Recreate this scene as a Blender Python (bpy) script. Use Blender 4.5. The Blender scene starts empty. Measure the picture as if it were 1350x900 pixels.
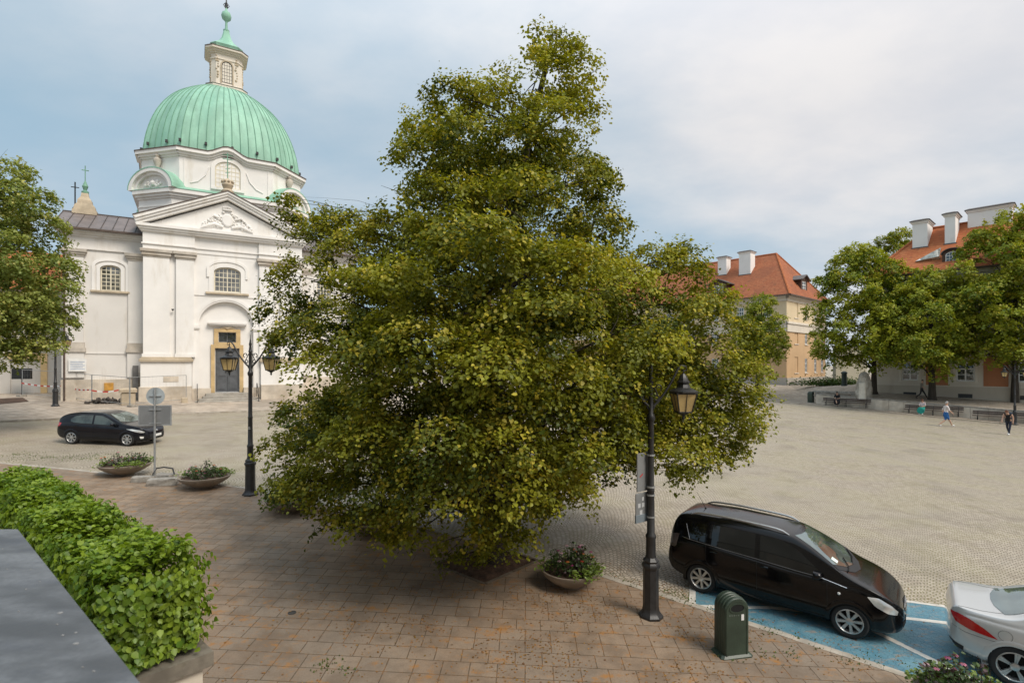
import bpy, bmesh, math, random
import numpy as np
from mathutils import Vector, Matrix
from mathutils.bvhtree import BVHTree
R = math.radians
random.seed(7)
rng = np.random.default_rng(11)
scene = bpy.context.scene
COL = scene.collection
F = 700.0            # focal length in photo pixels (photo 1350 x 900)
HZ = 480.0           # eye level row
CAMZ = 5.07


def gz(x, y):
    return -.035 * max(-60, min(60, x)) + .0344 * max(-30, min(88, y))


def at(px, py, d):
    """point at depth d seen at photo pixel (px, py)"""
    return Vector(((px - 675) / F * d, d, CAMZ + (HZ - py) / F * d))


def gp(px, py, up=0.0):
    """point of the sloping ground seen at a photo pixel"""
    xt = (px - 675) / F
    ty = (py - HZ) / F
    d = (CAMZ - up) / (ty - .035 * xt + .0344)
    return Vector((xt * d, d, gz(xt * d, d)))


# ------------------------------------------------------------------ materials
def nodes_of(name):
    m = bpy.data.materials.new(name)
    m.use_nodes = True
    nt = m.node_tree
    for n in list(nt.nodes):
        nt.nodes.remove(n)
    out = nt.nodes.new('ShaderNodeOutputMaterial')
    return m, nt, out


class NT:
    def __init__(self, nt):
        self.nt = nt

    def n(self, typ, **kw):
        nd = self.nt.nodes.new(typ)
        for k, v in kw.items():
            setattr(nd, k, v)
        return nd

    def l(self, a, b):
        self.nt.links.new(a, b)

    def val(self, nd, key, v):
        if hasattr(v, 'is_linked'):
            self.l(v, nd.inputs[key])
        else:
            nd.inputs[key].default_value = v

    def math(self, op, a, b=0.0, c=None, clamp=False):
        nd = self.n('ShaderNodeMath', operation=op, use_clamp=clamp)
        self.val(nd, 0, a)
        self.val(nd, 1, b)
        if c is not None:
            self.val(nd, 2, c)
        return nd.outputs[0]

    def mix(self, fac, a, b, typ='MIX'):
        nd = self.n('ShaderNodeMix', data_type='RGBA', blend_type=typ)
        self.val(nd, 0, fac)
        for k, v in ((6, a), (7, b)):
            if hasattr(v, 'is_linked'):
                self.l(v, nd.inputs[k])
            else:
                nd.inputs[k].default_value = (*v[:3], 1)
        return nd.outputs[2]

    def noise(self, vec, scale, detail=4, rough=.55):
        nd = self.n('ShaderNodeTexNoise')
        if vec is not None:
            self.l(vec, nd.inputs['Vector'])
        nd.inputs['Scale'].default_value = scale
        nd.inputs['Detail'].default_value = detail
        nd.inputs['Roughness'].default_value = rough
        return nd.outputs[0]

    def ramp(self, v, lo, hi, a=0.0, b=1.0, smooth=True):
        nd = self.n('ShaderNodeMapRange', interpolation_type='SMOOTHSTEP' if smooth else 'LINEAR')
        self.val(nd, 0, v)
        nd.inputs[1].default_value = lo
        nd.inputs[2].default_value = hi
        nd.inputs[3].default_value = a
        nd.inputs[4].default_value = b
        return nd.outputs[0]

    def mapping(self, vec, rot=(0, 0, 0), scale=(1, 1, 1), loc=(0, 0, 0)):
        nd = self.n('ShaderNodeMapping')
        self.l(vec, nd.inputs[0])
        nd.inputs[1].default_value = loc
        nd.inputs[2].default_value = rot
        nd.inputs[3].default_value = scale
        return nd.outputs[0]

    def bsdf(self, out, col, rough=.7, bump=None, bdist=.01, bstr=.6, metal=0., spec=.5, coat=0.):
        p = self.n('ShaderNodeBsdfPrincipled')
        if hasattr(col, 'is_linked'):
            self.l(col, p.inputs['Base Color'])
        else:
            p.inputs['Base Color'].default_value = (*col[:3], 1)
        self.val(p, 'Roughness', rough)
        p.inputs['Metallic'].default_value = metal
        p.inputs['Specular IOR Level'].default_value = spec
        p.inputs['Coat Weight'].default_value = coat
        p.inputs['Coat Roughness'].default_value = .04
        if bump is not None:
            b = self.n('ShaderNodeBump')
            b.inputs['Strength'].default_value = bstr
            b.inputs['Distance'].default_value = bdist
            self.l(bump, b.inputs['Height'])
            self.l(b.outputs[0], p.inputs['Normal'])
        self.l(p.outputs[0], out.inputs[0])
        return p


MATS = {}


def mat(name, col, rough=.7, var=.18, scale=3., fine=25., metal=0., spec=.4, coat=0., bump=.004, stain=None, stain_amt=.0, stain_scale=.8, stretch=(1, 1, 1)):
    """general weathered surface: two octaves of tone variation, optional stains, fine bump"""
    if name in MATS:
        return MATS[name]
    m, nt, out = nodes_of(name)
    t = NT(nt)
    tc = t.n('ShaderNodeTexCoord').outputs['Object']
    if stretch != (1, 1, 1):
        tcs = t.mapping(tc, scale=stretch)
    else:
        tcs = tc
    a = t.noise(tcs, scale, 5)
    b = t.noise(tc, fine, 3)
    lo = tuple(c * (1 - var) for c in col)
    hi = tuple(min(1, c * (1 + var)) for c in col)
    c = t.mix(t.ramp(a, .3, .7), lo, hi)
    c = t.mix(t.math('MULTIPLY', t.ramp(b, .35, .7), var * .8), c, tuple(x * .6 for x in col))
    if stain:
        s = t.noise(tcs, stain_scale, 6, .65)
        c = t.mix(t.math('MULTIPLY', t.ramp(s, .48, .68), stain_amt), c, stain)
    t.bsdf(out, c, rough, b if bump else None, bump, .5, metal, spec, coat)
    MATS[name] = m
    return m


# ------------------------------------------------------------------ mesh builder
class MB:
    def __init__(self, M=None):
        self.v = []
        self.f = []
        self.m = []
        self.M = M or Matrix.Identity(4)
        self.mi = 0

    def add(self, verts, faces, mi=None):
        o = len(self.v)
        M = self.M
        self.v.extend([tuple(M @ Vector(p)) for p in verts])
        for f in faces:
            self.f.append([i + o for i in f])
            self.m.append(self.mi if mi is None else mi)
        return self

    def box(self, x0, x1, y0, y1, z0, z1, mi=None):
        v = [(x0, y0, z0), (x1, y0, z0), (x1, y1, z0), (x0, y1, z0), (x0, y0, z1), (x1, y0, z1), (x1, y1, z1), (x0, y1, z1)]
        return self.add(v, [(0, 3, 2, 1), (4, 5, 6, 7), (0, 1, 5, 4), (1, 2, 6, 5), (2, 3, 7, 6), (3, 0, 4, 7)], mi)

    def cbox(self, x0, x1, y0, y1, z0, z1, c=.01, mi=None):
        """box with chamfered vertical and top edges"""
        def ring(z, k):
            a, b, e, g = x0 + k, x1 - k, y0 + k, y1 - k
            return [(a + c, e, z), (b - c, e, z), (b, e + c, z), (b, g - c, z), (b - c, g, z), (a + c, g, z), (a, g - c, z), (a, e + c, z)]
        return self.rings([ring(z0, 0), ring(z1 - c, 0), ring(z1, c)], True, True, True, mi)

    def rings(self, rs, closed=True, cap0=True, cap1=True, mi=None):
        n = len(rs[0])
        v = [p for r in rs for p in r]
        f = []
        for i in range(len(rs) - 1):
            for j in range(n if closed else n - 1):
                k = (j + 1) % n
                f.append((i * n + j, i * n + k, (i + 1) * n + k, (i + 1) * n + j))
        if cap0:
            f.append(tuple(range(n))[::-1])
        if cap1:
            f.append(tuple((len(rs) - 1) * n + j for j in range(n)))
        return self.add(v, f, mi)

    def lathe(self, prof, n=16, cx=0, cy=0, sx=1, sy=1, rot=0, cap=True, mi=None):
        """profile [(r, z)] around the vertical through (cx, cy)"""
        rs = [[(cx + sx * r * math.cos(rot + 2 * math.pi * j / n), cy + sy * r * math.sin(rot + 2 * math.pi * j / n), z) for j in range(n)] for r, z in prof]
        return self.rings(rs, True, cap, cap, mi)

    def tube(self, pts, rad, n=8, cap=True, mi=None):
        pts = [Vector(p) for p in pts]
        if not hasattr(rad, '__len__'):
            rad = [rad] * len(pts)
        rs = []
        ref = Vector((.13, .27, 1)).normalized()
        d0 = (pts[-1] - pts[0])
        if d0.length > 0 and abs(d0.normalized().dot(ref)) > .9:
            ref = Vector((1, .2, .1)).normalized()
        for i, p in enumerate(pts):
            d = (pts[min(i + 1, len(pts) - 1)] - pts[max(i - 1, 0)])
            d = d.normalized() if d.length > 1e-9 else Vector((0, 0, 1))
            s = d.cross(ref)
            s = s.normalized() if s.length > 1e-6 else Vector((1, 0, 0))
            u = s.cross(d)
            rs.append([tuple(p + (s * math.cos(2 * math.pi * j / n) + u * math.sin(2 * math.pi * j / n)) * rad[i]) for j in range(n)])
        return self.rings(rs, True, cap, cap, mi)

    def prism(self, poly, y0, y1, mi=None):
        """polygon in the xz plane extruded along y"""
        n = len(poly)
        v = [(x, y0, z) for x, z in poly] + [(x, y1, z) for x, z in poly]
        f = [tuple(range(n)), tuple(range(2 * n - 1, n - 1, -1))] + [(j, j + n, (j + 1) % n + n, (j + 1) % n) for j in range(n)]
        return self.add(v, f, mi)

    def strip(self, outer, inner, y0, y1, mi=None, close=False):
        """band between two xz polylines, with thickness y0 (front) to y1"""
        n = len(outer)
        rs = [[(*outer[i][:1], y1, outer[i][1]), (outer[i][0], y0, outer[i][1]), (inner[i][0], y0, inner[i][1]), (inner[i][0], y1, inner[i][1])] for i in range(n)]
        if close:
            rs.append(rs[0])
        return self.rings(rs, True, not close, not close, mi)

    def sheet(self, poly, mi=None):
        return self.add(poly, [tuple(range(len(poly)))], mi)

    def ball(self, c, r, n=10, mi=None, sz=1.0):
        k = max(4, n // 2)
        prof = [(max(1e-4, r * math.sin(math.pi * i / k)), c[2] - sz * r * math.cos(math.pi * i / k)) for i in range(k + 1)]
        return self.lathe(prof, n, c[0], c[1], mi=mi)

    def build(self, name, mats, parent=None, smooth=False, angle=35):
        if not isinstance(mats, (list, tuple)):
            mats = [mats]
        me = bpy.data.meshes.new(name)
        me.from_pydata(self.v, [], self.f)
        for m in mats:
            me.materials.append(m)
        if len(mats) > 1:
            me.polygons.foreach_set('material_index', self.m)
        o = bpy.data.objects.new(name, me)
        COL.objects.link(o)
        if parent is not None:
            o.parent = parent
        bm = bmesh.new()
        bm.from_mesh(me)
        bmesh.ops.recalc_face_normals(bm, faces=bm.faces)
        bm.to_mesh(me)
        bm.free()
        if smooth:
            me.polygons.foreach_set('use_smooth', [True] * len(me.polygons))
            me.set_sharp_from_angle(angle=R(angle))
        me.update()
        return o


def tag(o, label=None, cat=None, group=None, kind=None):
    if label:
        o['label'] = label
    if cat:
        o['category'] = cat
    if group:
        o['group'] = group
    if kind:
        o['kind'] = kind
    return o


def thing(name, label, cat, loc=(0, 0, 0), rz=0., group=None):
    o = bpy.data.objects.new(name, None)
    COL.objects.link(o)
    o.location = loc
    o.rotation_euler = (0, 0, rz)
    o.empty_display_size = .2
    return tag(o, label, cat, group)


def children(o):
    return [c for c in bpy.data.objects if c.parent == o]


def copy_tree(o, loc=None, rz=None, label=None, kids=None):
    c = o.copy()
    COL.objects.link(c)
    if loc is not None:
        c.location = loc
    if rz is not None:
        c.rotation_euler = (0, 0, rz)
    if label:
        c['label'] = label
    for ch in children(o):
        d = copy_tree(ch)
        d.parent = c
    return c


def rot2(x, y, a):
    return x * math.cos(a) - y * math.sin(a), x * math.sin(a) + y * math.cos(a)


# ------------------------------------------------------------------ facade helpers (local frame: face looks to -y)
def arcz(x, xa, xb, zb, rise):
    if rise <= 0:
        return zb
    hw = (xb - xa) / 2
    k = max(0., 1 - ((x - (xa + xb) / 2) / hw) ** 2)
    return zb - rise + rise * math.sqrt(k)


def outline(xa, xb, za, zb, rise, n=12):
    """closed loop, counter-clockwise from bottom left"""
    pts = [(xa, za), (xb, za)]
    if rise <= 0:
        return pts + [(xb, zb), (xa, zb)]
    for i in range(n + 1):
        a = math.pi * i / n
        hw = (xb - xa) / 2
        pts.append(((xa + xb) / 2 + hw * math.cos(a), zb - rise + rise * math.sin(a)))
    return pts


def wall_face(mb, x0, x1, z0, z1, y, openings, depth=.25, mi=None, n=12):
    """vertical face at y with rectangular or round-headed openings (xa,xb,za,zb,rise) and their reveals"""
    xs = sorted({x0, x1, *[o[0] for o in openings], *[o[1] for o in openings]})
    zs = sorted({z0, z1, *[o[2] for o in openings], *[o[3] for o in openings]})
    xs = [x for x in xs if x0 <= x <= x1]
    zs = [z for z in zs if z0 <= z <= z1]
    for i in range(len(xs) - 1):
        for j in range(len(zs) - 1):
            cx, cz = (xs[i] + xs[i + 1]) / 2, (zs[j] + zs[j + 1]) / 2
            if any(o[0] < cx < o[1] and o[2] < cz < o[3] for o in openings):
                continue
            mb.add([(xs[i], y, zs[j]), (xs[i + 1], y, zs[j]), (xs[i + 1], y, zs[j + 1]), (xs[i], y, zs[j + 1])], [(0, 1, 2, 3)], mi)
    for xa, xb, za, zb, rise in openings:
        lp = outline(xa, xb, za, zb, rise, n)
        if rise > 0:
            arc = lp[2:]
            for a, b in zip(arc[:-1], arc[1:]):
                mb.add([(a[0], y, a[1]), (b[0], y, b[1]), (b[0], y, zb), (a[0], y, zb)], [(0, 1, 2, 3)], mi)
        for a, b in zip(lp, lp[1:] + lp[:1]):
            mb.add([(a[0], y, a[1]), (b[0], y, b[1]), (b[0], y + depth, b[1]), (a[0], y + depth, a[1])], [(0, 1, 2, 3)], mi)


def window(parent, xa, xb, za, zb, rise, y, nx, ny, fm, gm, fw=.07, bw=.035, centre=True, M=None, name='window', label=None):
    """frame with glazing bars (a part) and its glass (a sub-part); y is the front of the frame"""
    g = .012
    xa, xb, za, zb = xa + g, xb - g, za + g, zb - g
    mb = MB(M)
    o = outline(xa, xb, za, zb, rise)
    i = outline(xa + fw, xb - fw, za + fw, zb - fw, max(0, rise - fw) if rise > 0 else 0)
    mb.strip(o, i, y, y + .06, close=True)
    xi0, xi1, zi0, zi1 = xa + fw * .9, xb - fw * .9, za + fw * .9, zb - fw * .9
    for k in range(1, nx):
        x = xi0 + (xi1 - xi0) * k / nx
        w = bw * (1.9 if (centre and nx % 2 == 0 and k == nx // 2) else 1)
        mb.box(x - w / 2, x + w / 2, y + .012, y + .05, zi0, arcz(x, xa, xb, zb, rise) - fw * .8)
    for k in range(1, ny):
        z = zi0 + (zi1 - zi0) * k / ny
        w = bw * (1.7 if (centre and k == (2 * ny) // 3) else 1)
        if rise > 0 and z > zb - rise:
            q = (z - (zb - rise)) / rise
            hw = (xb - xa) / 2 * math.sqrt(max(0, 1 - q * q)) - fw * .9
        else:
            hw = (xi1 - xi0) / 2
        xm = (xa + xb) / 2
        if hw > .05:
            mb.box(xm - hw, xm + hw, y + .016, y + .046, z - w / 2, z + w / 2)
    fr = mb.build(name, fm, parent)
    if label:
        fr['label'] = label
    p = MB(M)
    lp = outline(xa + .01, xb - .01, za + .01, zb - .01, max(0, rise - .01) if rise > 0 else 0)
    p.add([(a, y + .04, b) for a, b in lp], [tuple(range(len(lp)))])
    p.build('pane', gm, fr)
    return fr
def glass_mat(name, col, gl=.25, rough=.03, tint=(.85, .92, .95)):
    m, nt, out = nodes_of(name)
    t = NT(nt)
    tc = t.n('ShaderNodeTexCoord').outputs['Object']
    nz = t.noise(tc, 1.7, 3)
    c = t.mix(t.ramp(nz, .35, .65), tuple(x * .5 for x in col), tuple(x * 1.6 for x in col))
    d = t.n('ShaderNodeBsdfDiffuse')
    t.l(c, d.inputs[0])
    g = t.n('ShaderNodeBsdfGlossy')
    g.inputs['Color'].default_value = (*tint, 1)
    g.inputs['Roughness'].default_value = rough
    fr = t.n('ShaderNodeFresnel')
    fr.inputs[0].default_value = 1.5
    f = t.math('ADD', t.math('MULTIPLY', fr.outputs[0], 1 - gl), gl, clamp=True)
    mx = t.n('ShaderNodeMixShader')
    t.l(f, mx.inputs[0])
    t.l(d.outputs[0], mx.inputs[1])
    t.l(g.outputs[0], mx.inputs[2])
    t.l(mx.outputs[0], out.inputs[0])
    return m


def leaf_mat(name, transl=.35, gloss=.022):
    m, nt, out = nodes_of(name)
    t = NT(nt)
    at_ = t.n('ShaderNodeAttribute', attribute_name='tint')
    d = t.n('ShaderNodeBsdfDiffuse')
    t.l(at_.outputs[0], d.inputs[0])
    tr = t.n('ShaderNodeBsdfTranslucent')
    t.l(t.mix(1.0, at_.outputs[0], (1.25, 1.2, .55), 'MULTIPLY'), tr.inputs[0])
    mx = t.n('ShaderNodeMixShader')
    mx.inputs[0].default_value = transl
    t.l(d.outputs[0], mx.inputs[1])
    t.l(tr.outputs[0], mx.inputs[2])
    g = t.n('ShaderNodeBsdfGlossy')
    g.inputs['Roughness'].default_value = .5
    g.inputs['Color'].default_value = (.9, .95, .85, 1)
    mx2 = t.n('ShaderNodeMixShader')
    mx2.inputs[0].default_value = gloss
    t.l(mx.outputs[0], mx2.inputs[1])
    t.l(g.outputs[0], mx2.inputs[2])
    t.l(mx2.outputs[0], out.inputs[0])
    return m


def sett_mat():
    """small granite setts laid in arcs"""
    m, nt, out = nodes_of('granite_setts')
    t = NT(nt)
    tc = t.n('ShaderNodeTexCoord').outputs['Object']
    tr = t.mapping(tc, rot=(0, 0, R(38)))
    sx = t.n('ShaderNodeSeparateXYZ')
    t.l(tr, sx.inputs[0])
    wob = t.noise(tc, 1.2, 3)
    x, y = sx.outputs[0], sx.outputs[1]
    u = t.math('FRACT', t.math('DIVIDE', x, 1.35))
    c2 = t.math('SUBTRACT', u, .5)
    arch = t.math('SQRT', t.math('SUBTRACT', .42, t.math('MULTIPLY', c2, c2)))
    y2 = t.math('SUBTRACT', y, t.math('MULTIPLY', arch, 1.3))
    y2 = t.math('ADD', y2, t.math('MULTIPLY', wob, .12))
    x2 = t.math('ADD', x, t.math('MULTIPLY', t.noise(tc, 2.1, 2), .1))
    cb = t.n('ShaderNodeCombineXYZ')
    t.l(x2, cb.inputs[0])
    t.l(y2, cb.inputs[1])
    br = t.n('ShaderNodeTexBrick', offset=.5)
    t.l(cb.outputs[0], br.inputs['Vector'])
    br.inputs['Color1'].default_value = (0, 0, 0, 1)
    br.inputs['Color2'].default_value = (1, 1, 1, 1)
    br.inputs['Mortar'].default_value = (.5, .5, .5, 1)
    br.inputs['Scale'].default_value = 1
    br.inputs['Brick Width'].default_value = .115
    br.inputs['Row Height'].default_value = .1
    br.inputs['Mortar Size'].default_value = .016
    br.inputs['Mortar Smooth'].default_value = .6
    br.inputs['Bias'].default_value = 0
    big = t.noise(tc, .16, 5, .6)
    mid = t.noise(tc, .9, 5, .65)
    fine = t.noise(tc, 28, 2)
    c = t.mix(br.outputs[0], (.34, .285, .22), (.49, .42, .335))
    c = t.mix(t.math('MULTIPLY', t.ramp(big, .40, .60), .6), c, (.43, .375, .29))
    c = t.mix(t.math('MULTIPLY', t.ramp(t.noise(tc, .33, 6, .7), .52, .66), .45), c, (.23, .195, .15))
    c = t.mix(t.math('MULTIPLY', t.ramp(mid, .5, .72), .4), c, (.22, .18, .13))
    c = t.mix(t.math('MULTIPLY', t.ramp(mid, .25, .45, 1, 0), .3), c, (.46, .42, .36))
    c = t.mix(t.math('MULTIPLY', t.ramp(fine, .4, .7), .25), c, (.19, .165, .13))
    joint = t.mix(t.ramp(t.noise(tc, .5, 4), .42, .6), (.15, .125, .09), (.17, .155, .06))
    c = t.mix(t.math('MULTIPLY', br.outputs['Fac'], .8), c, joint)
    # orange-brown litter and moss gathers by the kerb, in drifts
    gy = t.n('ShaderNodeSeparateXYZ')
    t.l(tc, gy.inputs[0])
    h = t.math('SUBTRACT', 1.0, br.outputs['Fac'])
    h = t.math('ADD', h, t.math('MULTIPLY', br.outputs[0], .4))
    t.bsdf(out, c, t.ramp(mid, .3, .7, .5, .75), h, .02, .8, spec=.35)
    return m


def slab_mat(name, c1, c2, litter=.5, bw=.42, rh=.34, rot=1.5, joint=(.075, .055, .035)):
    """worn concrete paving slabs with mossy joints, patched slabs and drifted blossom litter"""
    m, nt, out = nodes_of(name)
    t = NT(nt)
    tc = t.n('ShaderNodeTexCoord').outputs['Object']
    wob = t.n('ShaderNodeTexNoise')
    t.l(tc, wob.inputs['Vector'])
    wob.inputs['Scale'].default_value = 1.3
    mp = t.mapping(tc, rot=(0, 0, R(rot)))
    ad = t.n('ShaderNodeMix', data_type='VECTOR')
    ad.inputs[0].default_value = .022
    t.l(mp, ad.inputs[4])
    t.l(wob.outputs['Color'], ad.inputs[5])
    br = t.n('ShaderNodeTexBrick', offset=.37, offset_frequency=3)
    t.l(ad.outputs[1], br.inputs['Vector'])
    br.inputs['Color1'].default_value = (0, 0, 0, 1)
    br.inputs['Color2'].default_value = (1, 1, 1, 1)
    br.inputs['Mortar'].default_value = (.5, .5, .5, 1)
    br.inputs['Scale'].default_value = 1
    br.inputs['Brick Width'].default_value = bw
    br.inputs['Row Height'].default_value = rh
    br.inputs['Mortar Size'].default_value = .009
    br.inputs['Mortar Smooth'].default_value = .3
    big = t.noise(tc, .35, 6, .62)
    mid = t.noise(tc, 1.6, 6, .65)
    fine = t.noise(tc, 45, 3)
    c = t.mix(br.outputs[0], c1, c2)
    c = t.mix(t.math('MULTIPLY', t.ramp(big, .45, .62), .55), c, (.20, .175, .145))
    c = t.mix(t.math('MULTIPLY', t.ramp(mid, .4, .68), .65), c, tuple(x * .55 for x in c1))
    c = t.mix(t.math('MULTIPLY', t.ramp(fine, .45, .7), .35), c, tuple(x * .6 for x in c1))
    lit = t.noise(t.mapping(tc, scale=(2.2, 3.4, 1)), 1.0, 8, .72)
    lit2 = t.noise(tc, 5.5, 6, .75)
    lm = t.math('MULTIPLY', t.ramp(lit, .5, .66), t.ramp(lit2, .44, .6))
    jn = t.mix(t.ramp(lit2, .45, .62), joint, (.24, .105, .025))
    c = t.mix(t.math('MULTIPLY', br.outputs['Fac'], .8), c, jn)
    c = t.mix(t.math('MULTIPLY', lm, litter), c, (.33, .15, .035))
    h = t.math('ADD', t.math('SUBTRACT', 1.0, br.outputs['Fac']), t.math('MULTIPLY', br.outputs[0], .35))
    h = t.math('ADD', h, t.math('MULTIPLY', fine, .15))
    t.bsdf(out, c, .78, h, .008, .7, spec=.3)
    return m


def blue_mat():
    m, nt, out = nodes_of('worn_blue_paint')
    t = NT(nt)
    tc = t.n('ShaderNodeTexCoord').outputs['Object']
    n1 = t.noise(tc, 2.2, 7, .7)
    n2 = t.noise(t.mapping(tc, rot=(0, 0, R(38)), scale=(1, 2.3, 1)), 4, 6, .75)
    n3 = t.noise(tc, 60, 2)
    c = t.mix(t.ramp(n1, .35, .65), (.07, .185, .245), (.125, .25, .30))
    c = t.mix(t.math('MULTIPLY', t.ramp(n2, .53, .62), .75), c, (.26, .22, .18))
    c = t.mix(t.math('MULTIPLY', t.ramp(n3, .5, .75), .3), c, (.03, .12, .2))
    vo = t.n('ShaderNodeTexVoronoi', feature='DISTANCE_TO_EDGE')
    t.l(tc, vo.inputs['Vector'])
    vo.inputs['Scale'].default_value = 9.5
    j = t.ramp(vo.outputs[0], 0, .06, 1, 0)
    c = t.mix(t.math('MULTIPLY', j, .3), c, (.03, .11, .17))
    t.bsdf(out, c, .6, t.math('ADD', t.math('MULTIPLY', j, -1.), n3), .008, .6, spec=.4)
    return m


def tile_mat(name, c1, c2, c3):
    m, nt, out = nodes_of(name)
    t = NT(nt)
    tc = t.n('ShaderNodeTexCoord').outputs['Object']
    vo = t.n('ShaderNodeTexVoronoi', feature='F1')
    t.l(t.mapping(tc, scale=(1, 1, 1.3)), vo.inputs['Vector'])
    vo.inputs['Scale'].default_value = 3.6
    cs = t.n('ShaderNodeSeparateColor')
    t.l(vo.outputs['Color'], cs.inputs[0])
    big = t.noise(tc, .35, 5, .6)
    c = t.mix(cs.outputs[0], c1, c2)
    c = t.mix(t.math('MULTIPLY', t.ramp(big, .45, .65), .6), c, c3)
    c = t.mix(t.math('MULTIPLY', t.ramp(t.noise(tc, 1.5, 5, .7), .52, .7), .45), c, (.10, .07, .045))
    sx = t.n('ShaderNodeSeparateXYZ')
    t.l(tc, sx.inputs[0])
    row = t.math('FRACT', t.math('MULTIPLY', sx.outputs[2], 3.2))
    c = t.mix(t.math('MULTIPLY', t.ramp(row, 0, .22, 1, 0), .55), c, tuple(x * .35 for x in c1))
    t.bsdf(out, c, .8, row, .04, .6, spec=.2)
    return m


def plaster(name, col, dirt, amt=.35, low=None):
    m, nt, out = nodes_of(name)
    t = NT(nt)
    tc = t.n('ShaderNodeTexCoord').outputs['Object']
    n1 = t.noise(t.mapping(tc, scale=(1, 1, .22)), .9, 7, .65)
    n2 = t.noise(tc, .35, 5, .6)
    n3 = t.noise(tc, 30, 3)
    c = t.mix(t.ramp(n2, .35, .65), tuple(x * .94 for x in col), tuple(min(.86, x * 1.03) for x in col))
    c = t.mix(t.math('MULTIPLY', t.ramp(n1, .52, .72), amt), c, dirt)
    c = t.mix(t.math('MULTIPLY', t.ramp(n3, .5, .75), .06), c, tuple(x * .7 for x in col))
    if low:
        sx = t.n('ShaderNodeSeparateXYZ')
        t.l(tc, sx.inputs[0])
        c = t.mix(t.ramp(t.math('ADD', sx.outputs[2], t.math('MULTIPLY', n1, .6)), low[0] - .1, low[0] + .1, 1, 0), c, low[1])
    t.bsdf(out, c, .85, n3, .004, .4, spec=.25)
    return m


WHITE = plaster('white_lime_plaster', (.80, .775, .74), (.58, .52, .43), .5)
WHITE2 = plaster('pale_grey_plaster', (.70, .67, .63), (.48, .42, .34), .55)
SAND = mat('sandstone', (.52, .43, .31), .85, .2, 1.6, 22, stain=(.30, .24, .17), stain_amt=.5)
SANDB = mat('pale_sandstone_plinth', (.56, .49, .40), .85, .2, 1.2, 22, stain=(.40, .32, .23), stain_amt=.55)
CAPST = mat('weathered_capital_stone', (.50, .45, .385), .85, .2, 1.3, 18, stain=(.34, .27, .19), stain_amt=.5)
OCHRE = mat('ochre_door_stone', (.56, .40, .20), .8, .15, 1.5, 20, stain=(.44, .32, .18), stain_amt=.4)
COPPER = mat('green_copper', (.27, .485, .365), .6, .16, 1.2, 6, stain=(.19, .40, .30), stain_amt=.6, stain_scale=.5, stretch=(1, 1, .35), spec=.4)
COPPERD = mat('copper_seam', (.17, .33, .235), .6, .15)
EAVE = mat('brown_sheet_metal', (.10, .07, .055), .5, .2, spec=.4)
LEAD = mat('brown_grey_sheet_roof', (.165, .135, .125), .5, .22, .7, 8, stain=(.11, .085, .075), stain_amt=.5, spec=.4)
LEADS = mat('sheet_roof_seam', (.09, .075, .07), .5, .1)
CREAM = mat('cream_window_paint', (.68, .62, .48), .5, .08)
WPAINT = mat('white_window_paint', (.78, .77, .74), .5, .08)
GLASS = glass_mat('old_window_glass', (.10, .095, .085), .10)
GLASSB = glass_mat('dark_window_glass', (.045, .05, .055), .08)
DOORM = mat('grey_painted_door', (.10, .105, .112), .55, .15, 4)
STEP = mat('stone_step', (.36, .33, .285), .85, .2, 2, 20, stain=(.22, .19, .15), stain_amt=.5)
IRON = mat('black_cast_iron', (.022, .021, .021), .42, .3, 8, 60, spec=.5, bump=.002)
GALV = mat('galvanised_steel', (.36, .37, .37), .45, .15, 6, 40, metal=.5)
SIGNBK = mat('grey_sign_back', (.21, .215, .215), .5, .1, 2, 20, metal=.2)
CONC = mat('weathered_concrete', (.30, .275, .24), .9, .22, 5, 40, stain=(.16, .14, .11), stain_amt=.5, stain_scale=3)
BOWL = mat('grey_brown_concrete_bowl', (.26, .215, .17), .85, .2, 6, 50, stain=(.15, .12, .09), stain_amt=.5, stain_scale=3)
SOIL = mat('brown_bark_soil', (.085, .05, .033), .95, .45, 6, 40, bump=.03)
BARK = mat('dark_bark', (.05, .04, .03), .95, .4, 4, 18, bump=.03, stretch=(1, 1, .25))
SETTS = sett_mat()
SLABS = slab_mat('brown_concrete_slabs', (.245, .175, .12), (.295, .218, .152), .9)
SLABP = slab_mat('pale_pavement_slabs', (.44, .365, .29), (.54, .46, .375), .25, .6, .5, 30)
SLABT = slab_mat('terrace_slabs', (.34, .285, .225), (.42, .355, .285), .3, .6, .5, 42)
KERB = mat('granite_kerb', (.37, .33, .275), .85, .2, 3, 30, stain=(.22, .18, .12), stain_amt=.5, stain_scale=2)
BLUE = blue_mat()
LINE = mat('worn_white_marking', (.60, .575, .52), .7, .12, 5, 40, stain=(.36, .33, .28), stain_amt=.6, stain_scale=3)
TILE = tile_mat('orange_clay_tiles', (.36, .105, .04), (.46, .165, .065), (.40, .12, .05))
TILEB = tile_mat('brown_red_clay_tiles', (.30, .095, .045), (.38, .14, .065), (.24, .09, .05))
LEAF = leaf_mat('leaf')
LEAFH = leaf_mat('hedge_leaf', .4, .035)
# ------------------------------------------------------------------ ground
def ground_sheet(name, xs, ys, m, dz=0.0):
    mb = MB()
    nx = len(xs)
    v = [(x, y, gz(x, y) + dz) for y in ys for x in xs]
    f = [(j * nx + i, j * nx + i + 1, (j + 1) * nx + i + 1, (j + 1) * nx + i) for j in range(len(ys) - 1) for i in range(nx - 1)]
    mb.add(v, f)
    o = mb.build(name, m)
    return tag(o, kind='structure')


ground_sheet('square_ground', [-900, -300, -60, 0, 60, 300, 900], [-400, -30, 30, 88, 300, 1200], SETTS)


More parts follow.
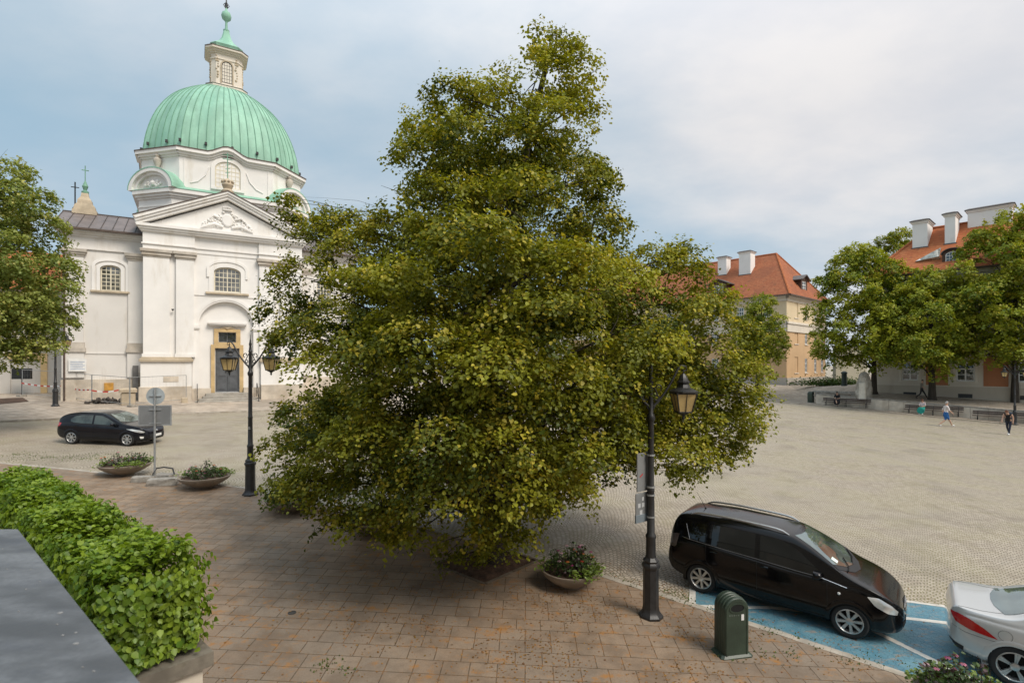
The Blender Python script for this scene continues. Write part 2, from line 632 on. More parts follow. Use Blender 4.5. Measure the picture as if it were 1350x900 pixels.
def flat_poly(name, pts, m, dz, thick=0.0, kind='structure'):
    mb = MB()
    top = [(x, y, gz(x, y) + dz) for x, y in pts]
    n = len(top)
    if thick:
        bot = [(x, y, z - thick) for x, y, z in top]
        mb.add(top + bot, [tuple(range(n))] + [(i, (i + 1) % n, (i + 1) % n + n, i + n) for i in range(n)])
    else:
        mb.add(top, [tuple(range(n))])
    o = mb.build(name, m)
    return tag(o, kind=kind)


def smooth_line(pts, n=6):
    out = []
    P_ = [Vector(p) for p in pts]
    for i in range(len(P_) - 1):
        a, b = P_[max(0, i - 1)], P_[i]
        c, d = P_[i + 1], P_[min(len(P_) - 1, i + 2)]
        for k in range(n):
            t = k / n
            out.append(.5 * ((2 * b) + (c - a) * t + (2 * a - 5 * b + 4 * c - d) * t * t + (3 * b - a - 3 * c + d) * t ** 3))
    out.append(P_[-1])
    return out


KL = smooth_line([(-58, 26.5), (-38, 23.0), (-19.04, 19.75), (-13.9, 18.75), (-9.3, 17.75), (-7.4, 17.0), (-3.2, 14.9), (1.3, 12.25), (2.85, 11.16), (3.55, 10.62), (5.3, 9.27), (6.35, 8.42), (9.5, 5.9), (14, 2.3), (22, -4)])
KT = .08


def offset_line(ln, o):
    res = []
    for i, p in enumerate(ln):
        d = (ln[min(i + 1, len(ln) - 1)] - ln[max(0, i - 1)]).normalized()
        res.append(p + Vector((d.y, -d.x)) * o)   # +o lies on the near (pavement) side
    return res


KIN = offset_line(KL, .16)
# pavement, cut round the square tree pit
PIT = [(-1.78, 12.02), (-.56, 11.1), (.62, 12.42), (-.5, 13.3)]
pts = [(p.x, p.y) for p in KIN] + [(22, -25), (-58, -25)]
mb = MB()
bmv = bmesh.new()
outer = [bmv.verts.new((x, y, gz(x, y) + KT)) for x, y in pts]
inner = [bmv.verts.new((x, y, gz(x, y) + KT)) for x, y in PIT]
es = [bmv.edges.new((outer[i], outer[(i + 1) % len(outer)])) for i in range(len(outer))]
es += [bmv.edges.new((inner[i], inner[(i + 1) % 4])) for i in range(4)]
bmesh.ops.triangle_fill(bmv, use_beauty=True, use_dissolve=False, edges=es)
me = bpy.data.meshes.new('pavement')
bmv.to_mesh(me)
bmv.free()
me.materials.append(SLABS)
pav = bpy.data.objects.new('pavement', me)
COL.objects.link(pav)
tag(pav, kind='structure')
# granite kerb stones as one kerb line
mb = MB()
for i in range(len(KL) - 1):
    seg = (KL[i + 1] - KL[i]).length
    k = max(1, int(seg / .9))
    for j in range(k):
        a, b = KL[i].lerp(KL[i + 1], (j + .006) / k), KL[i].lerp(KL[i + 1], (j + .994) / k)
        c, d = KIN[i].lerp(KIN[i + 1], (j + .994) / k), KIN[i].lerp(KIN[i + 1], (j + .006) / k)
        h = KT + .006 + random.uniform(-.004, .006)
        t = [(p.x, p.y, gz(p.x, p.y) + h) for p in (a, b, c, d)]
        bt = [(x, y, z - .2) for x, y, z in t]
        mb.add(t + bt, [(0, 1, 2, 3), (0, 1, 5, 4), (1, 2, 6, 5), (2, 3, 7, 6), (3, 0, 4, 7)])
tag(mb.build('kerb', KERB), kind='structure')
# tree pit: bark mulch with a thin stone edging
mb = MB()
N = 26
v = []
for j in range(N + 1):
    for i in range(N + 1):
        a, b = i / N, j / N
        p = (Vector(PIT[0]) * (1 - a) + Vector(PIT[1]) * a) * (1 - b) + (Vector(PIT[3]) * (1 - a) + Vector(PIT[2]) * a) * b
        edge = min(a, b, 1 - a, 1 - b)
        v.append((p.x, p.y, gz(p.x, p.y) + KT - .03 + min(.12, edge * .5) + random.uniform(-.018, .018)))
mb.add(v, [(j * (N + 1) + i, j * (N + 1) + i + 1, (j + 1) * (N + 1) + i + 1, (j + 1) * (N + 1) + i) for j in range(N) for i in range(N)])
tag(mb.build('soil', SOIL), kind='structure')
mb = MB()
for i in range(4):
    a, b = Vector(PIT[i]), Vector(PIT[(i + 1) % 4])
    d = (b - a).normalized()
    nn = Vector((d.y, -d.x)) * .035
    for s, e in ((.01, .49), (.51, .99)):
        p, q = a.lerp(b, s), a.lerp(b, e)
        ring = [p - nn, q - nn, q + nn, p + nn]
        t = [(w.x, w.y, gz(w.x, w.y) + KT + .012) for w in ring]
        mb.add(t + [(x, y, z - .15) for x, y, z in t], [(0, 1, 2, 3), (0, 1, 5, 4), (1, 2, 6, 5), (2, 3, 7, 6), (3, 0, 4, 7)])
tag(mb.build('pit_kerb', mat('dark_stone_edging', (.16, .125, .09), .9, .25, 4)), kind='structure')

# blue parking bay with worn white lines
flat_poly('blue_parking_bay', [(3.60, 10.68), (3.93, 11.62), (8.35, 11.14), (9.1, 10.93), (14.2, 9.3), (18, 3.2), (14, 2.38), (9.5, 5.98), (6.38, 8.46), (5.33, 9.31)], BLUE, .004)


def paint_line(pts, w, name='bay_marking'):
    mb = MB()
    for a, b in zip(pts[:-1], pts[1:]):
        a, b = Vector(a), Vector(b)
        d = (b - a).normalized()
        nn = Vector((-d.y, d.x)) * w / 2
        n = max(1, int((b - a).length / .25))
        for k in range(n):
            p, q = a.lerp(b, k / n), a.lerp(b, (k + 1) / n)
            ws = [random.uniform(.85, 1.08) for _ in range(2)]
            mb.add([(w_.x, w_.y, gz(w_.x, w_.y) + .008) for w_ in (p - nn * ws[0], q - nn * ws[1], q + nn * ws[1], p + nn * ws[0])], [(0, 1, 2, 3)])
    return tag(mb.build(name, LINE), kind='structure')


paint_line([(3.62, 10.66), (3.95, 11.6)], .13)
paint_line([(3.64, 10.60), (5.2, 10.66), (6.2, 10.5)], .13)
paint_line([(3.95, 11.62), (8.35, 11.14), (9.1, 10.93), (14.2, 9.3)], .10)
paint_line([(7.45, 10.47), (8.9, 10.2)], .13)
paint_line([(6.72, 9.93), (7.25, 8.72), (7.55, 8.0)], .13)

# pavement in front of the church
FK = [(-58, 6), (-40, 19.5), (-27.66, 28.69), (-21.76, 33.11), (-16.62, 36.93), (-8, 43.4), (6, 54)]
flat_poly('church_pavement', FK + [(6, 87), (-58, 87)], SLABP, .09, .15)
mb = MB()
for a, b in zip(FK[:-1], FK[1:]):
    a, b = Vector(a), Vector(b)
    d = (b - a).normalized()
    nn = Vector((d.y, -d.x)) * .22
    t = [(p.x, p.y, gz(p.x, p.y) + .098) for p in (a, b, b + nn, a + nn)]
    mb.add(t + [(x, y, z - .2) for x, y, z in t], [(0, 1, 2, 3), (0, 1, 5, 4), (1, 2, 6, 5), (2, 3, 7, 6), (3, 0, 4, 7)])
tag(mb.build('church_kerb', KERB), kind='structure')

# ---- far right side of the square: bench pavement, retaining wall, raised terrace
LD = Vector((-.674, .739))       # along the wall, going left and away
LN = Vector((.739, .674))        # into the terrace
WB = Vector((39.14, 49.22))      # wall base behind the middle bench


def wl(s, o=0.0):
    p = WB + LD * s + LN * o
    return p


S0, S1 = -22, 9.6
flat_poly('bench_pavement', [tuple(wl(S0, 0)), tuple(wl(S0, -2.0)), tuple(wl(13, -2.0)), tuple(wl(22, -3)), tuple(wl(28, 6)), tuple(wl(S1, 0))], SLABT, .05, .1)
mb = MB()
n = 40
v = []
for i in range(n + 1):
    s = S0 + (S1 - S0) * i / n
    for o, dz in ((.42, 1.1), (8.3, 1.5), (40, 2.2)):
        p = wl(s, o)
        v.append((p.x, p.y, gz(p.x, p.y) + dz))
mb.add(v, [(i * 3 + j, i * 3 + j + 1, i * 3 + j + 4, i * 3 + j + 3) for i in range(n) for j in range(2)])
tag(mb.build('terrace_paving', SLABT), kind='structure')
# sloping lane between the terrace and the yellow house
mb = MB()
a, b, c = wl(S1, -.2), wl(S1, 8.3), wl(S1, 45)
e = Vector((42.15, 81.5))
g0, g1 = wl(22, 1), wl(60, 3)
v = [(a.x, a.y, gz(*a) + .055), (b.x, b.y, gz(*b) + 1.505), (c.x, c.y, gz(*c) + 2.2), (70, 110, 3.2), (e.x + .3, e.y - .3, 1.83), (g0.x, g0.y, gz(*g0) + .055), (g1.x, g1.y, gz(*g1) + .055)]
mb.add(v, [(0, 1, 4), (1, 2, 4), (2, 3, 4), (0, 4, 5), (4, 6, 5)])
tag(mb.build('lane_paving', SLABT), kind='structure')
# retaining wall
wall_t = thing('retaining_wall', 'long low pale stone wall behind the benches, holding up the raised terrace', 'wall')
mb = MB()
cp = MB()
n = 26
for i in range(n):
    s0, s1 = S0 + (S1 - S0) * i / n, S0 + (S1 - S0) * (i + 1) / n
    for B, o0, o1, z0, z1 in ((mb, 0, .38, -.3, 1.02), (cp, -.03, .44, 1.02, 1.12)):
        q = [wl(s0 + .01, o0), wl(s1 - .01, o0), wl(s1 - .01, o1), wl(s0 + .01, o1)]
        t = [(p.x, p.y, gz(*p) + z1) for p in q]
        u = [(p.x, p.y, gz(*p) + z0) for p in q]
        B.add(t + u, [(0, 1, 2, 3), (7, 6, 5, 4), (0, 1, 5, 4), (1, 2, 6, 5), (2, 3, 7, 6), (3, 0, 4, 7)])
# return wall at the left end
for B, o0, o1, z0, z1 in ((mb, .0, .38, -.3, 1.02), (cp, -.03, .42, 1.02, 1.12)):
    q = [wl(S1 + o0, -.0), wl(S1 + o1, -.0), wl(S1 + o1, 6), wl(S1 + o0, 6)]
    t = [(p.x, p.y, gz(*p) + z1) for p in q]
    u = [(p.x, p.y, gz(*p) + z0) for p in q]
    B.add(t + u, [(0, 1, 2, 3), (7, 6, 5, 4), (0, 1, 5, 4), (1, 2, 6, 5), (2, 3, 7, 6), (3, 0, 4, 7)])
mb.build('stone_face', SANDB, wall_t)
cp.build('coping', CONC, wall_t)
# ------------------------------------------------------------------ church (local frame: x along the front, y into the church, z up)
CH = thing('church', 'white baroque church with a green copper dome, lantern and pediment', 'church', (-22.44, 41.67, 2.22), math.atan2(.5115, .859))
XC = .1
# --- front block walls
fx0, fx1, fy = -5.35, 5.55, 0.0
NB = 3.05      # pedestal height
front = MB()
wall_face(front, fx0, fx1, -1.2, 12.6, fy, [(-2.0 + XC, 1.9 + XC, .62, 7.8, 1.95), (-.93 + XC, .93 + XC, 8.5, 10.45, .42)], .32, 0)
# back of the door niche with the door opening
wall_face(front, -2.0 + XC, 1.9 + XC, .55, 7.85, .32, [(-.83 + XC, .83 + XC, .66, 4.1, 0), (-.6 + XC, .6 + XC, 4.58, 5.36, 0)], .22, 0)
for x, s in ((fx0, -1), (fx1, 1)):
    front.add([(x, fy, -1.2), (x, 6, -1.2), (x, 6, 12.6), (x, fy, 12.6)], [(0, 1, 2, 3)])
front.add([(fx0, .1, 12.6), (fx1, .1, 12.6), (fx1, 6, 12.6), (fx0, 6, 12.6)], [(0, 1, 2, 3)])
front.build('front_wall', WHITE, CH)
# stone plinth
for a, b, c_, d_ in ((-5.62, -2.3, -1.12 + XC, 1), (5.75, 2.45, 1.12 + XC, -1)):
    pl = MB()
    pl.cbox(min(a, b), max(a, b), -.42, .3, -1.3, 1.2, .03)
    pl.cbox(min(b, c_) + .004, max(b, c_) - .004, -.08, .28, -1.3, 1.0, .02)
    pl.build('plinth', SANDB, CH)
# pedestals and pilasters (two left, two right)
for a, b in ((-5.5, -2.3), (2.45, 5.65)):
    m = MB()
    m.box(a, b, -.34, .1, 1.2, NB)
    m.build('pedestal', WHITE, CH)
    m = MB()
    m.cbox(a - .1, b + .1, -.5, .1, NB, NB + .22, .05)
    m.cbox(a, b, -.36, .1, NB + .22, NB + .34, .03)
    m.build('pedestal_moulding', SAND, CH)
for a, b in ((-5.35, -3.72), (-3.32, -2.15), (2.35, 3.52), (3.92, 5.55)):
    m = MB()
    m.box(a, b, -.24, .05, NB + .34, 10.75)
    m.box(a - .07, b + .07, -.31, .03, NB + .34, NB + .58)
    p_ = m.build('pilaster', WHITE, CH)
    m = MB()
    for k, (w, z0, z1) in enumerate(((.03, 10.75, 10.86), (.10, 10.86, 11.1), (.19, 11.1, 11.32))):
        m.cbox(a - w, b + w, -.27 - w, .05, z0, z1, .03)
    m.build('capital', CAPST, p_)
# recessed strips between pilasters' upper wall: entablature
m = MB()
m.box(fx0 - .02, -2.1, -.26, .02, 11.32, 12.6)
m.box(2.3, fx1 + .02, -.26, .02, 11.32, 12.6)
m.box(-2.1, 2.3, -.06, .02, 11.32, 12.6)
m.box(fx0 - .1, -2.05, -.36, .02, 11.66, 11.75)
m.box(2.25, fx1 + .1, -.36, .02, 11.66, 11.75)
m.box(-2.05, 2.25, -.14, .02, 11.66, 11.75)
m.build('entablature', WHITE, CH)
# horizontal cornice + pediment
m = MB()
for w, z0, z1 in ((.14, 12.6, 12.74), (.26, 12.74, 12.9), (.38, 12.9, 13.1)):
    m.box(fx0 - w, fx1 + w, -.3 - w, .3, z0, z1)
m.build('cornice', WHITE, CH)
AP = 16.3
pd = thing('pediment', None, None)
pd.parent = CH
m = MB()
m.prism([(fx0 + .2, 13.1), (fx1 - .2, 13.1), (XC, AP - .75)], -.12, .2)
m.build('tympanum', WHITE, pd)
m = MB()
for s in (-1, 1):
    xe = (fx0 - .42) if s < 0 else (fx1 + .42)
    for w, o0, o1 in ((.2, 0, .22), (.32, .22, .4), (.42, .4, .56)):
        zz0, zz1 = 12.98 + o0, 12.98 + o1
        a0, a1 = AP - .62 + o0, AP - .62 + o1
        m.prism([(xe - s * (.0), zz0), (XC, a0), (XC, a1), (xe + s * (o1 * .3), zz1)], -.3 - w, .3)
m.build('raking_cornice', WHITE, pd)
m = MB()
for s in (-1, 1):
    xe = (fx0 - .6) if s < 0 else (fx1 + .6)
    m.prism([(xe, 13.55), (XC, AP - .06), (XC, AP + .0), (xe, 13.61)], -.78, 3.2)
m.build('roof_edge', EAVE, pd)
# gable roof behind the pediment
# coat of arms relief
rel = random.Random(3)
# flatten: small domed scrolls
m = MB()
for k in range(110):
    t = rel.uniform(-1, 1)
    x = XC + t * 1.7
    z = 13.5 + rel.uniform(0, 1) * (1.2 * (1 - abs(t) ** 1.5) + .15)
    r = rel.uniform(.06, .15)
    if ((x - XC) / .42) ** 2 + ((z - 14.1) / .5) ** 2 < 1:
        continue
    n = 8
    rs = [[(x + rr * math.cos(2 * math.pi * j / n), y, z + rr * math.sin(2 * math.pi * j / n)) for j in range(n)] for rr, y in ((r, -.11), (r * .8, -.2), (r * .35, -.25))]
    m.rings(rs)
n = 18
rs = [[(XC + a * math.cos(2 * math.pi * j / n), y, 14.08 + b * math.sin(2 * math.pi * j / n)) for j in range(n)] for a, b, y in ((.42, .5, -.1), (.42, .5, -.2), (.34, .42, -.26))]
m.rings(rs)
for s in (-1, 1):
    m.tube([(XC + s * .3, -.2, 13.55), (XC + s * .9, -.22, 13.7), (XC + s * 1.45, -.22, 13.5), (XC + s * 1.8, -.2, 13.35)], [.1, .12, .1, .05], 8)
    m.tube([(XC + s * .5, -.2, 14.2), (XC + s * .95, -.22, 14.35), (XC + s * 1.2, -.22, 14.1)], [.07, .1, .06], 8)
m.box(XC - .32, XC + .32, -.3, -.1, 14.86, 14.95)
for k in range(5):
    m.ball((XC - .28 + .14 * k, -.2, 15.05 + .06 * (1 - abs(k - 2) / 2)), .07, 7)
m.build('coat_of_arms', WHITE, pd, True)
# crown and cross on the apex
m = MB()
m.lathe([(.42, AP - .1), (.45, AP + .1), (.28, AP + .25), (.42, AP + .55), (.36, AP + .8), (.2, AP + 1.0), (.06, AP + 1.1)], 12, XC, -.1)
for k in range(9):
    a = 2 * math.pi * k / 9
    m.ball((XC + .4 * math.cos(a), -.1 + .4 * math.sin(a), AP + .82), .1, 7)
ob = m.build('crown_ornament', SAND, pd, True)
m = MB()
m.tube([(XC, -.1, AP + 1.0), (XC, -.1, AP + 3.1)], .035, 6)
m.tube([(XC - .34, -.1, AP + 2.6), (XC + .34, -.1, AP + 2.6)], .035, 6)
for z in (1.5, 1.8, 2.1):
    m.tube([(XC - .16, -.1, AP + z), (XC + .16, -.1, AP + z + .1)], .025, 5)
m.build('cross', COPPERD, pd)

# --- portal arch and central bay
m = MB()
for (r0, r1, y) in ((2.02, 2.24, -.09), (1.9, 2.02, -.05)):
    o = [(-r1 + XC - .05, 5.62)] + [(XC - .05 + r1 * math.cos(a), 5.85 + r1 * math.sin(a)) for a in [math.pi * (1 - i / 24) for i in range(25)]] + [(r1 + XC - .05, 5.62)]
    i_ = [(-r0 + XC - .05, 5.62)] + [(XC - .05 + r0 * math.cos(a), 5.85 + r0 * math.sin(a)) for a in [math.pi * (1 - i / 24) for i in range(25)]] + [(r0 + XC - .05, 5.62)]
    m.strip(o, i_, y, .06)
m.build('arch_moulding', WHITE, CH)
for s in (-1, 1):
    m = MB()
    x = XC - .05 + s * 2.1
    m.box(x - .22, x + .22, -.07, .05, 1.0, 5.5)
    for w, z0, z1 in ((.04, 5.5, 5.6), (.1, 5.6, 5.85)):
        m.box(x - .22 - w, x + .22 + w, -.1 - w, .05, z0, z1)
    m.build('impost', WHITE, CH)
m = MB()
m.box(-1.25 + XC, 1.25 + XC, .02, .34, 5.86, 5.97)
m.box(-1.35 + XC, 1.35 + XC, -.06, .34, 5.97, 6.1)
m.build('door_hood', WHITE2, CH)
m = MB()
for s in (-1, 1):
    a = XC + s * .86
    m.box(min(a, a + s * .27), max(a, a + s * .27), .16, .4, .62, 4.16)
    a = XC + s * .62
    m.box(min(a, a + s * .3), max(a, a + s * .3), .18, .4, 4.36, 5.6)
m.box(XC - 1.13, XC + 1.13, .17, .4, 4.12, 4.38)
m.box(XC - .92, XC + .92, .17, .4, 5.38, 5.62)
m.box(XC - .92, XC + .92, .17, .4, 4.38, 4.57)
m.build('door_surround', OCHRE, CH)
m = MB()
m.tube([(XC - .5, .2, 5.66), (XC - .2, .16, 5.75), (XC, .15, 5.68), (XC + .2, .16, 5.75), (XC + .5, .2, 5.66)], [.04, .07, .09, .07, .04], 8)
m.build('carved_garland', SAND, CH, True)
for s in (-1, 1):
    m = MB()
    a, b = (XC - .82, XC - .012) if s < 0 else (XC + .012, XC + .82)
    m.box(a, b, .44, .5, .66, 4.1)
    for z0, z1 in ((.85, 1.75), (1.9, 2.8), (2.95, 3.9)):
        m.box(a + .1, b - .1, .41, .45, z0, z1)
        m.box(a + .17, b - .17, .395, .42, z0 + .07, z1 - .07)
    d = m.build('door', DOORM, CH)
    m = MB()
    m.ball((XC + s * .1, .38, 2.25), .05, 8)
    m.build('handle', IRON, d, True)
window(CH, XC - .6, XC + .6, 4.58, 5.36, 0, .42, 2, 1, DOORM, GLASSB, .05, name='transom_window')
m = MB()
for w, z0, z1 in ((1.9, -1.0, .0 + .08), (1.65, .08, .25), (1.4, .25, .42), (1.2, .42, .62)):
    m.cbox(XC - w - .3, XC + w + .3 - (.0), -(w - 1.1) * 1.6 - .55, .5, z0, z1, .02)
m.build('front_steps', STEP, CH)
for s in (-1, 1):
    x = XC + s * 2.05
    m = MB()
    m.tube([(x, -1.9, -.3), (x, -1.9, .55), (x, -1.75, .72), (x, -.5, 1.35), (x, -.35, 1.3), (x, -.35, .3)], .028, 7)
    m.tube([(x, -1.9, .2), (x, -.36, .9)], .018, 6)
    m.build('handrail', IRON, CH)
m = MB()
m.cbox(-2.95, -2.55, -1.9, -1.4, -.5, .42, .04)
m.build('stone_bollard', SAND, CH)
# main window of the front
window(CH, -.93 + XC, .93 + XC, 8.5, 10.45, .42, .16, 6, 5, CREAM, GLASS, .08, .04)
m = MB()
o = outline(-1.28 + XC, 1.28 + XC, 8.42, 10.85, .62)[1:] + [(-1.28 + XC, 8.42)]
i_ = outline(-.93 + XC, .93 + XC, 8.42, 10.45, .42)[1:] + [(-.93 + XC, 8.42)]
m.strip(o, i_, -.05, .06)
o2 = outline(-1.42 + XC, 1.42 + XC, 9.6, 10.99, .66)[1:] + [(-1.42 + XC, 9.6)]
i2 = outline(-1.25 + XC, 1.25 + XC, 9.6, 10.83, .6)[1:] + [(-1.25 + XC, 9.6)]
m.strip(o2, i2, -.11, .03)
m.build('window_surround', WHITE, CH)
m = MB()
m.cbox(-1.5 + XC, 1.5 + XC, -.2, .2, 8.3, 8.45, .03)
m.build('window_sill', SAND, CH)
m = MB()
m.box(-2.12, 2.32, -.05, .02, 8.12, 8.2)
m.build('string_course', WHITE2, CH)
m = MB()
m.ball((-3.52, -.3, 6.9), .07, 8)
m.box(-3.6, -3.44, -.32, -.2, 6.93, 6.98)
m.build('wall_lamp', IRON, CH)
m = MB()
m.box(-4.1, -3.15, -.37, -.33, 1.55, 1.95)
m.build('stone_plaque', SANDB, CH)

# --- central mass: lower octagon tier, upper drum, dome, lantern
CX, CY = .2, 7.6


def octo(front, ch, z, off=0.0, cx=CX, cy=CY):
    """square with chamfered corners: half width of the front face, chamfer size"""
    h = front + ch + off
    f = front + off * .414
    return [(cx + x, cy + y, z) for x, y in ((-f, -h), (f, -h), (h, -f), (h, f), (f, h), (-f, h), (-h, f), (-h, -f))]


m = MB()
m.rings([octo(3.85, 2.25, -1.2), octo(3.85, 2.25, 16.35)], True, False, True)
m.build('octagon_wall', WHITE, CH)
m = MB()
for o, z0, z1 in ((.06, 15.15, 15.22), (.12, 15.75, 15.9), (.26, 15.9, 16.1), (.42, 16.1, 16.4)):
    m.rings([octo(3.85, 2.25, z0, o), octo(3.85, 2.25, z1, o)])
m.build('octagon_cornice', WHITE, CH)
m = MB()
m.rings([octo(3.85, 2.25, 16.4, .46), octo(3.85, 2.25, 16.44, .46), octo(3.35, 2.6, 16.75, .02)])
m.build('cornice_flashing', COPPER, CH)
m = MB()
DB = 19.55
m.rings([octo(3.35, 2.6, 16.4), octo(3.35, 2.6, DB)], True, False, True)
m.build('drum_wall', WHITE, CH)


def face_mats(front, ch, off=0.0):
    """matrices putting local x along each octagon face, y inward, origin at face centre; even = main faces"""
    pts = [Vector(p) for p in octo(front, ch, 0, off)]
    res = []
    for i in range(8):
        a, b = pts[i], pts[(i + 1) % 8]
        c = (a + b) / 2
        d = (b - a).normalized()
        n = Vector((-d.y, d.x, 0))
        res.append((Matrix(((d.x, n.x, 0, c.x), (d.y, n.y, 0, c.y), (0, 0, 1, 0), (0, 0, 0, 1))), (b - a).length))
    return res


# drum cornice, rising in an eyebrow over the windows of the four main faces
def eyebrow(x, hw):
    t = abs(x) / 1.55
    return .62 * .5 * (1 + math.cos(math.pi * min(1, t)))


m = MB()
fl = MB()
FM = face_mats(3.35, 2.6)
for o0, o1, z0, z1, B in ((.0, .12, DB - .42, DB - .28, m), (.0, .26, DB - .28, DB - .1, m), (.0, .44, DB - .1, DB + .16, m), (-.1, .5, DB + .16, DB + .22, fl)):
    for k, (M, L) in enumerate(FM):
        e = o1 * .414
        xs = [(-L / 2 - e) + (L + 2 * e) * i / 20 for i in range(21)] if k % 2 == 0 else [-L / 2 - e, L / 2 + e]
        rs = []
        for x in xs:
            lift = eyebrow(x, L / 2) if k % 2 == 0 else 0
            rs.append([(x, -o1, z0 + lift), (x, .35, z0 + lift), (x, .35, z1 + lift), (x, -o1, z1 + lift)])
        B.M = M
        B.rings(rs)
m.M = fl.M = Matrix.Identity(4)
m.build('drum_cornice', WHITE, CH)
fl.build('cornice_edge', EAVE, CH)
# drum windows on main faces, lunette gables on the diagonals
for k, (M, L) in enumerate(FM):
    if k not in (0, 1, 2, 6, 7):
        continue
    if k % 2 == 0:
        m = MB(M)
        o = outline(-1.2, 1.2, 16.95, 19.55, .85)[1:] + [(-1.2, 16.95)]
        i_ = outline(-.92, .92, 17.1, 19.25, .68)[1:] + [(-.92, 17.1)]
        m.strip(o, i_, -.1, .05)
        m.box(-1.2, 1.2, -.14, .05, 16.9, 17.1)
        m.build('window_surround', WHITE, CH)
        window(CH, -.92, .92, 17.1, 19.25, .68, -.03, 6, 6, CREAM, GLASS, .08, .045, M=M)
        # volute-like bands beside the window
        for s in (-1, 1):
            m = MB(M)
            m.tube([(s * 1.35, -.01, 18.6), (s * 1.6, -.02, 17.9), (s * 2.1, -.02, 17.35), (s * 2.6, -.01, 17.15)], .055, 6)
            m.box(min(s * 2.95, s * 3.05), max(s * 2.95, s * 3.05), -.04, .02, 16.8, 19.1)
            m.build('volute', WHITE, CH)
FL = face_mats(3.85, 2.25)
for k in (1, 3, 5, 7):
    M, L = FL[k]
    h = L / 2 + .42
    g = thing('lunette_gable', None, None)
    g.parent = CH
    m = MB(M)
    n = 16
    R0, R1, R2 = h + .12, h - .22, h - .5
    hz = 1.62
    for r, r_, y0 in ((R0, R1, -.48), (R1, R2, -.28)):
        o = [(r * math.cos(math.pi * (1 - i / n)), 16.42 + hz * r / R0 * math.sin(math.pi * i / n)) for i in range(n + 1)]
        i_ = [(r_ * math.cos(math.pi * (1 - i / n)), 16.42 + hz * r_ / R0 * math.sin(math.pi * i / n)) for i in range(n + 1)]
        m.strip(o, i_, y0, 1.6)
    m.build('arch_rim', WHITE, g)
    m = MB(M)
    m.prism([(R2 * math.cos(math.pi * (1 - i / n)), 16.42 + hz * R2 / R0 * math.sin(math.pi * i / n)) for i in range(n + 1)], -.1, 1.5)
    m.build('lunette_field', WHITE2, g)
    m = MB(M)
    for q in range(16):
        a = math.pi * (q + .5) / 16
        rr = .3 + .25 * (q % 3)
        m.ball((rr * math.cos(a), -.12, 16.6 + .5 * rr * math.sin(a) + .1), .12, 7)
    m.ball((0, -.14, 16.95), .22, 9)
    m.build('relief', WHITE, g, True)
    m = MB(M)
    o = [((R0 + .04) * math.cos(math.pi * (1 - i / n)), 16.46 + (hz + .04) * math.sin(math.pi * i / n)) for i in range(n + 1)]
    i_ = [((R0 - .02) * math.cos(math.pi * (1 - i / n)), 16.43 + (hz - .02) * math.sin(math.pi * i / n)) for i in range(n + 1)]
    m.strip(o, i_, -.5, 1.7)
    m.build('gable_roof', COPPER, g)
    m = MB(M)
    m.lathe([(.28, 18.0), (.3, 18.15), (.12, 18.25), (.16, 18.4), (.3, 18.75), (.28, 18.95), (.12, 19.05), (.2, 19.2), (.02, 19.35)], 12, 0, .2)
    m.build('stone_vase', CAPST, g, True)
    if k in (1, 7):
        m = MB(M)
        m.strip(outline(-.55, .55, 14.1, 15.05, 0), outline(-.4, .4, 14.2, 14.95, 0), -.07, .05, close=True)
        m.box(-.6, .6, -.1, .05, 14.02, 14.1)
        m.build('window_surround', WHITE2, CH)
        window(CH, -.4, .4, 13.75, 14.95, 0, -.02, 3, 4, CREAM, GLASS, .06, .035, M=M)
# dome: octagonal cloister swelling, standing seams
m = MB()
sm = MB()
ND, DH = 22, 7.6
DZ0 = DB + .2
base = octo(3.35, 2.6, 0, .18, 0, 0)
per = []
for i in range(8):
    a, b = Vector(base[i]), Vector(base[(i + 1) % 8])
    kk = 11 if i % 2 == 0 else 6
    for j in range(kk):
        per.append(a.lerp(b, j / kk))
Rr = 5.95


def dome_pt(p, t, lift=0):
    """t 0..1 from the springing to the lantern"""
    a = t * math.pi / 2 * .88
    r = math.cos(a) ** .92
    z = DH * math.sin(a) / math.sin(math.pi / 2 * .88)
    circ = p.normalized() * Rr
    w = .3 + .45 * t
    q = p.lerp(circ, w) * r
    nrm = q.normalized() * lift if q.length > 0 else q
    return (CX + q.x + nrm.x, CY + q.y + nrm.y, DZ0 + z + lift * .4)


m.rings([[dome_pt(p, i / ND) for p in per] for i in range(ND + 1)], True, False, True)
m.build('dome', COPPER, CH, True, 14)
for p in per:
    sm.tube([dome_pt(p, i / ND, .015) for i in range(ND + 1)], .032, 4, False)
sm.build('dome_seam', COPPERD, CH)
for p in per[::3]:
    m = MB()
    q = dome_pt(p, .05, .12)
    m.box(q[0] - .09, q[0] + .09, q[1] - .09, q[1] + .09, q[2] - .05, q[2] + .16)
    m.build('roof_vent', IRON, CH)
# eyebrow infill below the dome over the windows
LZ = DZ0 + DH
LCX, LCY = CX + .15, CY


def loct(r, z, ch=.32):
    f = r * (1 - ch)
    return [(LCX + x, LCY + y, z) for x, y in ((-f, -r), (f, -r), (r, -f), (r, f), (f, r), (-f, r), (-r, f), (-r, -f))]


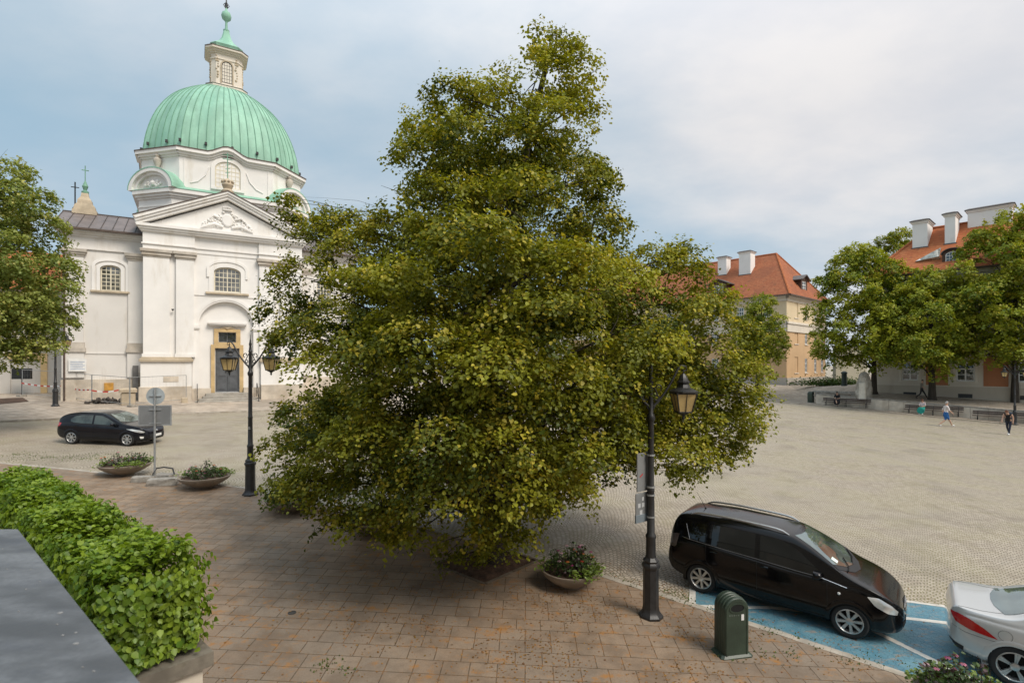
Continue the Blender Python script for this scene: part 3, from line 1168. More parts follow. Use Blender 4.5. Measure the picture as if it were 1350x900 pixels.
LN_ = CH
m = MB()
m.rings([loct(1.62, LZ - 1.2), loct(1.62, LZ + .12), loct(1.5, LZ + .22), loct(1.28, LZ + .3)])
m.rings([loct(1.25, LZ + .2), loct(1.25, LZ + 3.3)])
for r, z0, z1 in ((1.32, 2.5, 2.58), (1.36, 3.0, 3.12), (1.5, 3.12, 3.26), (1.68, 3.26, 3.42)):
    m.rings([loct(r, LZ + z0), loct(r, LZ + z1)])
m.build('lantern_body', plaster('lantern_plaster', (.70, .64, .55), (.5, .42, .32), .4), LN_)
m = MB()
m.rings([loct(1.72, LZ + 3.42), loct(1.72, LZ + 3.47)])
m.rings([loct(1.66, LZ + .12), loct(1.66, LZ + .15)])
m.build('lantern_edge', EAVE, LN_)
m = MB()
rl = random.Random(5)
for k, ang in enumerate((0, math.pi / 2, math.pi, -math.pi / 2)):
    M = Matrix.Translation((LCX, LCY, 0)) @ Matrix.Rotation(ang, 4, 'Z')
    mm = MB(M)
    mm.strip(outline(-.52, .52, LZ + .45, LZ + 2.5, .52)[1:] + [(-.52, LZ + .45)], outline(-.42, .42, LZ + .45, LZ + 2.4, .42)[1:] + [(-.42, LZ + .45)], -1.32, -1.2)
    mm.build('window_surround', SAND, LN_)
    window(LN_, -.42, .42, LZ + .5, LZ + 2.4, .42, -1.275, 4, 6, IRON, glass_mat('lantern_glass', (.3, .3, .3), .35) if k == 0 else bpy.data.materials['lantern_glass'], .04, .025, False, M=M)
    m.M = M
    for s in (-1, 1):
        for q in range(9):
            m.ball((s * .76 + rl.uniform(-.08, .08), -1.27, LZ + .9 + 2.1 * q / 9), rl.uniform(.05, .1), 6)
        m.box(min(s * .62, s * .9), max(s * .62, s * .9), -1.3, -1.2, LZ + 2.25, LZ + 2.42)
m.M = Matrix.Identity(4)
m.build('lantern_relief', SAND, LN_, True)
m = MB()
m.rings([loct(1.3, LZ + 3.47), loct(1.28, LZ + 3.62), loct(1.22, LZ + 3.75), loct(1.3, LZ + 3.95), loct(.95, LZ + 4.3), loct(.6, LZ + 4.6), loct(.4, LZ + 5.0), loct(.27, LZ + 5.5), loct(.22, LZ + 5.75)])
m.build('lantern_cap', COPPER, LN_, True, 30)
m = MB()
z = LZ + 5.75
m.lathe([(.24, z), (.26, z + .12), (.12, z + .2), (.09, z + .8), (.14, z + .95), (.36, z + 1.15), (.42, z + 1.42), (.34, z + 1.7), (.1, z + 1.9), (.07, z + 2.2)], 14, LCX, LCY)
m.build('finial_ball', COPPER, LN_, True, 50)
m = MB()
m.tube([(LCX, LCY, z + 2.1), (LCX, LCY, z + 5.2)], [.06, .035], 7)
for a in range(6):
    b = 2 * math.pi * a / 6
    m.tube([(LCX + .05 * math.cos(b), LCY + .05 * math.sin(b), z + 2.1), (LCX + .24 * math.cos(b), LCY + .24 * math.sin(b), z + 2.4), (LCX, LCY, z + 2.7)], .03, 5)
m.tube([(LCX - .45, LCY, z + 4.4), (LCX + .45, LCY, z + 4.4)], .04, 6)
m.build('finial_cross', IRON, LN_)

# --- wings left and right of the front block
for s in (-1, 1):
    W = CH
    def X(x):
        return x if s < 0 else 2 * XC - x
    def bx(B, a, b, *r):
        a, b = sorted((X(a), X(b)))
        B.box(a, b, *r)
    def cb(B, a, b, *r):
        a, b = sorted((X(a), X(b)))
        B.cbox(a, b, *r)
    yw = 1.2
    xa, xb = sorted((X(-10.1), X(-5.3)))
    wa, wb = sorted((X(-8.02), X(-6.8)))
    m = MB()
    wall_face(m, xa, xb, -1.3, 12.3, yw, [(wa, wb, 8.22, 10.1, .3)], .3)
    for x in (xa, xb):
        m.add([(x, yw, -1.3), (x, 9.5, -1.3), (x, 9.5, 12.3), (x, yw, 12.3)], [(0, 1, 2, 3)])
    m.build('wing_wall', WHITE2, W)
    window(W, wa, wb, 8.22, 10.1, .3, yw + .14, 4, 6, CREAM, GLASS, .08, .045)
    m = MB()
    wc, hw = (wa + wb) / 2, (wb - wa) / 2
    for e0, e1, y0 in ((.0, .2, -.05), (.3, .48, -.08)):
        o = outline(wc - hw - e1, wc + hw + e1, 8.2, 10.1 + e1, .3 + e1 * .5)[1:] + [(wc - hw - e1, 8.2)]
        i_ = outline(wc - hw - e0, wc + hw + e0, 8.2, 10.1 + e0, .3 + e0 * .5)[1:] + [(wc - hw - e0, 8.2)]
        m.strip(o, i_, yw + y0, yw + .04)
    m.build('window_surround', WHITE, W)
    m = MB()
    m.cbox(wc - hw - .55, wc + hw + .55, yw - .18, yw + .2, 8.08, 8.22, .03)
    m.build('window_sill', SAND, W)
    m = MB()
    for w, z0, z1 in ((.12, 12.0, 12.14), (.26, 12.14, 12.28), (.42, 12.28, 12.5)):
        bx(m, -10.1 - w, -5.36, yw - w, yw + .3, z0, z1)
    m.build('cornice', WHITE2, W)
    m = MB()
    bx(m, -10.12, -5.36, yw - .12, yw + .2, 11.1, 11.18)
    m.build('architrave', WHITE2, W)
    m = MB()
    bx(m, -10.12, -5.36, yw - .05, yw + .02, 3.6, 3.68)
    m.build('string_course', WHITE2, W)
    for a, b in ((-10.1, -8.95), (-6.35, -5.36)):
        m = MB()
        bx(m, a, b, yw - .14, yw + .1, 3.7, 10.55)
        p_ = m.build('pilaster', WHITE2, W)
        m = MB()
        for w, z0, z1 in ((.04, 10.55, 10.7), (.12, 10.7, 10.85), (.2, 10.85, 11.06)):
            bx(m, a - w, b + (w if b < -6 else 0), yw - .16 - w, yw + .1, z0, z1)
        m.build('capital', CAPST, p_)
        m = MB()
        bx(m, a - .05, b + (.05 if b < -6 else 0), yw - .2, yw + .1, 1.9, 3.72)
        bx(m, a - .12, b + (.12 if b < -6 else 0), yw - .3, yw + .1, 3.72, 4.0)
        bx(m, a - .05, b + (.05 if b < -6 else 0), yw - .22, yw + .1, 4.0, 4.45)
        m.build('pedestal', CAPST if False else WHITE2, p_)
        m = MB()
        bx(m, a - .13, b + (.13 if b < -6 else 0), yw - .31, yw + .12, 3.73, 4.02)
        bx(m, a - .06, b + (.06 if b < -6 else 0), yw - .23, yw + .12, 4.02, 4.42)
        m.build('pedestal_moulding', CAPST, p_)
    m = MB()
    bx(m, -10.2, -5.36, yw - .22, yw + .1, -1.3, 1.75)
    m.build('plinth', SANDB, W)
    # roof
    m = MB()
    xa, xb = sorted((X(-10.7), X(-5.2)))
    m.add([(xa, yw - .55, 12.5), (xb, yw - .55, 12.5), (xb, 4.6, 14.45), (xa, 4.6, 14.45), (xb, 9.8, 12.5), (xa, 9.8, 12.5)], [(0, 1, 2, 3), (3, 2, 4, 5)])
    m.add([(X(-10.12), yw, 12.3), (X(-10.12), 4.6, 14.4), (X(-10.12), 9.5, 12.3)], [(0, 1, 2)])
    rf = m.build('roof', LEAD, W)
    m = MB()
    for k in range(9):
        x = xa + .05 + (xb - xa - .1) * k / 8
        m.tube([(x, yw - .55, 12.52), (x, 4.6, 14.47)], .03, 4)
    m.tube([(xa, 4.6, 14.47), (xb, 4.6, 14.47)], .06, 6)
    m.build('roof_seam', LEADS, rf)
    m = MB()
    bx(m, -10.75, -5.36, yw - .68, yw - .5, 12.4, 12.52)
    m.build('gutter', EAVE, W)
    m = MB()
    px_ = X(-10.0)
    m.tube([(px_, yw - .4, 12.4), (px_, yw - .25, 11.9), (px_, yw - .25, .2)], .06, 8)
    m.build('downpipe', EAVE, W)
    # stone roof ornament with a cross, and a slender second cross
    m = MB()
    x = X(-9.35)
    m.box(x - .75, x + .75, 4.2, 5.0, 14.3, 14.62)
    m.rings([[(x + w, 4.6 - d, z), (x + w, 4.6 + d, z), (x - w, 4.6 + d, z), (x - w, 4.6 - d, z)] for w, d, z in ((.68, .35, 14.62), (.62, .33, 14.95), (.45, .3, 15.15), (.42, .3, 15.4), (.25, .22, 15.65), (.2, .2, 15.95))])
    orn = m.build('roof_ornament', SAND, W)
    m = MB()
    m.lathe([(.22, 15.95), (.24, 16.1), (.1, 16.2), (.2, 16.5), (.12, 16.7), (.05, 16.9)], 10, x, 4.6)
    m.tube([(x, 4.6, 16.8), (x, 4.6, 18.1)], .035, 6)
    m.tube([(x - .22, 4.6, 17.75), (x + .22, 4.6, 17.75)], .035, 6)
    m.build('ornament_cross', COPPERD, orn, True)
    m = MB()
    x = X(-10.05)
    m.tube([(x, 5.2, 14.3), (x, 5.2, 16.9)], .05, 6)
    m.ball((x, 5.2, 14.85), .18, 8)
    m.tube([(x - .25, 5.2, 16.5), (x + .25, 5.2, 16.5)], .035, 6)
    m.build('slender_cross', IRON, W)
m = MB()
m.cbox(-6.05, -5.72, .72, .98, .15, 2.75, .02)
m.build('leaning_board', mat('grey_board', (.16, .155, .15), .8), CH)
# notice board on the wing
m = MB()
m.box(-9.75, -8.75, .84, .9, 2.35, 3.25)
nb = m.build('notice_board', WPAINT, CH)
m = MB()
for k in range(5):
    m.box(-9.65, -8.85 - .1 * (k % 2), .834, .84, 3.0 - .13 * k, 3.05 - .13 * k)
m.build('notice_lettering', mat('pale_blue_print', (.35, .42, .55), .7), nb)
m = MB()
m.box(-7.75, -7.2, .9, .95, .95, 1.5)
m.build('orange_notice', mat('orange_notice_paint', (.55, .28, .05), .6), CH)
# ------------------------------------------------------------------ houses
def frame_m(x, y, z, ang):
    return Matrix.Translation((x, y, z)) @ Matrix.Rotation(ang, 4, 'Z')


def facade(parent, M, L, z0, z1, wins, wmat, depth=.18):
    """one wall face of a house: M puts local x along the wall, y inward; wins: (x0,x1,z0,z1,rise,blind)"""
    m = MB(M)
    wall_face(m, 0, L, z0, z1, 0, [w[:5] for w in wins], depth)
    for w in wins:
        if w[5]:
            m.add([(w[0], depth * .5, w[2]), (w[1], depth * .5, w[2]), (w[1], depth * .5, w[3]), (w[0], depth * .5, w[3])], [(0, 1, 2, 3)])
    m.build('wall', wmat, parent)


def chimney(parent, x0, x1, y0, y1, z0, z1):
    m = MB()
    m.cbox(x0, x1, y0, y1, z0, z1 - .5, .03)
    for w, a, b in ((.06, .5, .36), (.16, .36, .24)):
        m.box(x0 - w, x1 + w, y0 - w, y1 + w, z1 - a, z1 - b)
    c = m.build('chimney', WHITE, parent)
    m = MB()
    m.rings([[(x0 - .24, y0 - .24, z1 - .24), (x1 + .24, y0 - .24, z1 - .24), (x1 + .24, y1 + .24, z1 - .24), (x0 - .24, y1 + .24, z1 - .24)],
             [(x0 - .24, y0 - .24, z1 - .16), (x1 + .24, y0 - .24, z1 - .16), (x1 + .24, y1 + .24, z1 - .16), (x0 - .24, y1 + .24, z1 - .16)],
             [(x0 + .1, y0 + .1, z1), (x1 - .1, y0 + .1, z1), (x1 - .1, y1 - .1, z1), (x0 + .1, y1 - .1, z1)]])
    m.build('chimney_cap', LEADS, c)
    m = MB()
    m.box(x0 - .1, x1 + .1, y0 - .1, y1 + .1, z0, z0 + (.35 if z1 - z0 > 3 else .2))
    m.build('flashing', LEADS, c)
    return c


YPL = plaster('ochre_yellow_plaster', (.66, .54, .36), (.55, .43, .28), .4)
OPL = plaster('apricot_plaster', (.57, .385, .22), (.48, .32, .18), .4)
WBAND = plaster('off_white_band', (.66, .60, .51), (.55, .48, .4), .35)
WOODB = mat('brown_dormer_boards', (.085, .045, .03), .7, .25, 4, 20)
RUST = plaster('rust_orange_plaster', (.40, .17, .085), (.32, .15, .08), .4)
BEIGE = plaster('beige_plaster', (.60, .54, .45), (.5, .43, .35), .4)

# ---- yellow corner house: local x along its right face, y along its left face
YH = thing('corner_house', 'ochre yellow corner house with steep hipped red tile roof and two white chimneys', 'house', (42.15, 81.5, 1.81), math.atan2(.674, .739))
LY, WX = 44.0, 17.5
EZ = 13.9
# left face: local x of the facade runs from the far end to the corner
ML = Matrix(((0, 1, 0, 0), (-1, 0, 0, LY), (0, 0, 1, 0), (0, 0, 0, 1)))
wl_ = []
for k in range(9):
    x = LY - 2.9 - k * 4.3
    for z in (1.9, 6.5, 10.6):
        wl_.append((x - .62, x + .62, z, z + (2.3 if z < 10 else 1.9), 0, k == 0 and z < 10))
low = [w for w in wl_ if w[2] < 8]
up = [w for w in wl_ if w[2] > 8]
facade(YH, ML, LY, -3, 8.6, low, OPL)
facade(YH, ML, LY, 8.6, EZ, up, YPL)
for w in wl_:
    if not w[5]:
        window(YH, *w[:5], .06, 3, 3, WPAINT, GLASSB, .09, .06, M=ML)
MR = Matrix.Identity(4)
wr_ = []
for z in (1.9, 6.5, 10.6):
    h = 2.5 if z < 10 else 2.3
    wr_.append((3.2, 4.7, z, z + h, 0, True))
    for x in (8.2, 12.5, 15.8):
        wr_.append((x - .55, x + .55, z, z + h - .2, 0, False))
facade(YH, MR, WX, -3, 8.6, [w for w in wr_ if w[2] < 8], OPL)
facade(YH, MR, WX, 8.6, EZ, [w for w in wr_ if w[2] > 8], YPL)
for w in wr_:
    if not w[5]:
        window(YH, *w[:5], .06, 3, 3, WPAINT, GLASSB, .09, .06, M=MR)
m = MB()
for M, L in ((ML, LY), (MR, WX)):
    m.M = M
    m.box(-.16, L + .16, -.16, -.003, 8.3, 9.9)
    m.box(-.3, L + .3, -.3, -.003, 9.5, 9.72)
    m.box(-.12, L + .12, -.12, -.003, 13.0, 13.5)
    m.box(-.4, L + .4, -.4, -.003, 13.5, 13.9)
    for w in (wl_ if L == LY else wr_):
        m.box(w[0] - .12, w[1] + .12, -.1, -.003, w[2] - .14, w[2] - .01)
m.build('cornice', WBAND, YH)
m = MB()
for M, L in ((ML, LY), (MR, WX)):
    m.M = M
    m.box(-.12, L + .12, -.12, -.002, -3, 1.15)
m.build('plinth', plaster('grey_plinth', (.42, .385, .34), (.34, .3, .25), .4), YH)
m = MB()
RZ, ry = 22.2, WX / 2
rv = [(-.75, -.75, EZ), (WX + .75, -.75, EZ), (WX + .75, LY + .5, EZ), (-.75, LY + .5, EZ), (ry, 4.9, RZ), (ry, LY + .5, RZ)]
m.add(rv, [(0, 1, 4), (0, 4, 5, 3), (1, 2, 5, 4), (3, 5, 2)])
roof = m.build('roof', TILEB, YH)
m = MB()
for a, b in ((0, 4), (1, 4), (4, 5)):
    m.tube([rv[a], rv[b]], .17, 6)
m.build('ridge_tiles', TILE, roof)
m = MB()
m.box(-.88, -.7, -.9, LY + .5, EZ - .12, EZ + .05)
m.box(-.88, WX + .9, -.9, -.72, EZ - .12, EZ + .05)
m.build('gutter', EAVE, YH)


def roof_z(y):
    return EZ + (RZ - EZ) * (y + .75) / (ry + .75)


chimney(YH, 4.6, 6.4, 7.5, 9.5, roof_z(4.6) - .3, 22.7)
chimney(YH, 5.2, 6.8, 12.0, 13.6, roof_z(5.2) - .3, 22.5)
chimney(YH, 7.2, 9.6, 31, 34, RZ - 1, 24.2)
# dormers
for side in (0, 1):
    D = thing('dormer', None, None)
    D.parent = YH
    if side == 0:
        M = Matrix(((0, 1, 0, .7), (-1, 0, 0, 11.2), (0, 0, 1, 14.9), (0, 0, 0, 1)))
    else:
        M = Matrix(((1, 0, 0, 8.2), (0, 1, 0, .3), (0, 0, 1, 15.1), (0, 0, 0, 1)))
    m = MB(M)
    wall_face(m, -1.35, 1.35, -.6, 2.0, 0, [(-.8, .8, .1, 1.75, 0)], .15)
    for s in (-1, 1):
        m.add([(s * 1.35, 0, -.6), (s * 1.35, 4, -.6), (s * 1.35, 4, 2.0), (s * 1.35, 0, 2.0)], [(0, 1, 2, 3)])
    m.prism([(-1.5, 2.0), (1.5, 2.0), (0, 2.7)], -.05, .15)
    m.build('dormer_wall', WOODB, D)
    m = MB(M)
    for s in (-1, 1):
        m.add([(s * 1.95, -.45, 1.95), (0, -.45, 2.85), (0, 4.5, 2.85), (s * 1.95, 4.5, 1.95), (s * 1.95, -.45, 1.83), (0, -.45, 2.73), (0, 4.5, 2.73), (s * 1.95, 4.5, 1.83)],
              [(0, 1, 2, 3), (4, 5, 6, 7), (0, 1, 5, 4), (0, 3, 7, 4)])
    m.build('dormer_roof', LEADS, D)
    window(YH, -.8, .8, .1, 1.75, 0, .05, 2, 3, WPAINT, GLASSB, .1, .06, M=M)
# low steps at its corner
st = MB()
st.cbox(.6, 6.0, -2.1, -.2, -.8, .42, .03)
st.cbox(1.2, 5.6, -1.3, -.2, .42, .6, .03)
st.build('entrance_steps', STEP, YH)

# ---- terrace row continuing behind the big tree
for i, (y0, L, ez, rz_, wm, lab) in enumerate(((44.6, 20, 12.6, 20.2, BEIGE, 'beige red-roofed row house next to the ochre corner house, glimpsed through the big linden'),
                                              (64.9, 22, 13.4, 21.4, YPL, 'pale yellow red-roofed row house farthest along the row, glimpsed through the big linden'))):
    H = thing('row_house', lab, 'house', YH.location, YH.rotation_euler[2], 'row houses behind the big tree')
    M = Matrix(((0, 1, 0, 0), (-1, 0, 0, y0 + L), (0, 0, 1, 0), (0, 0, 0, 1)))
    ws = [(x - .6, x + .6, z, z + 2, 0, False) for x in [2 + 3.6 * k for k in range(int(L / 3.6))] for z in (1.8, 6, 10)]
    facade(H, M, L, -3, ez, ws, wm)
    for w in ws:
        window(H, *w[:5], .06, 2, 3, WPAINT, GLASSB, .09, .06, M=M)
    m = MB()
    m.add([(0, y0, -3), (15, y0, -3), (15, y0, ez), (7.5, y0, rz_ - .1), (0, y0, ez)], [(0, 1, 2, 3, 4)])
    m.add([(0, y0 + L, -3), (15, y0 + L, -3), (15, y0 + L, ez), (7.5, y0 + L, rz_ - .1), (0, y0 + L, ez)], [(0, 1, 2, 3, 4)])
    m.build('gable_wall', wm, H)
    m = MB()
    m.add([(-.6, y0 - .1, ez), (-.6, y0 + L + .1, ez), (7.5, y0 + L + .1, rz_), (7.5, y0 - .1, rz_), (15.6, y0 - .1, ez), (15.6, y0 + L + .1, ez)], [(0, 1, 2, 3), (3, 2, 5, 4)])
    m.build('roof', TILE if i else TILEB, H)
    chimney(H, 3, 5, y0 + 6, y0 + 9, ez + 2, rz_ + 1)

# ---- right house with curved dormer: facade along LD, local x from the right towards the left end
RH = thing('terrace_house', 'long pale house behind the benches with bright orange tile roof and curved dormer', 'house', (39.87, 58.76, 1.62), math.atan2(-.739, .674))
LR = 44.0
ez, DR = 12.9, 12.5
ws = []
for k in range(9):
    x = 3.4 + k * 4.5
    for z in (1.75, 5.6, 9.2):
        ws.append((x - .72, x + .72, z, z + (1.9 if z < 9 else 1.8), 0, False))
I4 = Matrix.Identity(4)
facade(RH, I4, LR, -3, ez, ws, BEIGE)
for w in ws:
    window(RH, *w[:5], .05, 2, 3, WPAINT, GLASSB, .11, .06)
for k in range(9):
    x = 3.4 + k * 4.5 + 2.25
    m = MB()
    m.box(x - .9, x + .9, -.03, -.002, 1.3, 4.2)
    m.build('rust_panel', RUST, RH)
m = MB()
for w in ws:
    m.strip(outline(w[0] - .22, w[1] + .22, w[2] - .05, w[3] + .22, 0), outline(w[0] + .0, w[1] - .0, w[2], w[3], 0), -.07, .03, close=True)
    m.box(w[0] - .3, w[1] + .3, -.16, .02, w[2] - .16, w[2] - .05)
m.box(-.1, LR, -.1, -.003, 4.55, 4.85)
m.box(-.2, LR, -.2, -.003, 12.2, 12.45)
m.box(-.45, LR, -.45, -.003, 12.45, 12.9)
m.build('window_surround', WBAND, RH)
m = MB()
m.box(-.1, LR, -.1, -.002, -3, 1.2)
m.build('plinth', plaster('beige_stone_plinth', (.46, .40, .32), (.36, .3, .23), .45), RH)
m = MB()
for k in range(9):
    x = 3.4 + k * 4.5
    m.box(x - .55, x + .55, -.115, -.05, .1, .5)
m.build('cellar_vent', IRON, RH)
m = MB()
m.add([(0, 0, -3), (0, DR, -3), (0, DR, ez), (0, 0, ez)], [(0, 1, 2, 3)])
m.add([(0, DR, -3), (LR, DR, -3), (LR, DR, ez), (0, DR, ez)], [(0, 1, 2, 3)])
m.build('side_wall', BEIGE, RH)
m = MB()
rz_ = 18.75
rv = [(-.7, -.8, ez), (LR, -.8, ez), (LR, DR + .8, ez), (-.7, DR + .8, ez), (4.0, DR / 2, rz_), (LR, DR / 2, rz_)]
m.add(rv, [(0, 1, 5, 4), (0, 4, 3), (3, 4, 5, 2)])
roof = m.build('roof', TILE, RH)
m = MB()
for a, b in ((0, 4), (3, 4), (4, 5)):
    m.tube([rv[a], rv[b]], .16, 6)
m.build('ridge_tiles', TILE, roof)
m = MB()
m.box(-.8, LR, -.98, -.78, ez - .14, ez + .05)
m.build('gutter', EAVE, RH)


def rrz(y):
    return ez + (rz_ - ez) * (y + .8) / (DR / 2 + .8)


chimney(RH, 3.0, 4.35, 3.2, 5.9, rrz(3.2) - .3, 19.35)
chimney(RH, 5.8, 6.7, 3.2, 5.6, rrz(3.2) - .3, 19.6)
chimney(RH, 7.4, 10.9, 5.4, 7.0, rrz(5.4) - .3, 20.1)
chimney(RH, 13.5, 15.2, 4.9, 7.0, rrz(4.9) - .3, 20.1)
# curved-top dormer and glazed triangular rooflight
M = Matrix.Translation((6.85, .45, 13.75)) @ Matrix.Scale(.62, 4)
m = MB(M)
o = outline(-1.35, 1.35, -.4, 2.3, .8)
i_ = outline(-.95, .95, .1, 1.9, .55)
m.strip(o, i_, 0, .14, close=True)
arc = outline(-1.35, 1.35, -.4, 2.3, .8)[2:]
for a, b in zip(arc[:-1], arc[1:]):
    m.add([(a[0], 0, a[1]), (b[0], 0, b[1]), (b[0], 3.4, b[1]), (a[0], 3.4, a[1])], [(0, 1, 2, 3)])
for s in (-1, 1):
    m.add([(s * 1.35, 0, -.4), (s * 1.35, 3.4, -.4), (s * 1.35, 3.4, 1.5), (s * 1.35, 0, 1.5)], [(0, 1, 2, 3)])
m.build('dormer_wall', WOODB, RH)
m = MB(M)
o = outline(-1.55, 1.55, 1.3, 2.48, .95)[2:]
i_ = outline(-1.4, 1.4, 1.3, 2.36, .85)[2:]
m.strip(o, i_, -.25, 3.6)
m.build('dormer_roof', LEADS, RH)
window(RH, -.95, .95, .1, 1.9, .55, .03, 4, 3, WPAINT, GLASSB, .12, .06, M=M)
m = MB()
y0 = .9
m.add([(3.7, y0, rrz(y0) + .02), (5.75, y0, rrz(y0) + .02), (5.6, 2.5, rrz(2.5) + .2), (5.75, y0 - .3, rrz(y0) + .3), (3.7, y0 - .1, rrz(y0) + .1)], [(4, 3, 2), (4, 3, 1, 0), (3, 1, 2), (0, 4, 2)])
m.build('rooflight', glass_mat('rooflight_glass', (.25, .27, .25), .45), RH)

# ---- monastery building left of the church, behind the left tree
CV = thing('monastery_building', 'low pale grey building with red roof behind the left tree, attached to the church', 'building', (-22.44, 41.67, 2.22), CH.rotation_euler[2])
ws = [(x - .6, x + .6, z, z + 1.9, 0, False) for x in (3, 7, 11, 15) for z in (1.4, 5)]
M = Matrix.Translation((-28.5, 7.5, 0))
ws = [w for w in ws if not (w[0] > 13 and w[2] < 3)]
facade(CV, M, 18.4, -2, 8.6, ws + [(14.2, 16.0, -2, 3.2, 0, True)], plaster('grey_monastery_plaster', (.52, .49, .45), (.42, .38, .33), .4))
for w in ws:
    window(CV, *w[:5], .06, 2, 3, CREAM, GLASSB, .09, .06, M=M)
m = MB(M)
m.add([(-.5, -.6, 8.6), (18.4, -.6, 8.6), (18.4, 5, 12.4), (-.5, 5, 12.4), (18.4, 10.6, 8.6), (-.5, 10.6, 8.6)], [(0, 1, 2, 3), (3, 2, 4, 5)])
m.build('roof', TILE, CV)
m = MB(M)
m.box(18.36, 18.4, 0, 10, -2, 8.6)
m.box(-.04, 0, 0, 10, -2, 8.6)
m.build('side_wall', BEIGE, CV)
m = MB(M)
m.strip(outline(13.8, 16.4, -2, 3.7, 0), outline(14.2, 16.0, -2, 3.25, 0), -.12, .05)
m.build('door_surround', OCHRE, CV)
m = MB(M)
m.box(13.0, 17.2, -2.2, -.02, -2, .2)
m.box(12.6, 17.6, -2.9, -.02, -2, -.1)
m.build('front_steps', STEP, CV)

# ---- the terrace the camera stands on: parapet in the near left corner, planter ledge, unseen house wall added behind for shade
HT = thing('house_terrace', 'house terrace with a dark grey metal-topped parapet and stone ledge in the near left corner', 'terrace')
TZ = CAMZ - .9
PA, PB = Vector((-2.70, 2.90)), Vector((.9, -.155))
pd_ = (PB - PA).normalized()
pn = Vector((pd_.y, -pd_.x))     # towards the camera side
if pn.dot(Vector((0, 0)) - PA) < 0:
    pn = -pn
W_ = .40
mitre = PA + Vector((-.55, -.02))
inn = PA + pn * W_ + pd_ * (-.12)
ring = [PA, PA + pd_ * 4.6, PA + pd_ * 4.6 + pn * W_, PA + pn * W_ - pd_ * .2, PA + Vector((-3.0, pn.y * W_ - .2)), PA + Vector((-3.0, -.02))]
m = MB()
t = [(p.x, p.y, TZ) for p in ring]
m.add(t + [(x, y, z - .04) for x, y, z in t], [tuple(range(6))] + [(i, (i + 1) % 6, (i + 1) % 6 + 6, i + 6) for i in range(6)])
m.build('parapet_coping', mat('dark_grey_sheet_coping', (.15, .154, .16), .5, .4, 2.5, 55, metal=.3, spec=.5, bump=.002, stain=(.09, .095, .11), stain_amt=.6, stain_scale=2.2, stretch=(1.2, 2.6, 1)), HT)
m = MB()
c = sum(ring, Vector((0, 0))) / 6
r2 = [p + (c - p).normalized() * .035 for p in ring]
t = [(p.x, p.y, TZ - .042) for p in r2]
m.add(t + [(x, y, -.8) for x, y, z in t], [(i, (i + 1) % 6, (i + 1) % 6 + 6, i + 6) for i in range(6)])
m.build('parapet_wall', BEIGE, HT)
m = MB()
rs = random.Random(9)
for k in range(26):
    s, q = rs.uniform(.2, 2.6), rs.uniform(.04, .34)
    p = PA + pd_ * s + pn * q
    r = rs.choice([.003, .004, .005, .010])
    m.lathe([(r, TZ + .0005), (r * .8, TZ + .002), (r * .3, TZ + .003)], 7, p.x, p.y, 1, rs.uniform(.5, 1), rs.uniform(0, 3))
m.build('lichen_specks', mat('pale_lichen', (.27, .27, .265), .9), HT)
# planter ledge that carries the hedge
HD = Vector((-.754, .657))        # hedge direction, going left and away
HN = Vector((.657, .754))         # outward (square side)
HB = Vector((-3.36 - .12, 4.75 + .22))
LZ_ = CAMZ - 2.86
m = MB()
cp = MB()
for B, e0, o0, o1, z0, z1 in ((m, .0, -.6, .50, -.8, LZ_ - .14), (cp, .06, -.65, .58, LZ_ - .14, LZ_)):
    q = [HB - HD * (.10 + e0) + HN * o0, HB - HD * (.10 + e0) + HN * o1, HB + HD * 9.5 + HN * o1, HB + HD * 9.5 + HN * o0]
    t = [(p.x, p.y, z1) for p in q]
    u = [(p.x, p.y, z0) for p in q]
    B.add(t + u, [(0, 1, 2, 3), (0, 1, 5, 4), (1, 2, 6, 5), (2, 3, 7, 6), (3, 0, 4, 7)])
m.build('ledge_wall', BEIGE, HT)
cp.build('ledge_coping', mat('shadow_toned_mossy_concrete', (.17, .15, .12), .9, .3, 5, 40, stain=(.09, .085, .055), stain_amt=.6, stain_scale=4), HT)  # base colour darkened for the shadow on the ledge, with mossy stains
m = MB()
m.box(-14, 8, -4.6, -4.2, -2, 12.5)
m.build('wall', BEIGE, HT)  # unseen wall behind the camera, added to shade the foreground
m = MB()
m.add([(-14, -4.2, CAMZ - 1.75), (8, -4.2, CAMZ - 1.75), (1.0, -.6, CAMZ - 1.75), (-3.0, 2.5, CAMZ - 1.75), (-14, 2.5, CAMZ - 1.75)], [(0, 1, 2, 3, 4)])
m.build('terrace_deck', SLABT, HT)
# ------------------------------------------------------------------ foliage
HEART = np.array([(0, 0, 0), (.40, .22, .10), (.36, .62, .08), (0, 1.05, -.06), (-.36, .62, .08), (-.40, .22, .10)])
KITE = np.array([(0, 0, 0), (.42, .5, .09), (0, 1.05, -.05), (-.42, .5, .09)])


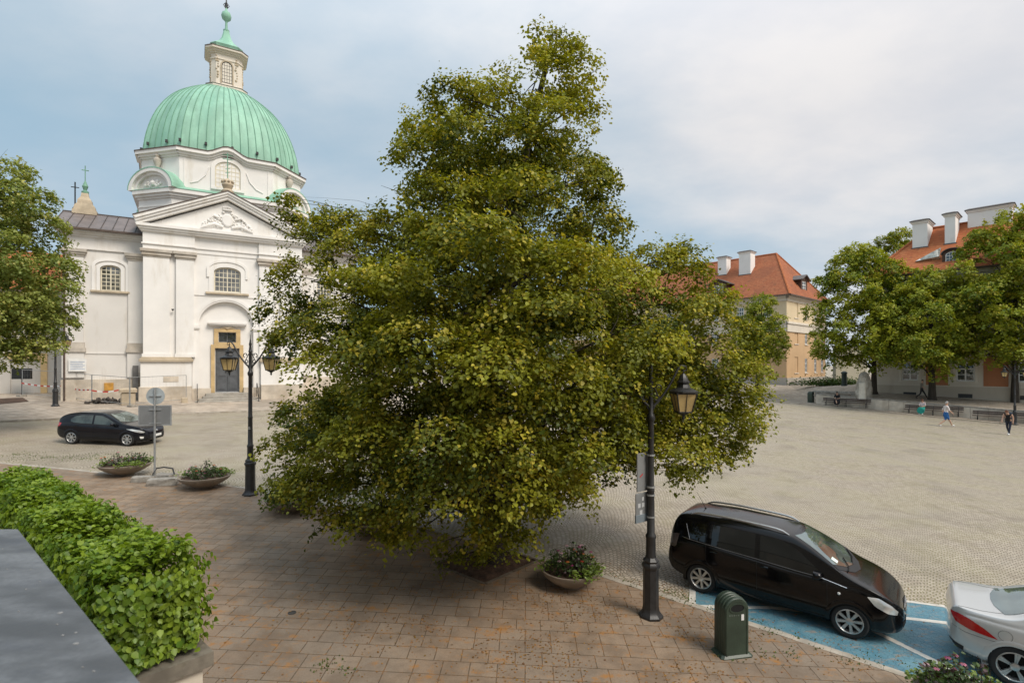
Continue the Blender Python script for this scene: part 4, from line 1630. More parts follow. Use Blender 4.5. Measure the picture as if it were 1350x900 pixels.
def leaf_mesh(name, C, Nn, D, S, T, m, parent=None, rich=True):
    """C centres, Nn normals, D tip directions, S sizes, T colours (all numpy, one row per leaf) -> one mesh"""
    tpl = HEART if rich else KITE
    Nn = Nn / np.linalg.norm(Nn, axis=1, keepdims=True)
    D = D - Nn * np.sum(D * Nn, axis=1, keepdims=True)
    D = D / (np.linalg.norm(D, axis=1, keepdims=True) + 1e-9)
    X = np.cross(D, Nn)
    k = len(tpl)
    n = len(C)
    V = (C[:, None, :] + S[:, None, None] * (tpl[None, :, 0:1] * X[:, None, :] + (tpl[None, :, 1:2] - .5) * D[:, None, :] + tpl[None, :, 2:3] * Nn[:, None, :])).reshape(-1, 3)
    base = (np.arange(n) * k)[:, None]
    if rich:
        fi = np.concatenate([base + np.array([[0, 1, 2, 3]]), base + np.array([[0, 3, 4, 5]])], 1).reshape(-1, 4)
        per = 2
    else:
        fi = base + np.array([[0, 1, 2, 3]])
        per = 1
    me = bpy.data.meshes.new(name)
    nf = len(fi)
    me.vertices.add(len(V))
    me.vertices.foreach_set('co', V.astype(np.float32).ravel())
    me.loops.add(nf * 4)
    me.loops.foreach_set('vertex_index', fi.astype(np.int32).ravel())
    me.polygons.add(nf)
    me.polygons.foreach_set('loop_start', (np.arange(nf) * 4).astype(np.int32))
    me.polygons.foreach_set('loop_total', np.full(nf, 4, np.int32))
    me.update(calc_edges=True)
    a = me.attributes.new('tint', 'FLOAT_COLOR', 'FACE')
    col = np.ones((nf, 4), np.float32)
    col[:, :3] = np.repeat(T, per, 0)
    a.data.foreach_set('color', col.ravel())
    me.materials.append(m)
    me.validate()
    o = bpy.data.objects.new(name, me)
    COL.objects.link(o)
    o.parent = parent
    return o


def unit(a):
    return a / (np.linalg.norm(a, axis=1, keepdims=True) + 1e-9)


def sprays(lobes, dens, per, L, size, pal, droop=.5, up=.9, inner=.2, clump=.8, vsq=.75):
    """leafy sprays on the skins of overlapping lobes. lobes: (x,y,z,r) rows; dens: sprays per m2 of skin"""
    lb = np.array(lobes, float)
    C, N, D, S, T = [], [], [], [], []
    for q, (x, y, z, r) in enumerate(lb):
        n = max(16, int(dens * 4 * math.pi * r * r))
        d = unit(rng.normal(size=(n, 3)))
        rad = np.where(rng.random(n) < inner, rng.uniform(.3, .8, n), rng.uniform(.82, 1.08, n))
        p = np.array([x, y, z]) + d * (r * rad)[:, None] * np.array([1, 1, vsq])
        # leave out sprays buried deep in other lobes
        keep = np.ones(n, bool)
        for j, (a, b, c, rr) in enumerate(lb):
            if j == q:
                continue
            dist = np.linalg.norm((p - np.array([a, b, c])) / np.array([1, 1, vsq]), axis=1)
            keep &= dist > rr * .62
        # uneven skin: drop patches
        ph = rng.uniform(0, 6, 3)
        nz = np.sin(p[:, 0] * 2.9 / L * .45 + ph[0]) + np.sin(p[:, 1] * 2.7 / L * .45 + ph[1]) + np.sin(p[:, 2] * 3.3 / L * .45 + ph[2])
        keep &= nz > -1.15 + .5 * (1 - clump)
        keep &= (d[:, 2] > -.15) | (rng.random(n) < .35)
        p, d = p[keep], d[keep]
        if not len(p):
            continue
        n = len(p)
        o = unit(d * np.array([1, 1, .45]) + rng.normal(size=(n, 3)) * .35 + np.array([0, 0, .05]))
        sd = unit(np.cross(o, np.array([0, 0, 1.]) + rng.normal(size=(n, 3)) * .2))
        a = rng.uniform(-.5, .6, (n, per))
        b = rng.normal(size=(n, per)) * .33 * (1 - .5 * np.abs(a))
        c = rng.normal(size=(n, per)) * .16
        Ls = L * rng.uniform(.65, 1.35, n)
        upv = np.array([0, 0, 1.])
        P = p[:, None, :] + Ls[:, None, None] * (a[..., None] * o[:, None, :] + b[..., None] * sd[:, None, :] + (c - droop * (a + .5) ** 2 * .6)[..., None] * upv)
        Nn = upv * up + o[:, None, :] * .55 + rng.normal(size=(n, per, 3)) * .5
        Dd = o[:, None, :] * .7 - upv * .55 + rng.normal(size=(n, per, 3)) * .55
        pm = np.array(pal)
        # own tone per spray, lit tops painted paler; a few carry pale yellow bracts
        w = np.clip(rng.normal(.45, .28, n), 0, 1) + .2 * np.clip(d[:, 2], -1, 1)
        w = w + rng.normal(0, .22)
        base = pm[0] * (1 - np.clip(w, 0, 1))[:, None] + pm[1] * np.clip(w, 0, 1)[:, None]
        t = base[:, None, :] * rng.uniform(.82, 1.18, (n, per, 1))
        yb = rng.random((n, per)) < (.05 + .5 * (rng.random(n) < .25))[:, None] * (np.clip(d[:, 2] * .6 + .75, .2, 1.2))[:, None]
        t = np.where(yb[..., None], pm[2] * rng.uniform(.75, 1.2, (n, per, 1)), t)
        C.append(P.reshape(-1, 3))
        N.append(Nn.reshape(-1, 3))
        D.append(Dd.reshape(-1, 3))
        T.append(t.reshape(-1, 3))
        S.append(np.repeat(size * rng.uniform(.8, 1.2, n), per) * rng.uniform(.7, 1.2, n * per))
    return [np.concatenate(k) for k in (C, N, D, S, T)]


def clumps(lobes, rs, k=1.5, core=.5):
    """break big lobes into leafy clumps seated on their skins, so that the crown has lit tops and dark gaps"""
    out = []
    for x, y, z, r in lobes:
        if r < 1.35 * rs:
            out.append((x, y, z, r))
            continue
        n = max(4, int(k * .85 * (r / rs) ** 2))
        ph = random.uniform(0, 6)
        for i in range(n):
            h = 1 - 2 * (i + .5) / n
            a = ph + i * 2.39996
            q = math.sqrt(1 - h * h)
            rr = rs * random.uniform(.65, 1.2)
            R_ = r - .55 * rr + random.gauss(0, .12 * rs)
            out.append((x + R_ * q * math.cos(a), y + R_ * q * math.sin(a), z + R_ * h * .9, rr))
    return out


def limb_path(a, b, bow=.12, n=6):
    a, b = Vector(a), Vector(b)
    d = b - a
    s = Vector((random.uniform(-1, 1), random.uniform(-1, 1), random.uniform(.3, 1))) * d.length * bow
    return [a + d * (i / n) + s * math.sin(math.pi * i / n) + Vector((random.uniform(-1, 1), random.uniform(-1, 1), 0)) * .02 * d.length * (0 < i < n) for i in range(n + 1)]


def tree(name, label, loc, trunk_pts, trunk_r, lobes, dens, per, L, size, pal, rich=True, group=None, limb_k=.06, rs=None, **kw):
    """trunk + limbs (one woody part), crown (foliage part). Points are world; the Empty sits at the foot."""
    t = thing(name, label, 'tree', loc, 0, group)
    o = Vector(loc)
    m = MB()
    tp = [Vector(p) - o for p in trunk_pts]
    n = len(tp)
    rr = [trunk_r * (1.45 if i == 0 else 1 - .8 * i / (n - 1)) for i in range(n)]
    # root flare
    m.tube([tp[0] - Vector((0, 0, .25)), tp[0] + Vector((0, 0, .12))] + tp[1:], [trunk_r * 1.7, trunk_r * 1.15] + rr[1:], 12)
    for (x, y, z, r) in lobes:
        c = Vector((x, y, z)) - o
        best = min(range(1, n), key=lambda i: (tp[i] - c).length + max(0, tp[i].z - c.z + .4 * (tp[i].xy - c.xy).length) * 2)
        k = max(.012, trunk_r * .34 * (1 - .6 * best / n) * min(1, r / (.9 if rs and rs < 1 else 1.6)))
        pth = limb_path(tp[best], c)
        m.tube(pth, [k * (1 - .75 * i / (len(pth) - 1)) for i in range(len(pth))], 6)
        for q in range(3):
            d = Vector((random.gauss(0, 1), random.gauss(0, 1), random.gauss(.2, .7))).normalized() * r * .9
            p2 = limb_path(pth[random.randint(3, 6)], c + d, .1, 4)
            m.tube(p2, [k * .3 * (1 - .8 * i / 4) for i in range(5)], 4)
    m.build('trunk', BARK, t, True, 60)
    lb = [(x - o.x, y - o.y, z - o.z, r) for x, y, z, r in (clumps(lobes, rs) if rs else lobes)]
    leaf_mesh('crown', *sprays(lb, dens, per, L, size, pal, **kw), LEAF, t, rich)
    return t


def lobes_px(rows):
    out = []
    for px, py, r, d in rows:
        p = at(px, py, d)
        out.append((p.x, p.y, p.z, r * d / F))
    return out


PAL_MAIN = [(.060, .082, .009), (.305, .305, .024), (.42, .355, .042)]
PAL_FAR = [(.105, .155, .016), (.35, .37, .032), (.40, .37, .05)]
PAL_LEFT = [(.12, .165, .035), (.30, .335, .08), (.40, .38, .11)]

# main linden, measured against its outline in the photo: (px, py, radius px, depth)
MAIN = [
    (712, 52, 30, 12.6), (745, 92, 44, 12.6), (778, 98, 26, 12.4), (706, 108, 50, 12.4), (768, 140, 32, 12.6), (640, 150, 56, 12.2), (600, 130, 36, 12.4), (560, 165, 30, 12.4),
    (566, 212, 50, 12.2), (700, 195, 66, 11.6), (768, 180, 24, 12.6), (745, 245, 58, 12.0), (785, 238, 26, 12.3), (620, 235, 72, 11.0), (540, 262, 44, 12.2), (690, 290, 90, 10.6), (780, 305, 50, 12),
    (806, 300, 24, 12.4), (590, 310, 84, 10.8), (520, 315, 52, 12.2), (452, 305, 40, 12.6), (432, 290, 24, 12.8), (380, 266, 15, 12.6), (388, 290, 15, 12.6), (405, 315, 24, 12.5), (470, 345, 55, 12),
    (410, 370, 46, 12.2), (378, 408, 32, 12.4), (480, 405, 74, 11), (404, 444, 40, 12.0), (366, 448, 15, 12.2), (560, 390, 88, 9.8), (650, 380, 90, 9.2), (740, 380, 90, 9.8), (810, 380, 60, 11.4),
    (885, 358, 42, 12.6), (905, 330, 18, 12.8), (862, 345, 36, 12.6), (925, 400, 44, 12.6), (860, 430, 70, 11.6), (950, 445, 44, 12.6), (985, 490, 28, 13), (940, 500, 62, 12.2), (1000, 520, 16, 13),
    (965, 555, 40, 12.6), (900, 520, 64, 11.9), (980, 575, 18, 12.8), (925, 605, 30, 12.3), (945, 590, 30, 12.6), (905, 625, 14, 12.3), (870, 560, 66, 12), (835, 585, 50, 12.3), (800, 610, 46, 12), (800, 500, 80, 10.4),
    (446, 490, 62, 11.2), (407, 548, 40, 11.8), (382, 590, 34, 11.8), (450, 570, 70, 10.8), (376, 640, 26, 11.8), (400, 650, 36, 11.6), (430, 640, 50, 11), (430, 695, 26, 11), (465, 690, 36, 10.6), (448, 710, 16, 11),
    (520, 480, 82, 9.6), (610, 470, 90, 8.9), (700, 470, 90, 9), (540, 560, 80, 9.6), (630, 560, 86, 9.0), (720, 560, 82, 9.2), (780, 560, 60, 10), (510, 640, 58, 10), (525, 685, 34, 10.2), (590, 640, 70, 9.4),
    (670, 640, 70, 9.4), (740, 625, 48, 10), (560, 700, 36, 10.2), (610, 712, 40, 10.2), (672, 705, 44, 10.4), (720, 675, 36, 10.4), (756, 655, 26, 10.6), (590, 735, 18, 10.6), (640, 738, 20, 11), (512, 712, 12, 10.3),
    (812, 505, 40, 9.6), (800, 548, 34, 9.8), (838, 470, 36, 9.7), (648, 690, 34, 9.9), (866, 452, 34, 9.7), (845, 425, 40, 10),
]
BACK = [(640, 250, 70, 14.5), (720, 260, 70, 14.8), (560, 350, 80, 15.2), (660, 370, 90, 16), (760, 370, 80, 15.5), (480, 430, 70, 14.5), (560, 470, 85, 16), (660, 480, 90, 16.5), (760, 480, 85, 16), (850, 470, 70, 14.6),
        (470, 560, 60, 14.2), (560, 580, 75, 15.5), (660, 590, 75, 15.8), (760, 570, 70, 15.2), (870, 540, 55, 14.2), (520, 640, 40, 14.2), (600, 650, 46, 14.8), (720, 640, 46, 14.4)]
foot = Vector((-.46, 12.22, gz(-.46, 12.22) + .06))
trunk = [foot, (-.45, 12.2, 1.6), (-.42, 12.25, 3.2), (-.3, 12.3, 5.0), (-.1, 12.35, 6.8), (.1, 12.4, 8.6), (.4, 12.5, 10.4), (.85, 12.6, 12.3)]
tree('linden_tree', 'huge dense yellow-green linden in the square tree pit, tallest tree in the picture', foot, trunk, .27, lobes_px([(a_, b_ - (6 if b_ > 640 else 4 if b_ > 590 else -10 if b_ < 60 else 0), c_ * (.85 if b_ > 660 else 1), d_) for a_, b_, c_, d_ in MAIN + BACK]), 14.0, 36, .42, .069, PAL_MAIN, droop=.5, inner=.04, rs=.74, vsq=.62)

# left tree at the picture's edge
LT = [(-40, 230, 70, 26), (10, 225, 34, 26), (45, 262, 30, 26), (5, 280, 60, 25), (60, 300, 32, 26), (30, 330, 60, 25), (80, 318, 18, 26.4), (72, 355, 34, 25.6), (0, 380, 70, 24), (60, 400, 42, 25), (95, 382, 13, 26), (88, 405, 16, 26), (40, 430, 48, 24.6), (75, 440, 28, 25.4),
      (-10, 450, 55, 24), (20, 478, 30, 25), (60, 470, 26, 25), (-60, 330, 90, 25), (-60, 420, 90, 25), (-100, 350, 90, 27), (-20, 300, 60, 28), (20, 400, 60, 28), (-10, 490, 30, 24)]
p = gp(-85, 560)
foot = Vector((-28.2, 25.6, gz(-28.2, 25.6) + .09))
tree('broadleaf_tree', 'pale green leafy tree cut by the left picture edge, beside the church', foot, [foot, foot + Vector((0, 0, 1.5)), foot + Vector((.1, 0, 3)), foot + Vector((.3, .1, 5)), foot + Vector((.2, .1, 7)), foot + Vector((.3, .2, 9))], .26,
     lobes_px([(a_ - 9, b_ - (12 if b_ > 425 else 0), c_, d_) for a_, b_, c_, d_ in LT]), 7.0, 20, .50, .12, PAL_LEFT, inner=.06, droop=.45, rs=.95, vsq=.6)

# trees on the terrace side
FT = [
    ('two-stemmed full green tree behind the dark-dressed sitter and stone boulder, left of the terrace group', (1152, 516, 56.5), .36,
     [(1150, 350, 30, 56), (1120, 345, 28, 56), (1178, 365, 28, 56), (1100, 372, 24, 56.5), (1130, 385, 44, 55), (1180, 400, 34, 55), (1092, 415, 28, 56), (1130, 430, 48, 54.5), (1085, 450, 22, 56), (1105, 470, 26, 56), (1150, 470, 34, 55), (1180, 440, 30, 55), (1085, 478, 14, 56), (1122, 488, 14, 56.5), (1160, 410, 50, 58)]),
    ('rounded mid-green tree with a thick dark trunk above the teal-skirted sitter', (1229, 526, 52), .40,
     [(1225, 375, 28, 52), (1205, 388, 26, 51.5), (1250, 385, 24, 52), (1180, 410, 26, 52), (1225, 415, 46, 50), (1180, 445, 34, 51), (1250, 430, 34, 52), (1170, 475, 26, 52), (1215, 460, 44, 50), (1255, 465, 30, 52), (1190, 495, 24, 51.5), (1160, 495, 12, 52), (1230, 490, 26, 51), (1255, 500, 12, 51), (1200, 505, 14, 51), (1220, 430, 55, 54)]),
    ('tallest yellow-green tree at the right picture edge, hiding the end of the orange roof', (1338, 533, 50), .38,
     [(1340, 305, 34, 50), (1305, 315, 26, 50), (1285, 335, 22, 50.5), (1370, 320, 40, 50), (1310, 355, 46, 49), (1350, 360, 44, 49), (1280, 380, 26, 50), (1300, 405, 44, 48.5), (1345, 420, 48, 48), (1275, 430, 24, 50), (1290, 450, 32, 49), (1330, 465, 40, 48), (1270, 465, 14, 50), (1300, 478, 20, 49), (1370, 400, 60, 50), (1375, 470, 40, 50), (1320, 400, 60, 53), (1345, 500, 22, 50), (1310, 505, 12, 50), (1295, 512, 8, 50), (1360, 510, 22, 50)]),
    ('small conical green tree in front of the ochre corner house', (998, 513, 66), .3,
     [(1005, 400, 17, 66), (1000, 420, 24, 66), (1020, 435, 20, 66), (990, 440, 24, 66), (1010, 455, 28, 65), (1030, 465, 12, 66), (985, 465, 20, 66), (1005, 480, 20, 66), (1028, 478, 11, 66), (980, 485, 12, 66)]),
    ('dark green airy tree rising behind the orange roof', (1190, 505, 86), .35,
     [(1160, 322, 15, 86), (1178, 318, 16, 86), (1195, 312, 14, 86), (1172, 340, 24, 86), (1195, 335, 24, 87), (1150, 330, 10, 86), (1210, 325, 14, 88), (1185, 370, 40, 87)]),
]
for lab, (px, py, d), r, lob in FT:
    f = at(px, py, d)
    top = lobes_px([lob[0]])[0]
    n = 6
    tp = [f] + [Vector((f.x + (top[0] - f.x) * (i / n) ** 1.5, f.y + (top[1] - f.y) * i / n, f.z + (top[2] - f.z) * i / n)) for i in range(1, n + 1)]
    tree('broadleaf_tree', lab, f, tp, r * .75, lobes_px([(a_, b_ - (10 if b_ > 455 else 0), c_ * .9, d_) for a_, b_, c_, d_ in lob if b_ < 494 or px < 1100]), 3.4, 20, .75, .23, PAL_FAR, rich=False, group='trees along the terrace side', inner=.05, droop=.5, up=.85, rs=1.2, vsq=.8)

# ------------------------------------------------------------------ hedge on the ledge
hd = thing('hedge', 'clipped bright green leafy hedge on the stone ledge, beside the grey parapet', 'hedge')
n = 46000
Ls, Wd = 8.9, .47
HT_ = .86
u = rng.random(n) * Ls
face = rng.random(n)
v = rng.uniform(-Wd, Wd, n)
hk = 1 - .05 * u     # the hedge gets lower towards its far end
w = rng.random(n) * HT_ * hk
# most leaves sit close to the skin of a lumpy box
bump = .09 * np.sin(u * 2.3 + 1) + .07 * np.sin(u * 5.1) + .06 * np.sin(v * 7 + u * 3)
top = face < .5
sideo = (face >= .5) & (face < .72)
sidei = (face >= .72) & (face < .89)
end = face >= .89
w = np.where(top, HT_ * hk + bump + rng.normal(-.02, .06, n), w)
v = np.where(sideo, Wd + .6 * bump + rng.normal(-.03, .075, n), v)
v = np.where(sidei, -Wd - .4 * bump + rng.normal(0, .05, n), v)
u = np.where(end, rng.normal(.03, .085, n) + .05 * np.sin(w * 6) + .04 * np.sin(v * 8), u)
dipu = np.exp(-((u - 2.25) / .28) ** 2)
w = np.where(top, w - .30 * dipu, w)
v = np.where(v < 0, v * .72, v * (1 - .2 * dipu))
ins = rng.random(n) < .16
w = np.where(ins, w * rng.uniform(.3, 1, n), w)
v = np.where(ins, v * rng.uniform(.5, 1, n), v)
P3 = np.stack([HB.x + HD.x * u + HN.x * v, HB.y + HD.y * u + HN.y * v, LZ_ + .05 + w], 1)
nx = np.where(sideo, 1., np.where(sidei, -1., 0.))
ne = np.where(end, -1., 0.)
up = np.where(top, 1., .35)
Nn = np.stack([HN.x * nx + HD.x * ne, HN.y * nx + HD.y * ne, up], 1) + rng.normal(0, .48, (n, 3))
Dd = np.stack([HN.x * nx * .4 + HD.x * ne * .4, HN.y * nx * .4 + HD.y * ne * .4, np.where(top, 0, -1.)], 1) + rng.normal(0, .6, (n, 3))
k = np.clip(rng.normal(.5, .3, n) + .25 * np.sin(u * 3.1 + v * 4), 0, 1)[:, None]
T = (np.array([.085, .165, .012]) * (1 - k) + np.array([.25, .345, .03]) * k) * rng.uniform(.8, 1.2, (n, 1))
leaf_mesh('foliage', P3, Nn, Dd, rng.uniform(.042, .076, n), T, LEAFH, hd)
m = MB()
for q in range(240):
    uu, vv = random.uniform(.1, Ls - .1), random.uniform(-.5, .5)
    a = Vector((HB.x + HD.x * uu + HN.x * vv * .5, HB.y + HD.y * uu + HN.y * vv * .5, LZ_))
    b = Vector((HB.x + HD.x * (uu + random.uniform(-.2, .2)) + HN.x * vv * 1.15, HB.y + HD.y * uu + HN.y * vv * 1.15, LZ_ + random.uniform(.4, .75) * (1 - .05 * uu)))
    m.tube([a, a.lerp(b, .5) + Vector((random.uniform(-.05, .05), 0, .05)), b], [.012, .008, .003], 4)
m.build('branches', BARK, hd)

# fallen blossom and leaf litter on the pavement under the tree
n = 9000
cx = rng.normal(1.2, 3.4, n)
cy = rng.normal(9.6, 2.2, n)
# drifts
ph = np.sin(cx * 2.3 + 1.1 * np.sin(cy * 1.7)) + np.sin(cy * 3.1 + cx * .8)
kp = (ph > .2) | (rng.random(n) < .25)
kp &= (cy > 4.5) & (cy < 12.6)
cx, cy = cx[kp], cy[kp]
kx = np.array([p.x for p in KIN])
ky = np.array([p.y for p in KIN])
lim = np.interp(cx, kx, ky)
on = cy < lim - .05
cz = -.035 * cx + .0344 * cy + np.where(on, KT, 0) + .006
kp = on | (cy > lim + .3)
P3 = np.stack([cx, cy, cz], 1)[kp]
n = len(P3)
Nn = np.stack([rng.normal(0, .18, n), rng.normal(0, .18, n), np.ones(n)], 1)
Dd = rng.normal(size=(n, 3))
T = np.array([.30, .15, .04]) * rng.uniform(.5, 1.3, (n, 1)) * np.array([1, 1, 1]) + rng.uniform(0, .03, (n, 3))
tag(leaf_mesh('fallen_leaves', P3, Nn, Dd, rng.uniform(.015, .045, n), T, LEAF, None, False), kind='stuff', label='orange-brown blossom litter and fallen leaves scattered over the pavement', cat='leaf litter')
# weeds in the kerb joints and at the street edge
C, N_, D_, S_, T_ = [], [], [], [], []
def tuft(x, y, n, s, sp=.1):
    for _ in range(n):
        a, b = random.gauss(0, sp), random.gauss(0, sp)
        C.append((x + a, y + b, gz(x + a, y + b) + KT + s * .35))
        N_.append((random.gauss(0, 1), random.gauss(0, 1), .4))
        D_.append((random.gauss(0, .5), random.gauss(0, .5), 1))
        S_.append(s * random.uniform(.6, 1.3))
        g = random.uniform(.7, 1.2)
        T_.append((.10 * g, .14 * g, .03 * g))
for i, p in enumerate(KL[18:78]):
    for q in range(3):
        if random.random() < .5:
            tuft(p.x + random.uniform(-.4, .4), p.y + random.uniform(-.06, .12), random.randint(3, 10), .03, .06)
for px, py in ((905, 795), (1010, 870), (1045, 868), (1120, 880), (440, 880), (425, 885), (455, 890), (20, 602), (60, 606), (110, 608), (140, 612), (430, 660), (860, 790), (955, 872), (980, 850)):
    q = gp(px, py)
    tuft(q.x, q.y, 22, .035, .10)
for k in range(40):
    q = gp(random.uniform(0, 150), random.uniform(600, 609))
    tuft(q.x, q.y, 14, .035, .3)
tag(leaf_mesh('weeds', np.array(C), np.array(N_), np.array(D_), np.array(S_), np.array(T_), LEAFH, None, False), kind='stuff', label='small weeds and grass tufts growing in the kerb joints', cat='weeds')
# ------------------------------------------------------------------ cars (local: x forward, y left, z up)
def paint(name, col, metal=0., rough=.25, coat=1.):
    m, nt, out = nodes_of(name)
    t = NT(nt)
    tc = t.n('ShaderNodeTexCoord').outputs['Object']
    d = t.ramp(t.noise(tc, 3, 5, .6), .4, .75)
    p = t.bsdf(out, t.mix(t.math('MULTIPLY', d, .012), col, (.25, .22, .18)), t.ramp(d, 0, 1, rough, rough + .06), None, metal=metal, spec=.25, coat=coat)
    return m


BLACKP = paint('black_car_paint', (.003, .003, .0035), 0, .12, .25)
NAVYP = paint('blue_black_car_paint', (.004, .0045, .008), 0, .12, .3)
SILVP = paint('silver_car_paint', (.52, .525, .52), .3, .3)
TRIM = mat('black_plastic_trim', (.015, .015, .016), .55, .2)
UNDER = mat('underbody_black', (.008, .008, .008), .9, .1)
RUBBER = mat('tyre_rubber', (.016, .016, .016), .8, .2)
ALLOY = mat('alloy_wheel', (.50, .50, .49), .3, .1, metal=.75)
TRIMG = mat('grey_window_trim', (.09, .09, .092), .4, .1)
CHROME = mat('chrome_trim', (.62, .62, .62), .15, .05, metal=.9)
SCREEN = glass_mat('windscreen_glass', (.06, .075, .07), .30, .015, (.80, .90, .90))
SIDEG = glass_mat('side_window_glass', (.006, .006, .006), .012, .02)
SIDEL = glass_mat('light_side_glass', (.035, .045, .04), .05, .02)
HEADL = glass_mat('headlamp_lens', (.55, .55, .53), .25, .06, (1, 1, 1))
TAILL = mat('red_tail_lamp', (.42, .008, .012), .12, .15, spec=.6, coat=.8)
TAILD = mat('smoked_tail_lamp', (.10, .08, .075), .15, .3, spec=.6, coat=.8)
PLATE = mat('white_number_plate', (.7, .7, .68), .5, .05)
PAPER = mat('permit_card', (.62, .72, .66), .6, .1)


def cr(xs, ys, x):
    """smooth monotone-ish interpolation through control points"""
    xs, ys = np.asarray(xs, float), np.asarray(ys, float)
    h = np.diff(xs)
    dl = np.diff(ys) / h
    m_ = np.zeros(len(xs))
    m_[1:-1] = np.where(dl[:-1] * dl[1:] > 0, 2 * dl[:-1] * dl[1:] / (dl[:-1] + dl[1:] + 1e-12), 0)
    m_[0], m_[-1] = dl[0], dl[-1]
    i = np.clip(np.searchsorted(xs, x) - 1, 0, len(xs) - 2)
    t = (x - xs[i]) / h[i]
    return (2 * t ** 3 - 3 * t ** 2 + 1) * ys[i] + (t ** 3 - 2 * t ** 2 + t) * h[i] * m_[i] + (-2 * t ** 3 + 3 * t ** 2) * ys[i + 1] + (t ** 3 - t ** 2) * h[i] * m_[i + 1]


